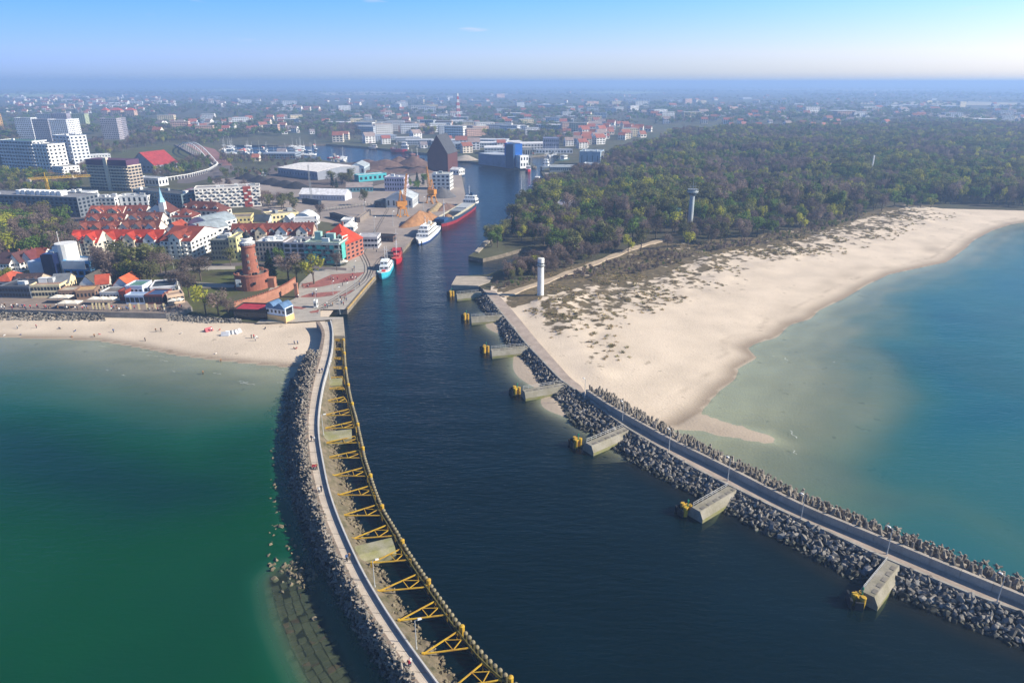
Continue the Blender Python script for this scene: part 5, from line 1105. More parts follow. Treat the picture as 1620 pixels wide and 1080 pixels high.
# quay cranes
OR = mat('crane_orange', (.55, .24, .04), .6, .25, .6)
def quay_crane(label, px, yb, yt, rz, lean):
    c = W(px, yb, GZ); h = HT(px, yb, yt); o = empty('quay_crane', (c.x, c.y, GZ), rz, label, 'crane', 'orange quay cranes')
    for x, y in ((-3, -3), (3, -3), (3, 3), (-3, 3)):
        mb = MB(); mb.bar((x, y, 0), (x*.7, y*.7, 6), .4); mb.box(x-1, x+1, y-.5, y+.5, 0, .8); mb.build('leg', OR, o)
    mb = MB(); mb.box(-2.7, 2.7, -2.7, 2.7, 5.6, 6.6); mb.cyl(0, 0, 6.6, 7.4, 2.2, 2.2, 12); mb.build('turntable', OR, o)
    mb = MB(); mb.box(-4.2, 2.4, -2, 2, 7.4, 11); mb.box(2.4, 3.6, -1.6, .2, 8, 11.2); mb.build('machine_house', OR, o)
    mb = MB(); mb.bar((-2, -1.2, 11), (-.6, -.6, 19), .3); mb.bar((-2, 1.2, 11), (-.6, .6, 19), .3); mb.bar((2, -1.2, 11), (-.6, -.6, 19), .25); mb.bar((2, 1.2, 11), (-.6, .6, 19), .25); mb.build('gantry_frame', OR, o)
    mb = MB(); n = 12; tip = Vector((lean, 0, h)); root = Vector((2.2, 0, 10))
    for k in range(n):
        p, q = root.lerp(tip, k/n), root.lerp(tip, (k+1)/n); wa = 1.1*(1-.7*abs(k/n-.3)); wb2 = 1.1*(1-.7*abs((k+1)/n-.3))
        for s in (-1, 1):
            mb.bar(p+Vector((0, s*wa, 0)), q+Vector((0, s*wb2, 0)), .2); mb.bar(p+Vector((0, s*wa, 0)), q+Vector((.2, -s*wb2, 0)), .1)
            mb.bar(p+Vector((-1.2*wa, s*wa*.6, 0)), q+Vector((-1.2*wb2, s*wb2*.6, 0)), .16); mb.bar(p+Vector((-1.2*wa, s*wa*.6, 0)), q+Vector((0, s*wb2, 0)), .1)
    mb.build('boom', OR, o)
    mb = MB(); mb.bar((-.6, 0, 19), tip, .06); mb.bar(tip, tip+Vector((.3, 0, -h*.45)), .05); mb.build('cable', DARK, o)
quay_crane('orange quay crane with upright boom in front of the grey gabled hall', 637, 342, 276, .5, 5)
quay_crane('orange quay crane with upright boom beside the gravel heap', 683, 321, 264, 2.6, 4)
c = W(82,326,GZ); h = HT(82,326,283)
tc_ = empty('tower_crane', (c.x, c.y, GZ), 0, 'yellow tower crane with long jib over the roofs', 'crane'); mb = MB()
for k in range(12):
    z0, z1 = h*k/12, h*(k+1)/12
    for x, y in ((-.8, -.8), (.8, -.8), (.8, .8), (-.8, .8)): mb.bar((x, y, z0), (x, y, z1), .2); mb.bar((x, y, z0), (-y, x, z1), .12)
mb.build('tower_mast', YEL, tc_)
def jib(x0, x1, nm):
    mb = MB(); n = 14
    for k in range(n):
        a, b = x0+(x1-x0)*k/n, x0+(x1-x0)*(k+1)/n; ya, yb_ = a*.55, b*.55
        mb.bar((a, ya-.6, h), (b, yb_-.6, h), .2); mb.bar((a, ya+.6, h), (b, yb_+.6, h), .2); mb.bar((a, ya, h+1.4), (b, yb_, h+1.4), .2); mb.bar((a, ya-.6, h), (b, yb_, h+1.4), .12); mb.bar((a, ya, h+1.4), (b, yb_+.6, h), .12)
    mb.build(nm, YEL, tc_)
jib(0, 27, 'jib'); jib(0, -10, 'counter_jib')
mb = MB(); mb.box(-11, -8, -6.6, -4.5, h-1.5, h+.5); mb.build('counterweight', CONC, tc_); mb = MB(); mb.bar((0, 0, h), (0, 0, h+5), .3); mb.bar((0, 0, h+5), (20, 11, h+1.4), .07); mb.bar((0, 0, h+5), (-9, -5, h+1), .07); mb.box(-.2, 1.6, -1.6, -.2, h-2, h+.2); mb.build('cab', YEL, tc_)
# arch road bridge
a0, a1 = W(284,232,GZ), W(343,263,GZ); d = a1-a0; L_ = d.length
br = empty('arch_bridge', (a0.x, a0.y, GZ), math.atan2(d.y, d.x), 'white twin arched road bridge behind the red hall', 'bridge')
for s in (-3.4, 3.4):
    mb = MB(); n = 18; P_ = [Vector((L_*k/n, s, 15*math.sin(math.pi*k/n))) for k in range(n+1)]
    for k in range(n): mb.bar(P_[k], P_[k+1], .7)
    for k in range(2, n-1): mb.bar(P_[k], (P_[k].x, s, 1), .16)
    mb.build('arch', WHITE, br)
mb = MB(); mb.box(-20, L_+10, -4.6, 4.6, .2, 1.6); mb.build('deck', ROADM, br)
vs = smooth(resample(WL([(240,291),(268,286),(300,281),(330,273),(343,265),(345,261)], GZ), 40))
vd = empty('viaduct', (vs[0].x, vs[0].y, GZ), 0, 'curved ramp with white balustrade leading to the arch bridge', 'viaduct'); of = Vector((vs[0].x, vs[0].y, GZ))
mb = MB()
for k in range(39): mb.bar(vs[k]-of+Vector((0, 0, 3.6)), vs[k+1]-of+Vector((0, 0, 3.6)), .45); mb.bar(vs[k]-of, vs[k]-of+Vector((0, 0, 3.6)), .45)
mb.build('balustrade', WHITE, vd); mb = MB(); ribbon(mb, [p-of+Vector((0, .5, 1.6)) for p in vs], [p-of+Vector((2, 10, 1.6)) for p in vs]); mb.build('ramp_deck', ROADM, vd)

# =================================================================== SHIPS AND BOATS
def hull_mb(L, Bm, D, zb=.8, bow=1.2, fb=.16, sternw=.8):
    mb = MB(); n = 13; st = []
    for i in range(n):
        t = i/(n-1); x = -L/2+L*t
        w = (sternw+(1-sternw)*min(1, t/.25)) if t < .25 else (1 if t < 1-fb*2 else max(.02, 1-((t-(1-fb*2))/(fb*2))**2))
        zd = D+bow*max(0, (t-.6)/.4)**2+.3*max(0, (.25-t)/.25)
        st.append([(x-(.04*L if t > .98 else 0), Bm/2*w*.82, -1), (x-(.02*L if t > .98 else 0), Bm/2*w*.93, zb), (x, Bm/2*w, zd)])
    for s in (1, -1):
        for i in range(n-1):
            for k in range(2):
                q = [st[i][k], st[i+1][k], st[i+1][k+1], st[i][k+1]]; q = [(a, b*s, c_) for a, b, c_ in q]; mb.add(q, [(0, 1, 2, 3) if s < 0 else (3, 2, 1, 0)], 0 if k else 1)
    for i in range(n-1):
        z = -.35; a, b = st[i][2], st[i+1][2]; mb.add([(a[0], -a[1], a[2]+z), (b[0], -b[1], b[2]+z), (b[0], b[1], b[2]+z), (a[0], a[1], a[2]+z)], [(0, 1, 2, 3)], 2)
    a = st[0]; mb.add([(a[0][0], -a[0][1], -1), (a[2][0], -a[2][1], a[2][2]), (a[2][0], a[2][1], a[2][2]), (a[0][0], a[0][1], -1)], [(0, 1, 2, 3)], 0)
    return mb
def paint(h): return mat('paint_'+h, hexc(h), .5, .18, .8, fine=.06)
def vessel(name, label, cat, spx, bpx, beam, D, hc, bc, dc, boxes, masts=(), group=None, L=None, bow=1.2, zb=.8):
    s, b = W(*spx, 0), W(*bpx, 0); d = b-s; m_ = (s+b)/2; LL_ = L or d.length
    o = empty(name, (m_.x, m_.y, 0), math.atan2(d.y, d.x), label, cat, group)
    hull_mb(LL_, beam, D, zb, bow).build('hull', [paint(hc), paint(bc), paint(dc)], o)
    for nm, x0, x1, w, z0, z1, colr, win in boxes:
        mb = MB(); mb.prism([(x0, -w/2), (x1, -w/2*.92), (x1, w/2*.92), (x0, w/2)], z0, z1, 0, .97); q = mb.build(nm, paint(colr), o)
        if win:
            mb = MB(); zz = z0+(z1-z0)*.45; k = max(2, int((x1-x0)/2.2)); e = (x1-x0)/k
            for i in range(k): mb.box(x0+e*(i+.2), x0+e*(i+.8), -w/2-.04, w/2+.04, zz, zz+(z1-z0)*.3)
            j = max(2, int(w/2.0)); e = w*.9/j
            for i in range(j): mb.box(x0-.06, x1+.06, -w*.45+e*(i+.2), -w*.45+e*(i+.8), zz, zz+(z1-z0)*.3)
            mb.build('window_row', GLASS, q, 'stuff')
    for x, z0, z1, r in masts:
        mb = MB(); mb.bar((x, 0, z0), (x, 0, z1), r, 6, 0, r*.5); mb.bar((x, -(z1-z0)*.12, z0+(z1-z0)*.75), (x, (z1-z0)*.12, z0+(z1-z0)*.75), r*.7); mb.build('mast', paint('d8dade'), o)
    return o
fy = vessel('ferry', 'white passenger ferry with blue waterline stripe moored behind the gravel heap', 'ferry', (689,364), (662,388), 9.5, 2.9, 'f2f2f0', '2456a8', 'dfe2e4', [('lower_deck', -15, 13, 8.6, 2.6, 4.8, 'f4f4f2', 1), ('upper_deck', -12, 11, 7.4, 4.8, 7.0, 'f2f2f0', 1), ('bridge', 3, 9, 5.6, 7.0, 9.0, 'f4f4f4', 1), ('funnel', -9, -7, 2, 7.0, 9.2, 'e8e4dc', 0)], [(4, 9, 15, .2), (-4, 7, 12, .14)], bow=.4)
mb = MB(); mb.box(12, 21, -1.6, 1.6, -.6, 2.2); mb.build('bow_tunnel', DARK, fy)
for y in (-3.9, 3.9):
    mb = MB(); mb.box(-11, 2, y*.85-.15, y*.85+.15, 7.0, 7.9); mb.build('deck_rail', paint('ffffff'), fy)
for k in range(5):
    mb = MB(); mb.box(-12+k*2.6, -10.4+k*2.6, -2.2, 2.2, 7.02, 7.7); mb.build('deck_bench', paint('d8a84a' if k % 2 else 'e6e2d8'), fy)
cs = vessel('cargo_ship', 'blue cargo ship with red bottom and open hold along the quay', 'ship', (744,330), (697,360), 13.5, 4.4, '2c4866', '98303a', '8f8a80', [('superstructure', -45, -37, 11, 4.0, 7.6, 'e8eaec', 1), ('bridge', -44.5, -38.5, 9, 7.6, 10, 'eef0f0', 1), ('funnel', -44, -41.5, 3, 10, 12.4, '2c4866', 0), ('hatch_cover', -34, -12, 9.5, 4.2, 5.4, 'b4babd', 0), ('hatch_cover', -10, 2, 9.5, 4.2, 5.2, '8f9598', 0), ('forecastle', 32, 41, 7.5, 4.4, 6.2, '2b4e7c', 0)], [(30, 6, 18, .35), (-37, 12, 19, .25)], bow=2.5, zb=2.2)
mb = MB(); mb.box(4, 27, -4.8, 4.8, 4.1, 4.35); mb.build('open_hold', DARK, cs)
for y in (-5.2, 5.2):
    mb = MB(); mb.box(-34, 28, y-.2, y+.2, 4.1, 5.4); mb.build('hatch_coaming', paint('b8b4a2'), cs)
mb = MB(); mb.lathe([(4.0, 4.3), (2.4, 5.6), (.3, 6.6)], 12, 0, 22, 0); mb.build('bulk_cargo', mat('brown_bulk', (.3, .17, .09), .95, .3, 1), cs)
vessel('tour_boat', 'turquoise and white excursion boat moored at the plaza quay', 'boat', (616,420), (604,443), 7, 2.6, '3fb4c8', '2a86a8', 'e8ecec', [('cabin', -9, 5, 5.4, 2.2, 4.8, 'f0f4f4', 1), ('bridge', -3, 4, 4.2, 4.8, 7, 'eef4f6', 1), ('deck_locker', 6, 8, 2, 2.4, 3.2, 'd04a48', 0)], [(-1, 7, 14, .16), (-8, 4.8, 10, .12)])
vessel('fishing_boat', 'red wooden boat with twin masts moored beyond the turquoise boat', 'boat', (629,399), (627,420), 6.5, 2.6, 'b8242c', '8c1c24', 'c86a60', [('cabin', -7, -1, 4.6, 2.3, 4.8, 'c03038', 1), ('deck_house', 2, 6, 3.4, 2.3, 3.8, 'd05a58', 1)], [(-6, 4.8, 16, .2), (5, 2.4, 12, .16)])
vessel('fishing_boat', 'dark boat half hidden behind the turquoise excursion boat', 'boat', (619,409), (608,424), 5, 2.2, '2c3440', '222830', '6a6258', [('cabin', -5, -1, 3.6, 2, 4.2, '4a4440', 1)], [(1, 2, 10, .14)])
vessel('tanker', 'red hulled ship with white bridge moored across the inner basin', 'ship', (644,241), (618,241), 12, 4.5, 'c83040', 'a02838', '9a6058', [('superstructure', -14, -4, 9, 4.2, 10, 'e8e6e4', 1), ('bridge', -12, -5, 8, 10, 14, 'f0eeec', 1), ('deck_house', 4, 9, 5, 4.2, 7, 'd8c8c0', 0)], [(2, 4, 16, .3)], bow=2)
vessel('trawler', 'small white and rust boat in the middle of the inner basin', 'boat', (597,236), (583,236), 8, 3, 'd8cfc8', 'a85040', 'b89888', [('cabin', -6, 1, 5, 2.6, 6.5, 'ece6e0', 1)], [(3, 3, 12, .25)])
vessel('barge', 'rusty dredger barge beside the scrap heaps', 'ship', (645,253), (672,258), 10, 4, '6a4a48', '4a3838', '7a5a50', [('superstructure', -14, -6, 7, 3.6, 9, '8a6058', 1), ('crane_base', 2, 6, 4, 3.6, 8, '7a5048', 0)], [(4, 8, 18, .35), (-10, 9, 15, .25)])
vessel('patrol_boat', 'white patrol boat with tall mast by the wooded east bank', 'boat', (829,315), (819,321), 6, 2.8, 'd4dade', '5a6470', 'a8b0b4', [('cabin', -8, 4, 4.6, 2.4, 5.6, 'e4e8ea', 1), ('bridge', -4, 2, 3.4, 5.6, 8, 'eceef0', 1)], [(-1, 8, 22, .22)])
vessel('patrol_boat', 'grey hulled ship with very tall mast moored beyond the white patrol boat', 'boat', (846,303), (834,313), 7, 3, '3a4656', '2a323c', 'a8a090', [('cabin', -8, 4, 5, 2.6, 5.6, 'd6d4ce', 1), ('bridge', 0, 5, 4, 5.6, 8, 'e4e4e0', 1)], [(2, 8, 32, .26)])
vessel('fishing_boat', 'red and white fishing boat tied up below the long shed', 'boat', (853,287), (846,294), 7, 3, 'a83a44', '7a2830', 'b0a8a4', [('cabin', -5, 2, 5, 2.6, 6.5, 'e4e2e0', 1)], [(3, 3, 15, .22), (-4, 6, 12, .2)])
vessel('trawler', 'grey trawler at the corner of the second basin', 'boat', (868,265), (857,271), 9, 4, '4a5868', '38424e', 'a8aeb2', [('cabin', -8, 0, 6.5, 3.6, 8, 'dfe3e6', 1), ('bridge', -6, -1, 5, 8, 11, 'e8ecee', 1)], [(2, 4, 18, .3), (-9, 4, 14, .3)])
vessel('tug_boat', 'red and white pilot boat under way off the grain elevator', 'boat', (837,268), (834,275), 6.5, 2.6, 'c0363c', '8a2228', 'c8c4c0', [('cabin', -4, 2, 4.6, 2.4, 6, 'f0eeec', 1)], [(-1, 6, 12, .2)], L=16)
vessel('trawler', 'dark green trawler among the boats of the second basin', 'boat', (897,255), (880,258), 9, 3.6, '3f5f62', '2f4648', 'a2a8a6', [('cabin', -9, -1, 6.5, 3.2, 8, 'd8dcdc', 1)], [(4, 4, 16, .28)])
# marina: sailing boats and fishing cutters, built once and copied
def small_boat(hc, cab, mast):
    o = empty('sailing_boat' if mast else 'motor_boat', (0, 0, 0)); hull_mb(11, 3.6, 1.5, .4, .5).build('hull', [paint(hc), paint('3a5a78'), paint('d8d4c8')], o)
    mb = MB(); mb.prism([(-2.5, -1.1), (2.4, -.8), (2.4, .8), (-2.5, 1.1)], 1.1, 2.4, 0, .9); mb.build('cabin', paint(cab), o)
    if mast: mb = MB(); mb.bar((.5, 0, 1.2), (.5, 0, 14), .14, 6, 0, .08); mb.bar((.5, 0, 2.8), (-4.2, 0, 2.7), .14); mb.build('mast', paint('e4e6e8'), o)
    return o
KIND = [small_boat('f0f2f2', 'e6e8e8', 1), small_boat('e8e6e0', 'd0503c', 0), small_boat('34506e', 'e8eaec', 1), small_boat('b8343c', 'f0eeea', 0)]
kname = ['white hulled sailing boat', 'pale motor boat with red cabin', 'blue hulled sailing boat', 'red hulled cutter with white cabin']
rg = random.Random(77); used = [False]*4
BOATS = []
for i in range(54):
    if i < 40: px, py = rg.uniform(352, 500), rg.uniform(230.5, 246)
    elif i < 48: px, py = rg.uniform(842, 884), rg.uniform(244.5, 248)
    else: px, py = rg.uniform(520, 545), rg.uniform(247, 256)
    k = rg.choices(range(4), (5, 3, 2, 2))[0]; src = KIND[k]
    o = src if not used[k] else copy_tree(src); used[k] = True
    p = W(px, py, 0); o.location = (p.x, p.y, 0); o.rotation_euler[2] = rg.choice([.3, .3+math.pi, 1.9, 2.2]); s = rg.uniform(.9, 1.35); o.scale = (s, s, s)
    where = 'berthed in the crowded inner marina' if i < 40 else 'lying at the quay of the second basin' if i < 48 else 'on the pontoon in front of the white warehouse'
    tag(o, kname[k]+' '+where, 'boat', kname[k]+'s '+where)
# pontoons of the marina
for (a, b) in (((362,236),(500,239)),((380,242),(492,246)),((425,232),(470,233)),((520,250),(547,256)),((528,243),(536,257))):
    p, q = W(*a, .6), W(*b, .6); mb = MB(); dd = (q-p); L_ = dd.length; mb.box(0, L_, -1.2, 1.2, -.6, 0)
    for k in range(int(L_/9)): mb.cyl(k*9+2, 1.4, -2, 1.8, .2, .2, 6)
    o = mb.build('pontoon', CONC); o.location = p; o.rotation_euler[2] = math.atan2(dd.y, dd.x); o['kind'] = 'structure'

# =================================================================== HEAPS, TRACKS, WALLS
def heap(label, px, py, rx, ry, h, m, rz=0, seed=1):
    c = W(px, py, GZ); n = 26; mb = MB(); vs_ = []; 
    u = np.linspace(-1, 1, n); A, B_ = np.meshgrid(u, u)
    rr = np.hypot(A, B_); Zz = np.clip(1-rr, 0, 1)**.9*h*(1+.5*(fbm(A*rx, B_*ry, max(rx, ry)*.5, seed)-.5)) - .1
    me = gridmesh('bulk_heap', A*rx, B_*ry, Zz, m, None, None, False); o = link('bulk_heap', me); o.location = c; o.rotation_euler[2] = rz
    return tag(o, label, 'heap', 'heaps on the port yard')
GRAV = mat('dark_gravel', (.13, .13, .14), .95, .3, .5, fine=.3); ORNG = mat('rust_ore', (.36, .19, .09), .95, .35, .4, fine=.3); BRN = mat('brown_scrap', (.17, .11, .09), .95, .4, .25, fine=.45); BLKH = mat('black_coal', (.035, .035, .04), .95, .3, .4, fine=.3); SND = mat('pale_aggregate', (.42, .37, .31), .95, .2, .4)
heap('dark grey gravel cone beside the second quay crane', 700, 311, 12, 11, 9, GRAV, 0, 2)
heap('rust orange ore ridge behind the white ferry', 664, 352, 7, 22, 8, ORNG, -.5, 3)
heap('rust orange ore mound next to the ore ridge', 679, 345, 7, 9, 5, ORNG, 0, 4)
heap('straw brown long heap beside the cargo ship hold', 694, 331, 5, 16, 5, mat('straw_bulk', (.34, .26, .15), .95, .3, .5, fine=.3), -.45, 5)
heap('dark elongated heap alongside the cargo ship', 706, 330, 5, 14, 4.5, BRN, -.45, 6)
for i, (x, y, a, b, h) in enumerate(((580,262,26,12,8),(608,263,28,14,9),(632,261,22,12,10),(655,262,24,16,11),(600,270,30,12,5),(640,271,26,12,6),(662,272,20,12,6),(590,274,22,9,4))):
    heap(['brown scrap heap with round top nearest the pale blue hall', 'wide brown scrap heap by the basin edge', 'steep brown scrap heap in the middle of the heaps', 'highest brown scrap heap close to the brick storehouse', 'low brown heap spread before the round topped one', 'low brown heap behind the lavender office', 'low brown heap at the foot of the brick storehouse', 'smallest brown heap next to the cyan workshop'][i], x, y, a, b, h, BRN, rg.uniform(-.3, .3), 10+i)
for i, (x, y) in enumerate(((392,283),(412,287),(432,291),(452,294),(470,297))):
    heap('black coal ridge, number %s from the bridge ramp in a row of five' % ['one', 'two', 'three', 'four', 'five'][i], x, y, 16, 9, 6, BLKH, -.35, 30+i)
heap('pale sand heap on the quay by the grain hall', 735, 253, 18, 10, 7, SND, 0, 41)
# rails across the plaza
RAILM = mat('steel_rail', (.10, .09, .085), .5, .3, 1)
for pts in ([(500,489),(527,474),(553,457),(571,444),(580,430),(579,418),(572,405),(563,392)], [(505,491),(532,476),(558,459),(577,445),(585,431),(583,418),(577,405),(569,393)], [(620,395),(600,410),(590,425),(584,438)], [(571,405),(583,385),(600,355),(614,330)]):
    cl = smooth(resample(WL(pts, 2.36), 60), 6); o = empty('railway_track', (0, 0, 0)); o['kind'] = 'structure'
    for s in (-.72, .72):
        mb = MB(); L2 = []
        for i, p in enumerate(cl):
            dd = side(cl, i); L2.append(p+Vector((-dd.y, dd.x, 0))*s)
        for a, b in zip(L2, L2[1:]): mb.bar(a, b, .12)
        mb.build('rail', RAILM, o)
# fence of concrete posts on the yard
fp = resample(WL([(490,338),(520,333),(560,328),(592,325)], GZ), 22); o = empty('fence', (fp[0].x, fp[0].y, GZ), 0, 'row of pale concrete posts with rail across the port yard', 'fence'); of = Vector((fp[0].x, fp[0].y, GZ))
for p in fp: mb = MB(); q = p-of; mb.box(q.x-.3, q.x+.3, q.y-.3, q.y+.3, 0, 2.6); mb.build('post', CONC, o)
mb = MB(); mb.bar(fp[0]-of+Vector((0, 0, 2.3)), fp[-1]-of+Vector((0, 0, 2.3)), .2); mb.build('rail', CONC, o)
# dark container rows on the yard
for i, (a, b, y0, y1) in enumerate(((478,504,321,325),(522,553,344,353),(570,588,352,339))):
    B('container', ['dark container row beside the tent hall', 'dark container row at the corner of the yard', 'grey beam stack beside the yard track'][i], 'container', (a,y0), (b,y1), 3, 3, wall=['2c3a48', '34404a', '8a8078'][i], rc='3a4652' if i < 2 else '9a9088', floors=0, bays=1)

# =================================================================== STREET FURNITURE
def lamp_proto(h, double=False):
    o = empty('street_lamp', (0, 0, 0)); m = mat('lamp_grey', (.45, .47, .48), .5, .1, 1)
    mb = MB(); mb.cyl(0, 0, 0, .5, .16, .14, 8); mb.cyl(0, 0, .5, h, .1, .06, 8); mb.build('pole', m, o)
    mb = MB(); mb.bar((0, 0, h-.05), (.7, 0, h+.15), .06); mb.build('arm', m, o)
    mb = MB(); mb.prism([(.45, -.22), (1.2, -.16), (1.2, .16), (.45, .22)], h+.1, h+.3, 0, .8); mb.build('lamp_head', WHITE, o)
    return o
LPO = lamp_proto(6.2); LU = [False]
def lamp(px, py, z, label, group, rz=0, s=1):
    o = LPO if not LU[0] else copy_tree(LPO); LU[0] = True
    p = W(px, py, z); o.location = p; o.rotation_euler[2] = rz; o.scale = (s, s, s); tag(o, label, 'lamp post', group)
for i, (x, y) in enumerate(((925,629),(984.5,667),(1058,713),(1151,760),(1267,821),(1403,876),(1577,953))):
    lamp(x, y, 2.8, ['lamp post at the top end of the parapet wall', 'lamp post second from the top end of the parapet wall', 'lamp post third from the top end of the parapet wall', 'lamp post beside the sixth stub pier', 'lamp post midway between the two lowest stub piers', 'lamp post beside the largest mossy stub pier', 'lamp post beyond the largest stub pier near the picture edge'][i], 'lamp posts on the straight breakwater', 2.2)
for i, (x, y) in enumerate(((593,928),(659,1026),(512,688),(522,600))):
    lamp(x, y, 3.0, ['lamp post below the largest concrete stub of the curved breakwater', 'lamp post closest to the bottom end of the curved breakwater', 'lamp post on the bank beside the middle concrete stub', 'lamp post on the bank beside the smallest concrete stub'][i], 'lamp posts on the curved breakwater', .3)
for i, (x, y) in enumerate(((500,481),(536,476),(549,469),(562,459),(527,466),(562,432),(575,416),(577,342),(593,368),(622,358),(670,333),(330,428),(275,425),(335,402),(538,497),(646,330))):
    lamp(x, y, 2.3, 'tall lamp post on the plaza and port yard' if i < 11 or i == 15 else 'lamp post by the park and harbour edge', 'plaza and yard lamp posts' if i < 11 or i == 15 else 'park lamp posts', 1, 1.6 if 6 < i < 11 or i == 15 else 1)
# parasols on the promenade
def parasol():
    o = empty('parasol', (0, 0, 0)); mb = MB(); mb.cyl(0, 0, 0, 2.5, .06, .05, 6); mb.build('pole', STEEL, o)
    mb = MB(); s = 1.9; mb.add([(-s, -s, 2.3), (s, -s, 2.3), (s, s, 2.3), (-s, s, 2.3), (0, 0, 3.1)], [(0, 1, 4), (1, 2, 4), (2, 3, 4), (3, 0, 4)]); mb.add([(x*1.9, y*1.9, z) for x, y, z in ((-1, -1, 2.3), (1, -1, 2.3), (1, 1, 2.3), (-1, 1, 2.3), (-1, -1, 2.1), (1, -1, 2.1), (1, 1, 2.1), (-1, 1, 2.1))], [(0, 1, 5, 4), (1, 2, 6, 5), (2, 3, 7, 6), (3, 0, 4, 7)])
    mb.build('canopy', mat('cream_canvas', (.75, .70, .60), .9, .1, 1), o); return o
pr = parasol(); first = True
for i, (x, y, s) in enumerate(((92,478,1.15),(107,478,1.15),(105,487,1.15),(121,487,1.15),(150,481,1.0),(163,481,1.0),(177,481,1.0),(545,421,1.0),(275,484,.9),(284,483,.9))):
    o = pr if first else copy_tree(pr); first = False; o.location = W(x, y, 4.0 if x < 400 else 2.3); o.scale = (s, s, 1.15)
    tag(o, ['square cream parasol of the upper pair by the terrace restaurant' if i < 2 else 'square cream parasol of the lower pair at the promenade rail' if i < 4 else 'square cream parasol in the row of three before the white bar' if i < 7 else 'white parasol in front of the turquoise scaffolding' if i == 7 else 'cream parasol before the beige pavilion'][0], 'parasol', 'promenade parasols')
fl = empty('beach_flag', (0, 0, 0)); mb = MB(); mb.cyl(0, 0, 0, 3.4, .05, .03, 6); mb.build('pole', STEEL, fl); mb = MB(); mb.box(.02, .75, -.03, .03, .5, 3.3); mb.build('banner', mat('cream_banner', (.75, .62, .35), .8, .15, 1), fl)
for i, x in enumerate((147,153,158,164,172.5,206,219.5,232.5,245.5,259)):
    o = fl if i == 0 else copy_tree(fl); p = W(x, 491.5 if x > 180 else 491, 4.0); o.location = p; o.rotation_euler[2] = .2; tag(o, 'tall cream feather banner standing along the promenade rail', 'banner', 'feather banners on the promenade')
tn = MB(); tn.add([(-1.6, -1, 0), (1.6, -1, 0), (1.6, 1, 0), (-1.6, 1, 0), (-1.5, 0, 1.5), (1.5, 0, 1.5)], [(0, 1, 5, 4), (2, 3, 4, 5), (3, 0, 4), (1, 2, 5)])
for i, (x, y, h_) in enumerate(((357,530,'c8ccd4'),(364,528,'e8eaec'),(371,527,'5a5f6a'),(330,523,'a03a4a'),(376,526,'c8cad0'))):
    o = link('beach_tent', tn.mesh('beach_tent', paint(h_))); p = W(x, y, 1.5); o.location = (p.x, p.y, 1.45); o.rotation_euler[2] = .3*i
    tag(o, ['pale grey beach tent, first of the cluster on the sand', 'white beach tent in the middle of the cluster on the sand', 'dark grey beach tent beside the white one', 'small dark red beach tent set apart on the sand', 'pale beach tent at the pavilion end of the cluster'][i], 'tent', 'beach tents')
# cars
def car_mesh(h_):
    mb = MB(); mb.add([(x, y, z) for y in (-.85, .85) for x, z in ((-2.1, .35), (2.1, .35), (2.1, .8), (1.2, .95), (.5, 1.45), (-1.2, 1.45), (-2.0, .95))], [(0, 1, 2, 3, 4, 5, 6), (13, 12, 11, 10, 9, 8, 7)]+[(i, (i+1) % 7+0 if i < 6 else 0, 7+((i+1) % 7), 7+i) for i in range(7)])
    for x in (-.35,): mb.add([(-1.15, -.87, .98), (.95, -.87, .98), (.45, -.87, 1.38), (-1.1, -.87, 1.38)], [(0, 1, 2, 3)], 1); mb.add([(-1.15, .87, .98), (.95, .87, .98), (.45, .87, 1.38), (-1.1, .87, 1.38)], [(3, 2, 1, 0)], 1); mb.add([(1.24, -.75, .98), (1.24, .75, .98), (.56, .7, 1.42), (.56, -.7, 1.42)], [(0, 1, 2, 3)], 1)
    for x in (-1.35, 1.35):
        for y in (-.8, .8): mb.bar((x, y-.12, .32), (x, y+.12, .32), .33, 8, 2)
    return mb.mesh('parked_car', [paint(h_), GLASS, DARK])
CARC = [('e6e8ea', 'white'), ('a8acb2', 'silver'), ('30343a', 'black'), ('a03038', 'red'), ('36527c', 'blue')]
CARS = [car_mesh(h_) for h_, _ in CARC]
def cars(poly, n, where, grid, ang):
    pw_ = [(p.x, p.y) for p in WL(poly, 2.3)]; xs_ = [p[0] for p in pw_]; ys_ = [p[1] for p in pw_]; k = 0; c_, s_ = math.cos(ang), math.sin(ang)
    cand = []
    for i in range(-60, 60):
        for j in range(-30, 30):
            x = (min(xs_)+max(xs_))/2+i*2.9*c_-j*grid*s_; y = (min(ys_)+max(ys_))/2+i*2.9*s_+j*grid*c_
            if inpoly(x, y, pw_): cand.append((x, y))
    rg.shuffle(cand)
    for x, y in cand[:n]:
        q = rg.choices(range(5), (5, 4, 3, 1.5, 1.5))[0]; o = link('parked_car', CARS[q]); o.location = (x, y, 2.33); o.rotation_euler[2] = ang+math.pi/2+rg.uniform(-.04, .04)+rg.choice([0, math.pi])
        tag(o, CARC[q][1]+' car parked '+where, 'car', CARC[q][1]+' cars parked '+where)
cars([(424,334),(466,338),(478,348),(436,347)], 42, 'beside the white apartment block', 8, .2)
cars([(560,224),(640,232),(700,240),(700,234),(620,222),(560,218)], 50, 'behind the inner basin', 9, .1)
cars([(846,243),(905,243),(905,241),(846,241)], 14, 'behind the second basin', 9, 0)
cars([(395,270),(430,275),(420,280),(390,276)], 10, 'near the arch bridge', 8, .3)

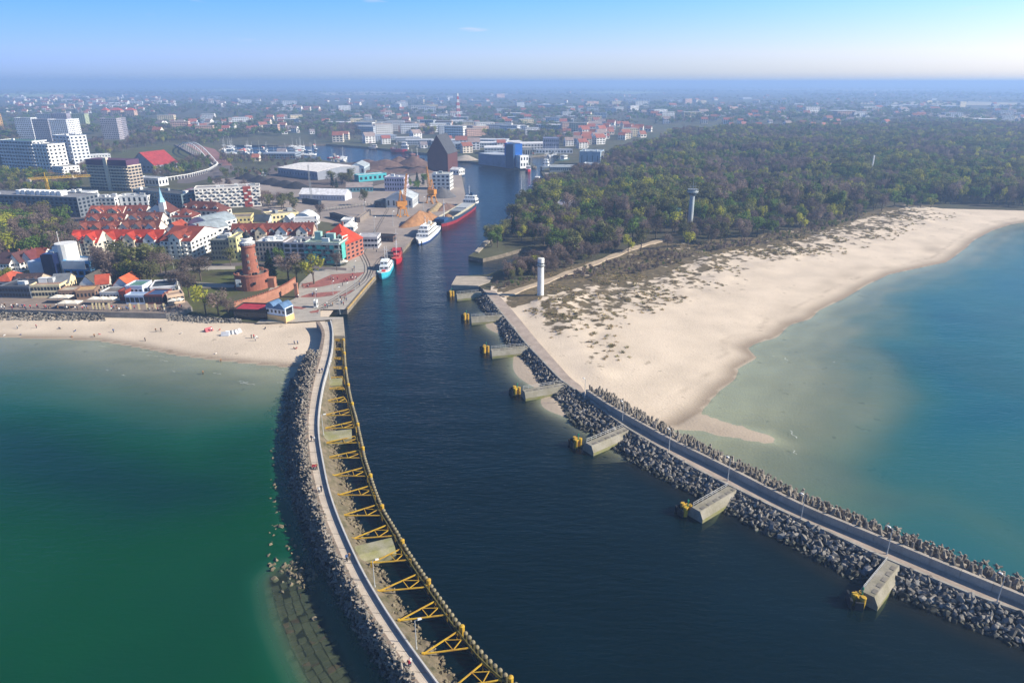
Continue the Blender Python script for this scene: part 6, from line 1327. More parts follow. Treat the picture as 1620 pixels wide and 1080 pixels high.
# =================================================================== PEOPLE
def person_mesh(pose, shirt, pants, name):
    J = {'walk': [(0, 0, .95), (0, 0, 1.2), (0, .02, 1.45), (0, .04, 1.56), (0, .05, 1.68), (-.1, .12, .5), (-.1, .02, .07), (-.1, .16, .03), (.1, -.1, .5), (.1, -.28, .09), (.1, -.15, .03), (-.2, 0, 1.4), (-.27, -.12, 1.12), (-.26, -.02, .88), (.2, 0, 1.4), (.27, .08, 1.12), (.25, .22, .9)],
         'stand': [(0, 0, .95), (0, 0, 1.2), (0, 0, 1.45), (0, .01, 1.56), (0, .02, 1.68), (-.1, .02, .5), (-.11, 0, .07), (-.12, .13, .03), (.1, .02, .5), (.11, 0, .07), (.12, .13, .03), (-.2, 0, 1.4), (-.27, -.02, 1.12), (-.24, .08, .88), (.2, 0, 1.4), (.27, -.02, 1.12), (.24, .08, .88)],
         'sit': [(0, 0, .16), (0, -.05, .42), (0, -.04, .68), (0, 0, .8), (0, .02, .92), (-.14, .42, .34), (-.14, .75, .08), (-.14, .88, .06), (.14, .42, .34), (.14, .75, .08), (.14, .88, .06), (-.2, -.03, .62), (-.28, .02, .36), (-.2, .22, .3), (.2, -.03, .62), (.28, .02, .36), (.2, .22, .3)]}[pose]
    E = [(0, 1), (1, 2), (2, 3), (3, 4), (0, 5), (5, 6), (6, 7), (0, 8), (8, 9), (9, 10), (2, 11), (11, 12), (12, 13), (2, 14), (14, 15), (15, 16)]
    RD = [.15, .14, .15, .06, .115, .085, .06, .05, .085, .06, .05, .07, .055, .05, .07, .055, .05]
    me = bpy.data.meshes.new(name); me.from_pydata(J, E, []); o = bpy.data.objects.new('tmp', me); COL.objects.link(o)
    m = o.modifiers.new('s', 'SKIN'); sv = me.skin_vertices[0].data
    for i, r in enumerate(RD): sv[i].radius = (r*1.15, r*1.15)
    sv[0].use_root = True
    o.modifiers.new('u', 'SUBSURF').levels = 1
    dg = bpy.context.evaluated_depsgraph_get(); me2 = bpy.data.meshes.new_from_object(o.evaluated_get(dg)); me2.name = name
    bpy.data.objects.remove(o, do_unlink=True)
    me2.materials.clear()
    for h_ in (pants, shirt, 'c89878', '2c2220'): me2.materials.append(paint(h_))
    zh = J[4][2]; zw = J[0][2]
    for p in me2.polygons:
        z = p.center.z; c = p.center
        p.material_index = (3 if (z > zh+.03 or c.y < -.04+J[4][1]-.02 and z > zh-.06) else 2) if z > zh-.13 else (1 if z > zw+.02 or (abs(c.x) > .18 and pose != 'sit') else 0)
    return me2
PC = [('2c3444', '23262e', 'dark'), ('b03040', '2a3040', 'red'), ('e4e2dc', '3a465a', 'white'), ('3a5a8a', '2c2c30', 'blue'), ('8a6a4a', '55504a', 'brown')]
PM_ = {(p, i): person_mesh(p, a, b, 'person') for p in ('walk', 'stand', 'sit') for i, (a, b, _) in enumerate(PC)}
def person(px, py, z, pose, ci, rz, label, group, zz=None):
    o = link('person', PM_[(pose, ci)]); p = W(px, py, z); o.location = (p.x, p.y, z if zz is None else zz); o.rotation_euler[2] = rz; o.scale = (1.03, 1.03, 1.03)
    tag(o, label, 'person', group)
pd = {'walk': 'walking', 'stand': 'standing', 'sit': 'sitting'}
PIERP = [(506,590.5,0,'of the upper pair on the curved walkway'),(510,589,3,'of the upper pair on the curved walkway'),(493,697,0,'of the second pair on the curved walkway'),(497,698,2,'of the second pair on the curved walkway'),(496,743,1,'in the row of three on the curved walkway'),(498.8,743,1,'in the row of three on the curved walkway'),(501.5,742,4,'in the row of three on the curved walkway'),(505,779,2,'of the third pair on the curved walkway'),(508.5,777,0,'of the third pair on the curved walkway'),(549,887,3,'of the fourth pair on the curved walkway'),(553,885,4,'of the fourth pair on the curved walkway'),(647,1055,1,'alone at the bottom end of the curved walkway'),(649.5,1052,2,'beside the lone red figure at the bottom of the walkway')]
for x, y, c_, w in PIERP: person(x, y, 4.33, 'walk', c_, rg.uniform(-.4, .4)+(math.pi if rg.random() < .5 else 0), 'person in %s clothes walking, one %s' % (PC[c_][2], w) if 'of' in w[:3] else 'person in %s clothes walking %s' % (PC[c_][2], w), 'people on the curved breakwater')
BP = [(28,520),(8,531),(58,519),(94,520),(33,531),(150,534),(157,530),(114,534),(247,525),(255,524),(335,524),(348,523),(398,535),(402,535),(406,534),(404,539),(466,544.5),(471,544.5),(465,552),(470,551.5),(342,561),(230,540),(288,528),(420,520),(120,524),(180,526)]
for x, y in BP:
    c_ = rg.randrange(5); ps = rg.choice(['sit', 'stand', 'walk', 'sit']); p = W(x, y, 1.2); zz = float(seabedL(np.array([[p.x]]), np.array([[p.y]]))[0][0, 0])
    person(x, y, max(0, zz), ps, c_, rg.uniform(0, 6.28), 'person in %s clothes %s on the small beach' % (PC[c_][2], pd[ps]), 'people on the small beach')
for x, y, w in ((350,574,'wading in the shallows off the small beach'), (321.7,593,'wading far out off the small beach')): person(x, y, -.5, 'stand', 4, 1, 'person '+w, 'bathers')
for i in range(70):
    x = rg.uniform(-8, 292); y = 484.5+rg.uniform(0, 5.0)+x*.016; c_ = rg.randrange(5); ps = rg.choice(['walk', 'walk', 'stand'])
    if x > 262: y = 486+rg.uniform(0, 3)
    person(x, y, 4.02, ps, c_, rg.uniform(0, 6.28), 'person in %s clothes %s among the strollers on the sea front promenade' % (PC[c_][2], pd[ps]), 'strollers on the promenade')
for i in range(44):
    x, y = rg.choice([(498,467),(505,466),(545,446),(552,438),(530,443),(548,476),(520,484),(482,455),(512,446),(560,442),(558,428),(590,398),(570,452),(475,475),(540,481)]); x += rg.gauss(0, 4); y += rg.gauss(0, 2.0)
    if x > 588-(y-438)*.82: continue
    c_ = rg.randrange(5); ps = rg.choice(['walk', 'stand']); person(x, y, 2.33, ps, c_, rg.uniform(0, 6.28), 'person in %s clothes %s on the red striped plaza' % (PC[c_][2], pd[ps]), 'people on the plaza')

# =================================================================== TREES
def leaf_mat(name, c1, c2, rnd=.35):
    m = mat(name, c1, .85, .3, .22, col2=c2, rnd=rnd, spec=.1); t = m.node_tree; p = t.nodes['Principled BSDF']
    if 'tl' not in t.nodes:
        tl = t.nodes.new('ShaderNodeBsdfTranslucent'); tl.name = 'tl'; mx = t.nodes.new('ShaderNodeMixShader'); mx.inputs[0].default_value = .4
        t.links.new(p.inputs['Base Color'].links[0].from_socket, tl.inputs['Color']); t.links.new(p.outputs[0], mx.inputs[1]); t.links.new(tl.outputs[0], mx.inputs[2])
        t.links.new(mx.outputs[0], t.nodes['Material Output'].inputs['Surface'])
    return m
LM = {'green': leaf_mat('leaf_green', (0.161, 0.250, 0.048), (0.098, 0.161, 0.038)), 'yellow': leaf_mat('leaf_yellow_green', (0.410, 0.398, 0.055), (0.259, 0.281, 0.043)), 'olive': leaf_mat('leaf_olive', (0.206, 0.206, 0.077), (0.130, 0.142, 0.060)),
      'bare': leaf_mat('twig_brown', (0.285, 0.216, 0.179), (0.195, 0.151, 0.135)), 'mauve': leaf_mat('twig_mauve', (.190, .148, .125), (.125, .098, .088)), 'dark': leaf_mat('needle_dark', (0.048, 0.098, 0.048), (0.030, 0.065, 0.038))}
BARK = mat('bark', (.12, .095, .075), .9, .3, 1, rnd=.2)
def tree_meshes(kind, seed, nleaf, ls):
    r_ = random.Random(seed); tb_ = MB(); H_ = 1.0
    con = kind == 'dark'
    tb_.bar((0, 0, -.05), (.01, .0, .5), .026, 7, 0, .017); tb_.bar((.01, 0, .5), (.0, .02, .85 if not con else .97), .017, 6, 0, .006)
    limbs = []
    if not con:
        for k in range(7):
            a = r_.uniform(0, 6.28); z0 = r_.uniform(.25, .6); e_ = Vector((math.cos(a)*r_.uniform(.18, .33), math.sin(a)*r_.uniform(.18, .33), z0+r_.uniform(.15, .33))); tb_.bar((0, 0, z0), e_, .013, 5, 0, .004); limbs.append(e_)
            for q in range(2): f = e_+Vector((r_.uniform(-.12, .12), r_.uniform(-.12, .12), r_.uniform(.03, .14))); tb_.bar(e_*.85+Vector((0, 0, z0*.15)), f, .006, 4, 0, .002)
    tm = tb_.mesh('trunk', BARK)
    lobes = [(Vector((0, 0, .62)), .27)]
    for k in range(9):
        a = r_.uniform(0, 6.28); d_ = r_.uniform(.1, .27); lobes.append((Vector((math.cos(a)*d_, math.sin(a)*d_, r_.uniform(.42, .86))), r_.uniform(.11, .19)))
    cb = MB()
    for i in range(nleaf):
        if con:
            z = r_.random()**.8; rad = (1-z)*.24*(.75+.25*math.sin(z*40))*math.sqrt(r_.random()); a = r_.uniform(0, 6.28); p = Vector((math.cos(a)*rad, math.sin(a)*rad, .1+z*.9))
        else:
            c, rr = lobes[r_.randrange(len(lobes))]; v = Vector((r_.gauss(0, 1), r_.gauss(0, 1), r_.gauss(0, 1))).normalized(); p = c+v*rr*(r_.random()**.35)
            p.z = max(.22, p.z)
        s = ls*r_.uniform(.6, 1.35); nrm_ = (Vector((r_.gauss(0, 1), r_.gauss(0, 1), r_.gauss(.3, 1)))*(.55 if kind not in ('bare', 'mauve') else .8) + ((v*1.0 + Vector((0, 0, .35))) if not con else Vector((0, 0, .5)))).normalized(); u = nrm_.orthogonal().normalized(); u = (Matrix.Rotation(r_.uniform(0, 6.28), 3, nrm_) @ u); w = nrm_.cross(u)
        asp = .28 if kind in ('bare', 'mauve') else .75
        cb.add([p+u*s, p+w*s*asp, p-u*s*.9, p-w*s*asp], [(0, 1, 2, 3)])
    return tm, cb.mesh('crown', LM[kind])
VAR = []
for k, nl, ls, cnt in (('green', 760, .034, 2), ('yellow', 640, .032, 2), ('olive', 700, .033, 2), ('bare', 1300, .034, 3), ('mauve', 1300, .034, 2), ('dark', 700, .035, 1)):
    for q in range(cnt): VAR.append((k, *tree_meshes(k, 100+len(VAR)*7, nl, ls)))
KI = {k: [i for i, v in enumerate(VAR) if v[0] == k] for k in LM}
KNAME = {'green': 'fresh green tree', 'yellow': 'yellow green tree', 'olive': 'olive green tree', 'bare': 'bare brown tree', 'mauve': 'bare greyish tree', 'dark': 'dark conifer'}
rt_ = random.Random(21)
def tree(x, y, z, h, kind, label, group=None, w=1.0):
    k, tm, cm = VAR[rt_.choice(KI[kind])]; o = empty('tree', (x, y, z), rt_.uniform(0, 6.28), label, 'tree', group)
    t_ = link('trunk', tm, o); c_ = link('crown', cm, o); o.scale = (h*w, h*w, h); return o
# single trees one can point to
SINGLE = [(201,451,13,'yellow','bright yellow green tree in the middle of the park',.8),(215,455,12,'olive','olive tree beside the bright yellow one in the park',1),(184,450,15,'bare','broad bare tree above the gabled cottages',1.2),(175,446,15,'bare','bare tree at the left end of the park',1.2),(222,448,17,'olive','tall olive green tree behind the bright yellow one',1.1),(240,444,14,'mauve','bare greyish tree in the park beside the corner townhouse',1.1),(255,430,11,'bare','bare tree in front of the white corner townhouse',1.2),(292,437,10,'mauve','wide reddish bare tree on the lawn before the townhouses',1.5),(318,444,11,'mauve','reddish bare tree by the park path',1.4),(288,463,11,'bare','black branched bare tree over the white walled restaurant',1.3),(300,470,10,'bare','bare tree beside the beige pavilion',1.2),(326,497,11,'yellow','yellow green bush tree on the slope above the rocks',1.1),(346,499,10,'bare','bare bush tree beside the yellow green one above the rocks',1.2),(362,499,8,'mauve','bare bush tree next to the red roofed beach pavilion',1.2),(429,444,13,'dark','dark pine beside the lighthouse',1.5),(457,446,13,'bare','bare forked tree on the plaza edge',1.2),(470,446,10,'olive','small olive tree next to the bare forked one',1.1),(497,449,13,'yellow','yellow green tree on the plaza',1.15),(533,428,9,'bare','slim tree in front of the scaffolding',.8),(444,421,9,'green','green tree before the brownish office',1),(402,434,11,'bare','bare tree right behind the lighthouse',1),(365,420,9,'olive','olive tree between dark building and lighthouse',1),(561,397,9,'bare','reddish bare tree by the rail tracks',1.2),(577,325,11,'olive','round lone tree on the port yard',.9),(507,346,10,'bare','thin lone tree at the yard edge',.9),(12,449,8,'yellow','yellow bush in front of the dark villas',1.3),(20,448,6,'green','green bush in front of the dark villas',1.3)]
for x, y, h, k, l, w in SINGLE: p = W(x, y, 2.3 if not (x < 300 and y > 440) else 2.4); tree(p.x, p.y, 2.2, h*1.2, k, l, 'single trees of the town', w)
CLEAR = [(W(1091,358,2.2).x, W(1091,358,2.2).y-8, 16), (W(898,334,2.2).x, W(898,334,2.2).y, 15)]
def area_trees(poly, n, kinds, hmin, hmax, where, group, mind=5.0):
    pw_ = [(p.x, p.y) for p in WL(poly, 2.2)]; xs_ = [p[0] for p in pw_]; ys_ = [p[1] for p in pw_]; out = []; tr = 0
    while len(out) < n and tr < n*60:
        tr += 1; x, y = rt_.uniform(min(xs_), max(xs_)), rt_.uniform(min(ys_), max(ys_))
        if not inpoly(x, y, pw_) or any((x-a)**2+(y-b)**2 < r*r for a, b, r in CLEAR) or any((x-a)**2+(y-b)**2 < mind*mind for a, b in out): continue
        out.append((x, y)); k = rt_.choices(list(kinds), list(kinds.values()))[0]; tree(x, y, 2.2, rt_.uniform(hmin, hmax), k, KNAME[k]+' '+where, KNAME[k]+'s '+group, rt_.uniform(.95, 1.3))
MIX = {'bare': 4, 'mauve': 2, 'green': 2, 'yellow': 1.5, 'olive': 3}
area_trees([(-20,352),(60,350),(108,356),(118,395),(112,420),(60,418),(-20,424)], 60, {'bare': 4, 'olive': 1.5, 'green': 1.8, 'yellow': 1.8}, 14, 18, 'in the wood beside the red roofed quarter', 'of the west wood', 6)
area_trees([(156,428),(240,418),(268,436),(246,458),(168,450)], 22, {'bare': 3, 'olive': 2, 'green': .5}, 11, 16, 'in the park below the townhouses', 'of the park', 6)
area_trees([(418,318),(460,322),(474,334),(440,332),(412,326)], 16, {'bare': 3, 'olive': 3}, 8, 11, 'beside the tent hall', 'by the tent hall', 6)
area_trees([(516,292),(534,288),(558,286),(556,296),(530,300)], 9, {'dark': 2, 'olive': 2}, 8, 14, 'behind the port sheds', 'behind the port sheds', 6)
area_trees([(643,302),(672,302),(676,285),(645,288)], 9, {'dark': 3, 'green': 1}, 8, 12, 'between the lavender office and the white building', 'of the port office', 6)
area_trees([(768,392),(790,375),(800,368),(808,385),(790,394)], 8, {'yellow': 1, 'olive': 3, 'green': 1}, 8, 13, 'on the wooded point beside the old jetty', 'of the wooded point', 4)
area_trees([(795,444),(846,440),(880,420),(868,409),(820,426),(800,434)], 18, {'bare': 4, 'mauve': 2, 'yellow': .8}, 6, 10, 'along the inlet behind the quay platform', 'along the inlet', 4)
area_trees([(806,356),(822,330),(838,318),(850,330),(846,370),(832,385),(812,372)], 22, {'bare': 2, 'green': 2, 'olive': 2, 'dark': .5}, 10, 15, 'on the east bank beside the channel', 'of the east bank', 5)
area_trees([(850,372),(900,350),(1000,362),(1060,368),(1110,372),(1200,362),(1290,348),(1380,326),(1440,318),(1500,322),(1500,329),(1420,331),(1300,358),(1180,384),(1090,392),(1030,398),(960,412),(880,420)], 105, {'bare': 4, 'mauve': 3, 'green': 2, 'yellow': 2, 'olive': 2}, 9, 15, 'at the edge of the big wood facing the dunes', 'at the edge of the big wood', 6.5)

# ---- woods that read as one mass: instanced crowns in one object each
def variant_collection(name, items):
    c = bpy.data.collections.new(name)
    for i, (tm, cm) in enumerate(items):
        bm = bmesh.new(); bm.from_mesh(cm); nf = len(bm.faces)
        if tm: bm.from_mesh(tm)
        bm.faces.ensure_lookup_table()
        for j in range(nf, len(bm.faces)): bm.faces[j].material_index = 1
        me = bpy.data.meshes.new('v'); bm.to_mesh(me); bm.free(); me.materials.append(cm.materials[0]); me.materials.append(BARK)
        o = bpy.data.objects.new('%s_%02d' % (name, i), me); c.objects.link(o)
    return c
def scatter(name, pts, coll, label, cat=None):
    me = bpy.data.meshes.new(name); me.from_pydata([p[:3] for p in pts], [], [])
    for an, tp, ix in (('hs', 'FLOAT', 3), ('ws', 'FLOAT', 4), ('rz', 'FLOAT', 5), ('vi', 'INT', 6)):
        a = me.attributes.new(an, tp, 'POINT'); a.data.foreach_set('value', [p[ix] for p in pts])
    o = link(name, me); ng = bpy.data.node_groups.new(name, 'GeometryNodeTree')
    ng.interface.new_socket('Geometry', in_out='INPUT', socket_type='NodeSocketGeometry'); ng.interface.new_socket('Geometry', in_out='OUTPUT', socket_type='NodeSocketGeometry')
    N = ng.nodes.new; L = ng.links.new
    gi, go, ip, ci = N('NodeGroupInput'), N('NodeGroupOutput'), N('GeometryNodeInstanceOnPoints'), N('GeometryNodeCollectionInfo')
    ci.inputs['Collection'].default_value = coll; ci.inputs['Separate Children'].default_value = True; ci.inputs['Reset Children'].default_value = True
    def attr(n_, t_='FLOAT'):
        a = N('GeometryNodeInputNamedAttribute'); a.data_type = t_; a.inputs['Name'].default_value = n_; return a.outputs[0]
    cs_ = N('ShaderNodeCombineXYZ'); cr2 = N('ShaderNodeCombineXYZ')
    L(attr('ws'), cs_.inputs[0]); L(attr('ws'), cs_.inputs[1]); L(attr('hs'), cs_.inputs[2]); L(attr('rz'), cr2.inputs[2])
    L(gi.outputs[0], ip.inputs['Points']); L(ci.outputs[0], ip.inputs['Instance']); ip.inputs['Pick Instance'].default_value = True
    L(attr('vi', 'INT'), ip.inputs['Instance Index']); L(cr2.outputs[0], ip.inputs['Rotation']); L(cs_.outputs[0], ip.inputs['Scale']); L(ip.outputs[0], go.inputs[0])
    md = o.modifiers.new('scatter', 'NODES'); md.node_group = ng
    return tag(o, label, cat, None, 'stuff')
WOODC = variant_collection('wood_variant', [(a, b) for _, a, b in VAR])
nr = np.random.default_rng(4)
def wood_pts(poly, spacing, hmin, hmax, weights, seed, keep=None, z=2.2, clump=60):
    P_ = [(p.x, p.y) for p in WL(poly, 2.2)] if poly is not None else keep
    xs_ = [p[0] for p in P_]; ys_ = [p[1] for p in P_]
    gx, gy = np.meshgrid(np.arange(min(xs_), max(xs_), spacing), np.arange(min(ys_), max(ys_), spacing)); gx = gx+nr.uniform(-.42, .42, gx.shape)*spacing; gy = gy+nr.uniform(-.42, .42, gy.shape)*spacing
    m_ = insidemask(gx, gy, P_); X_, Y_ = gx[m_], gy[m_]; f = fbm(X_, Y_, clump, seed, 3); h_ = fbm(X_, Y_, clump*.7, seed+1, 3)
    ks = list(weights); base = np.array([weights[k] for k in ks], float); out = []
    for x, y, a, b in zip(X_, Y_, f, h_):
        w = base.copy()
        for i, k in enumerate(ks):
            if k in ('green', 'yellow', 'olive'): w[i] *= math.exp((a-.5)*7)
            else: w[i] *= math.exp(-(a-.5)*5)
        k = ks[int(nr.choice(len(ks), p=w/w.sum()))]; H_ = hmin+(hmax-hmin)*min(1, max(0, .5+(b-.5)*2.2+nr.uniform(-.25, .25)))
        out.append((float(x), float(y), z, H_, H_*float(nr.uniform(.75, 1.1)), float(nr.uniform(0, 6.28)), int(nr.choice(KI[k]))))
    return out
FW = {'bare': 1.2, 'mauve': .8, 'green': 3.2, 'yellow': 1.9, 'olive': 3.4, 'dark': .12}
big = wood_pts([(846,305),(905,292),(960,266),(1000,240),(1080,215),(1250,207),(1650,205),(2150,212),(2150,316),(1620,329),(1500,323),(1430,319),(1380,327),(1290,350),(1200,364),(1110,374),(1060,370),(1000,364),(900,352),(850,374),(846,340)], 8.8, 11, 20, FW, 3)
cl_ = [W(898,334,2.2), W(1068,360,2.2), W(1090,363,2.2)]
big = [p for p in big if all((p[0]-c.x)**2+(p[1]-c.y)**2 > (16 if i == 0 else 13)**2 for i, c in enumerate(cl_))]
big += wood_pts([(806,352),(850,343),(900,351),(960,360),(965,390),(900,396),(868,396),(834,387),(808,374)], 7.5, 9, 14, FW, 44)
big = [p for p in big if (p[0]-cl_[0].x)**2+(p[1]-cl_[0].y)**2 > 256]
scatter('woodland', big, WOODC, 'wide mixed spring wood behind the dunes', 'wood')
scatter('woodland', wood_pts([(940,262),(985,236),(1010,232),(1000,245),(965,268)], 8, 8, 13, FW, 9)+wood_pts([(846,300),(870,290),(930,292),(940,300),(905,312),(860,330)], 8.5, 9, 14, FW, 19), WOODC, 'trees between the cold store and the wood', 'wood')
town = []
for poly, sp_, a, b in (([(-60,278),(90,286),(140,302),(92,312),(-60,308)], 10, 9, 14), ([(105,250),(140,256),(142,290),(108,292)], 10, 9, 14), ([(200,225),(262,212),(285,222),(240,232),(205,235)], 11, 9, 15), ([(130,230),(165,222),(165,236),(130,240)], 11, 9, 14), ([(248,262),(330,256),(338,264),(300,277),(262,283),(246,284)], 9.5, 8, 13), ([(345,272),(400,268),(440,274),(420,284),(360,288)], 12, 5, 9), ([(345,250),(400,247),(395,262),(350,258)], 12, 5, 9), ([(330,290),(405,300),(412,312),(320,292)], 10, 6, 10), ([(-80,224),(28,224),(30,240),(-80,242)], 11, 9, 14), ([(262,221),(345,214),(352,227),(325,231),(290,226)], 11, 8, 13), ([(345,247),(440,249),(430,258),(352,262)], 12, 5, 9), ([(150,240),(200,232),(205,240),(160,250)], 12, 8, 13), ([(430,272),(440,262),(500,256),(536,259),(440,266)], 12, 5, 8), ([(395,262),(430,250),(500,252),(490,256),(440,260)], 12, 5, 8), ([(500,214),(560,205),(580,212),(540,222),(500,222)], 12, 10, 16), ([(640,204),(690,208),(690,214),(650,214)], 13, 10, 15), ([(760,214),(830,216),(900,214),(905,228),(850,232),(790,226)], 13, 10, 15), ([(905,300),(880,318),(850,318),(858,300)], 9, 9, 13)):
    town += wood_pts(poly, sp_, a, b, MIX, len(town) % 50+3)
scatter('town_trees', town, WOODC, 'bare and green trees filling the gaps between the town blocks', 'wood')
# low bushes of the scrub belt between wood and dunes
scr = wood_pts([(772,452),(800,458),(846,452),(900,446),(960,438),(1010,436),(1060,424),(1110,404),(1160,397),(1230,386),(1300,369),(1360,348),(1380,335),(1290,356),(1180,384),(1090,393),(1000,408),(930,428),(880,436),(848,436)], 3.6, 1.4, 4.2, {'bare': 4, 'mauve': 3, 'olive': 2.2, 'green': .8}, 6, z=2.4, clump=25)
scr += wood_pts([(800,436),(868,407),(900,397),(960,396),(1040,384),(1010,392),(950,410),(890,431),(850,442),(805,448)], 4.6, 4, 8.5, {'bare': 4, 'mauve': 4, 'olive': 1, 'yellow': .3}, 46, z=2.2, clump=25)
tx = [(p.x, p.y) for p in ts]
scr = [p for p in scr if min((p[0]-a)**2+(p[1]-b)**2 for a, b in tx) > 16 and (p[0]-W(855,467,3).x)**2+(p[1]-W(855,467,3).y)**2 > 36]
scatter('scrub', scr, WOODC, 'brown and green bushes between the wood and the dunes', 'scrub')
# dune grass tufts
GT = leaf_mat('dune_grass', (.44, .35, .18), (.28, .22, .12)); GT2 = leaf_mat('dune_grass_green', (.34, .30, .14), (.22, .20, .09))
tufts = []
for q in range(5):
    cb = MB(); r_ = random.Random(q+50)
    for i in range(46):
        a = r_.uniform(0, 6.28); d_ = math.sqrt(r_.random())*.55; p = Vector((math.cos(a)*d_, math.sin(a)*d_*.8, 0)); t_ = p*1.45+Vector((r_.uniform(-.15, .15), r_.uniform(-.15, .15), r_.uniform(.3, .75)*(1.15-d_))); w = Vector((-math.sin(a), math.cos(a), 0))*.07
        cb.add([p-w, p+w, t_], [(0, 1, 2)])
    tufts.append((None, cb.mesh('tuft', GT if q < 3 else GT2)))
TC = variant_collection('tuft_variant', tufts)
cand = nr.uniform([0, 150], [420, 520], (90000, 2)); X_, Y_ = cand[:, 0], cand[:, 1]
Zt, St, It, Dt = seabedR(X_, Y_); f = fbm(X_, Y_, 13, 31, 3); f2 = fbm(X_, Y_, 40, 33, 2)
prob = np.clip(Dt*1.3-.25, 0, 1)*np.clip((f-.5)*9, 0, 1)*np.clip((f2-.3)*4, .1, 1)
prob = np.where((St > 22) & insidemask(X_, Y_, INL), np.maximum(prob, np.clip((f-.72)*8, 0, .25)*(St > 45)), 0)
wlx = np.array([float(xat(RWT, y)) if y < 195 else float(xat(RW_N, y)) for y in Y_]); prob = np.where(X_ > wlx+2.5, prob, 0)
sel = nr.uniform(size=len(X_)) < prob*.5
tp_ = [(float(x), float(y), float(z)-.05, float(nr.uniform(.7, 1.6)), float(nr.uniform(1.0, 2.4)), float(nr.uniform(0, 6.28)), int(nr.integers(5))) for x, y, z in zip(X_[sel], Y_[sel], Zt[sel])]
scatter('dune_grass', tp_, TC, 'tufts of dry grass dotted over the dunes', 'grass')
print('tufts', len(tp_), 'big wood', len(big), 'scrub', len(scr), 'town', len(town))

# =================================================================== FAR TOWN AND PLAIN
FARP = []
def far_proto(kind, wall, roof):
    mb = MB(); rmb = MB(); wmb = MB()
    if kind == 'house': w, d, h, r = 10, 9, 5, 4.2
    elif kind == 'block': w, d, h, r = 30, 12, 14, 0
    elif kind == 'hall': w, d, h, r = 46, 26, 7, 0
    else: w, d, h, r = 14, 11, 9, 4.5
    mb.box(0, w, 0, d, -.5, h)
    if r:
        mb.add([(0, 0, h), (0, d, h), (0, d/2, h+r), (w, 0, h), (w, d, h), (w, d/2, h+r)], [(0, 2, 1), (3, 4, 5)])
        for s0 in (-.4, d+.4): rmb.add([(-.4, s0, h-.3), (w+.4, s0, h-.3), (w+.4, d/2, h+r+.1), (-.4, d/2, h+r+.1)], [(0, 1, 2, 3)])
    else: rmb.box(-.2, w+.2, -.2, d+.2, h, h+.6)
    fl_ = max(1, int(h/3)); windows_mb(w, d, h, fl_, max(2, int(w/3.6)), mb=wmb)
    return (mb.mesh('wall', wall_mat(wall)), rmb.mesh('roof', roof_mat(roof)), wmb.mesh('windows', GLASS), kind)
FP = {'house': [far_proto('house', w, r) for w, r in (('f2eee8', '9a6454'), ('f6f4f0', '8f5a50'), ('e8dccb', 'a86c58'), ('f4f4f6', '8c8488'))],
      'block': [far_proto('block', w, r) for w, r in (('f2f0ec', 'b8b8b8'), ('e8d8b4', 'b0b0ae'), ('dfe2e8', 'a8acb2'), ('e0b8a4', 'b0a8a0'), ('c4cad4', 'a0a4aa'))],
      'hall': [far_proto('hall', w, r) for w, r in (('d0d4da', 'e4e4e6'), ('a8b0bc', 'c4c8ce'), ('8d98a8', '98a4b4'))],
      'villa': [far_proto('villa', w, r) for w, r in (('f4f2ee', 'a06050'), ('eee2d0', '966050'), ('f6f4f2', '9a8a86'))]}
FK = {'house': ('small far house with tiled roof', 'house'), 'block': ('far flat roofed apartment block', 'building'), 'hall': ('far low flat commercial hall', 'hall'), 'villa': ('far two storey house with pitched roof', 'house')}
fr = random.Random(8); placed = []
def far_row(poly, n, kinds, where, mind):
    pts = []
    pys = [p[1] for p in poly]; pxs = [p[0] for p in poly]; tr = 0; k0 = 0
    while k0 < n and tr < n*40:
        tr += 1; px, py = fr.uniform(min(pxs), max(pxs)), fr.uniform(min(pys), max(pys))
        if not inpoly(px, py, poly): continue
        p = W(px, py, 2.3)
        if any((p.x-a)**2+(p.y-b)**2 < mind*mind for a, b in placed): continue
        placed.append((p.x, p.y)); k0 += 1; kind = fr.choices(list(kinds), list(kinds.values()))[0]
        FARP.append((p, kind, fr.randrange(len(FP[kind])), fr.gauss(.12, .25), fr.uniform(.85, 1.25), where))
far_row([(556,214),(640,212),(700,216),(830,218),(835,209),(700,205),(560,203)], 34, {'block': 1}, 'in the estate behind the inner basin', 34)
far_row([(520,226),(640,233),(700,242),(800,246),(830,238),(770,228),(640,221),(530,219)], 24, {'hall': 2, 'house': 1, 'villa': 1}, 'on the far quays of the inner basin', 30)
far_row([(905,238),(960,226),(1010,220),(1030,208),(960,196),(900,208),(880,222)], 52, {'villa': 3, 'house': 2, 'block': .4}, 'in the terraces above the cold store', 19)
far_row([(230,222),(420,214),(520,212),(520,192),(380,186),(240,190)], 60, {'villa': 2, 'block': .8, 'house': 2, 'hall': .3}, 'in the old town behind the marina', 28)
far_row([(560,202),(700,204),(900,206),(1010,194),(1000,176),(700,174),(520,180)], 84, {'block': 1.2, 'villa': 2, 'house': 2, 'hall': .8}, 'in the town around the radio mast', 36)
far_row([(0,182),(240,182),(240,168),(0,164)], 40, {'house': 3, 'villa': 1.5, 'block': .3}, 'in the suburb behind the slab blocks', 45)
far_row([(1030,196),(1220,205),(1420,206),(1420,198),(1200,188),(1040,184)], 36, {'house': 3, 'villa': 2, 'block': .3}, 'in the suburb behind the big wood', 24)
far_row([(400,258),(440,250),(440,246),(395,254)], 6, {'hall': 1, 'house': 2}, 'by the marina sheds', 26)
ntop = 300
FARP.sort(key=lambda q: -({'house': 10, 'villa': 14, 'block': 34, 'hall': 46}[q[1]])/q[0].length)
FB = {'house': 'far_house', 'villa': 'far_house', 'block': 'far_block', 'hall': 'far_hall'}
rest = []
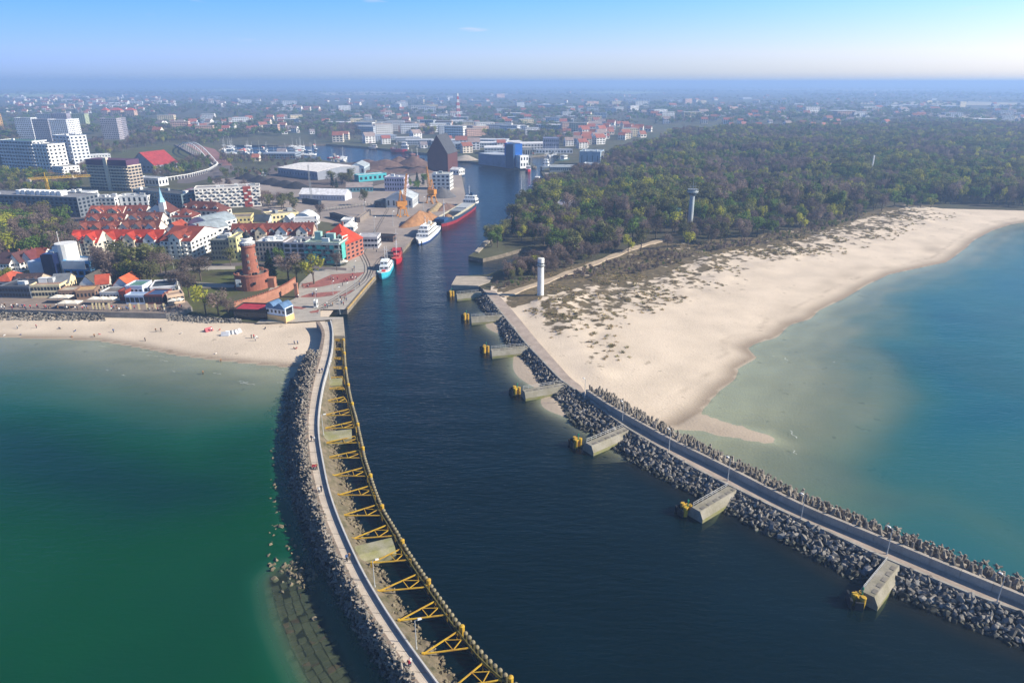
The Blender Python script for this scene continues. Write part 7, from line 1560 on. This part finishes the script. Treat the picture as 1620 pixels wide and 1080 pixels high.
for i, (p, kind, vi, rz, s, where) in enumerate(FARP):
    a, b, c, _ = FP[kind][vi]
    if i < ntop:
        cw2 = {'block': ['white', 'cream', 'pale grey', 'salmon', 'blue grey'], 'house': ['off white', 'white', 'beige', 'grey roofed'], 'villa': ['white', 'cream', 'pale'], 'hall': ['white roofed', 'grey', 'blue grey']}[kind][vi]
        lb_ = cw2+' '+FK[kind][0]; o = empty(FB[kind], p, rz, lb_+' '+where, FK[kind][1], lb_+'s '+where); o.scale = (s, s, s)
        link('wall', a, o); link('roof', b, o); tag(link('windows', c, o), kind='stuff')
    else: rest.append((p.x, p.y, 2.3, s, s, rz, {'house': 0, 'villa': 4, 'block': 7, 'hall': 12}[kind]+vi))
for (poly, n) in (([(0,168),(400,170),(420,160),(200,152),(0,154)], 130), ([(420,182),(1000,176),(1420,186),(1640,186),(1640,170),(1000,156),(430,160)], 250), ([(600,156),(1640,168),(1640,148),(800,148)], 60), ([(1000,186),(1640,196),(1640,188),(1000,178)], 60)):
    for _ in range(n):
        px, py = fr.uniform(min(q[0] for q in poly), max(q[0] for q in poly)), fr.uniform(min(q[1] for q in poly), max(q[1] for q in poly))
        if inpoly(px, py, poly):
            p = W(px, py, 2.3); rest.append((p.x, p.y, 2.3, fr.uniform(.9, 1.5), fr.uniform(1.0, 2.0), fr.gauss(.12, .3), fr.choices(range(15), [3, 3, 3, 2, 2, 2, 2, .8, .8, .6, .6, .5, .8, .6, .5])[0]))
FC = bpy.data.collections.new('far_building_variant'); ix = 0
for kk in ('house', 'villa', 'block', 'hall'):
    for (a, b, c, _) in FP[kk]:
        bm = bmesh.new(); mats_ = []
        for j, me in enumerate((a, b, c)):
            n0 = len(bm.faces); bm.from_mesh(me); bm.faces.ensure_lookup_table()
            for q in range(n0, len(bm.faces)): bm.faces[q].material_index = j
            mats_.append(me.materials[0])
        me2 = bpy.data.meshes.new('fv'); bm.to_mesh(me2); bm.free()
        for m_ in mats_: me2.materials.append(m_)
        FC.objects.link(bpy.data.objects.new('far_building_variant_%02d' % ix, me2)); ix += 1
scatter('distant_houses', rest, FC, 'far suburbs scattered over the hazy plain', 'houses')
# far tree belts
LOD = []
for k in ('green', 'olive', 'bare', 'mauve', 'dark'):
    LOD.append((None, tree_meshes(k, 900+len(LOD), 130, .075)[1]))
LC = variant_collection('far_tree_variant', LOD)
fpts = []
def far_trees(poly, n, hmin, hmax, cl, thr, seed):
    pxs = [p[0] for p in poly]; pys = [p[1] for p in poly]
    px = nr.uniform(min(pxs), max(pxs), n); py = nr.uniform(min(pys), max(pys), n)
    ins = insidemask(px, py, poly); px, py = px[ins], py[ins]
    P_ = [W(a, b, 2.2) for a, b in zip(px, py)]; X_ = np.array([p.x for p in P_]); Y_ = np.array([p.y for p in P_]); f = fbm(X_, Y_, cl, seed, 3)
    PL_ = np.array(placed) if placed else np.zeros((1, 2))
    for x, y, v in zip(X_, Y_, f):
        if v > thr:
            if np.min((PL_[:, 0]-x)**2+(PL_[:, 1]-y)**2) < 200: continue
            h_ = float(nr.uniform(hmin, hmax)); fpts.append((float(x), float(y), 2.2, h_, h_*float(nr.uniform(1.2, 2.0)), float(nr.uniform(0, 6.28)), int(nr.choice(5, p=[.3, .3, .25, .13, .02]))))
far_trees([(200,226),(520,212),(560,204),(900,206),(1030,196),(1650,206),(1650,178),(0,170),(0,224),(150,212)], 9000, 9, 15, 70, .47, 5)
far_trees([(-20,178),(1650,190),(1650,150),(-20,150)], 7500, 10, 17, 260, .48, 6)
far_trees([(-20,152),(1650,154),(1650,136),(-20,134)], 5200, 14, 26, 900, .48, 7)
scatter('distant_woods', fpts, LC, 'dark tree belts on the hazy plain to the horizon', 'wood')
# surf streaks off the small beach and on the sand flats
FOAM = mat('sea_foam', (.75, .77, .75), .9, .2, 2.0)
fm = MB()
for (x, y, w) in ((246,562,30),(232,556,22),(260,570,14),(392,606,22),(385,603,16),(344,590,12),(447,605,16),(440,584,20),(275,587,6),(196,593,7),(170,585,6),(162,547,14)):
    c = W(x, y, .04); m = w*.25; n = 16
    up = [Vector((c.x-m/2+m*i/n, c.y-.25*math.sin(i*.8)-(i-n/2)*.05-m*.12*i/n, .045)) for i in range(n+1)]
    ribbon(fm, up, [p+Vector((0, -(.05+.35*abs(noise.noise(Vector((i*.45, x, 0))))), 0)) for i, p in enumerate(up)])
for (x, y, dy) in ((1249,680,22),(1254,712,10),(1240,565,14),(1318,572,4),(1222,562,6)):
    c = W(x, y, .04); n = 10; L2 = [Vector((c.x+.35*math.sin(i*.9), c.y-dy*.22*i/n, .045)) for i in range(n+1)]
    ribbon(fm, L2, [p+Vector((.08+.3*abs(noise.noise(Vector((i*.6, x, 3)))), 0, 0)) for i, p in enumerate(L2)])
o = fm.build('surf_foam', FOAM); tag(o, 'thin white streaks of surf off the beaches', 'foam', None, 'stuff')

# =================================================================== HAZE
hz = MB(); hz.box(-13000, 13000, -300, 16500, -9, 110)
HAZ = bpy.data.materials.new('haze_air'); HAZ.use_nodes = True; t = HAZ.node_tree; t.nodes.clear()
pv = t.nodes.new('ShaderNodeVolumePrincipled'); pv.inputs['Color'].default_value = (.40, .61, 1.0, 1); pv.inputs['Density'].default_value = .00027; pv.inputs['Anisotropy'].default_value = .12
ou = t.nodes.new('ShaderNodeOutputMaterial'); t.links.new(pv.outputs[0], ou.inputs['Volume'])
o = hz.build('haze', HAZ); o['kind'] = 'stuff'; o['label'] = 'blue haze over the far town and plain'
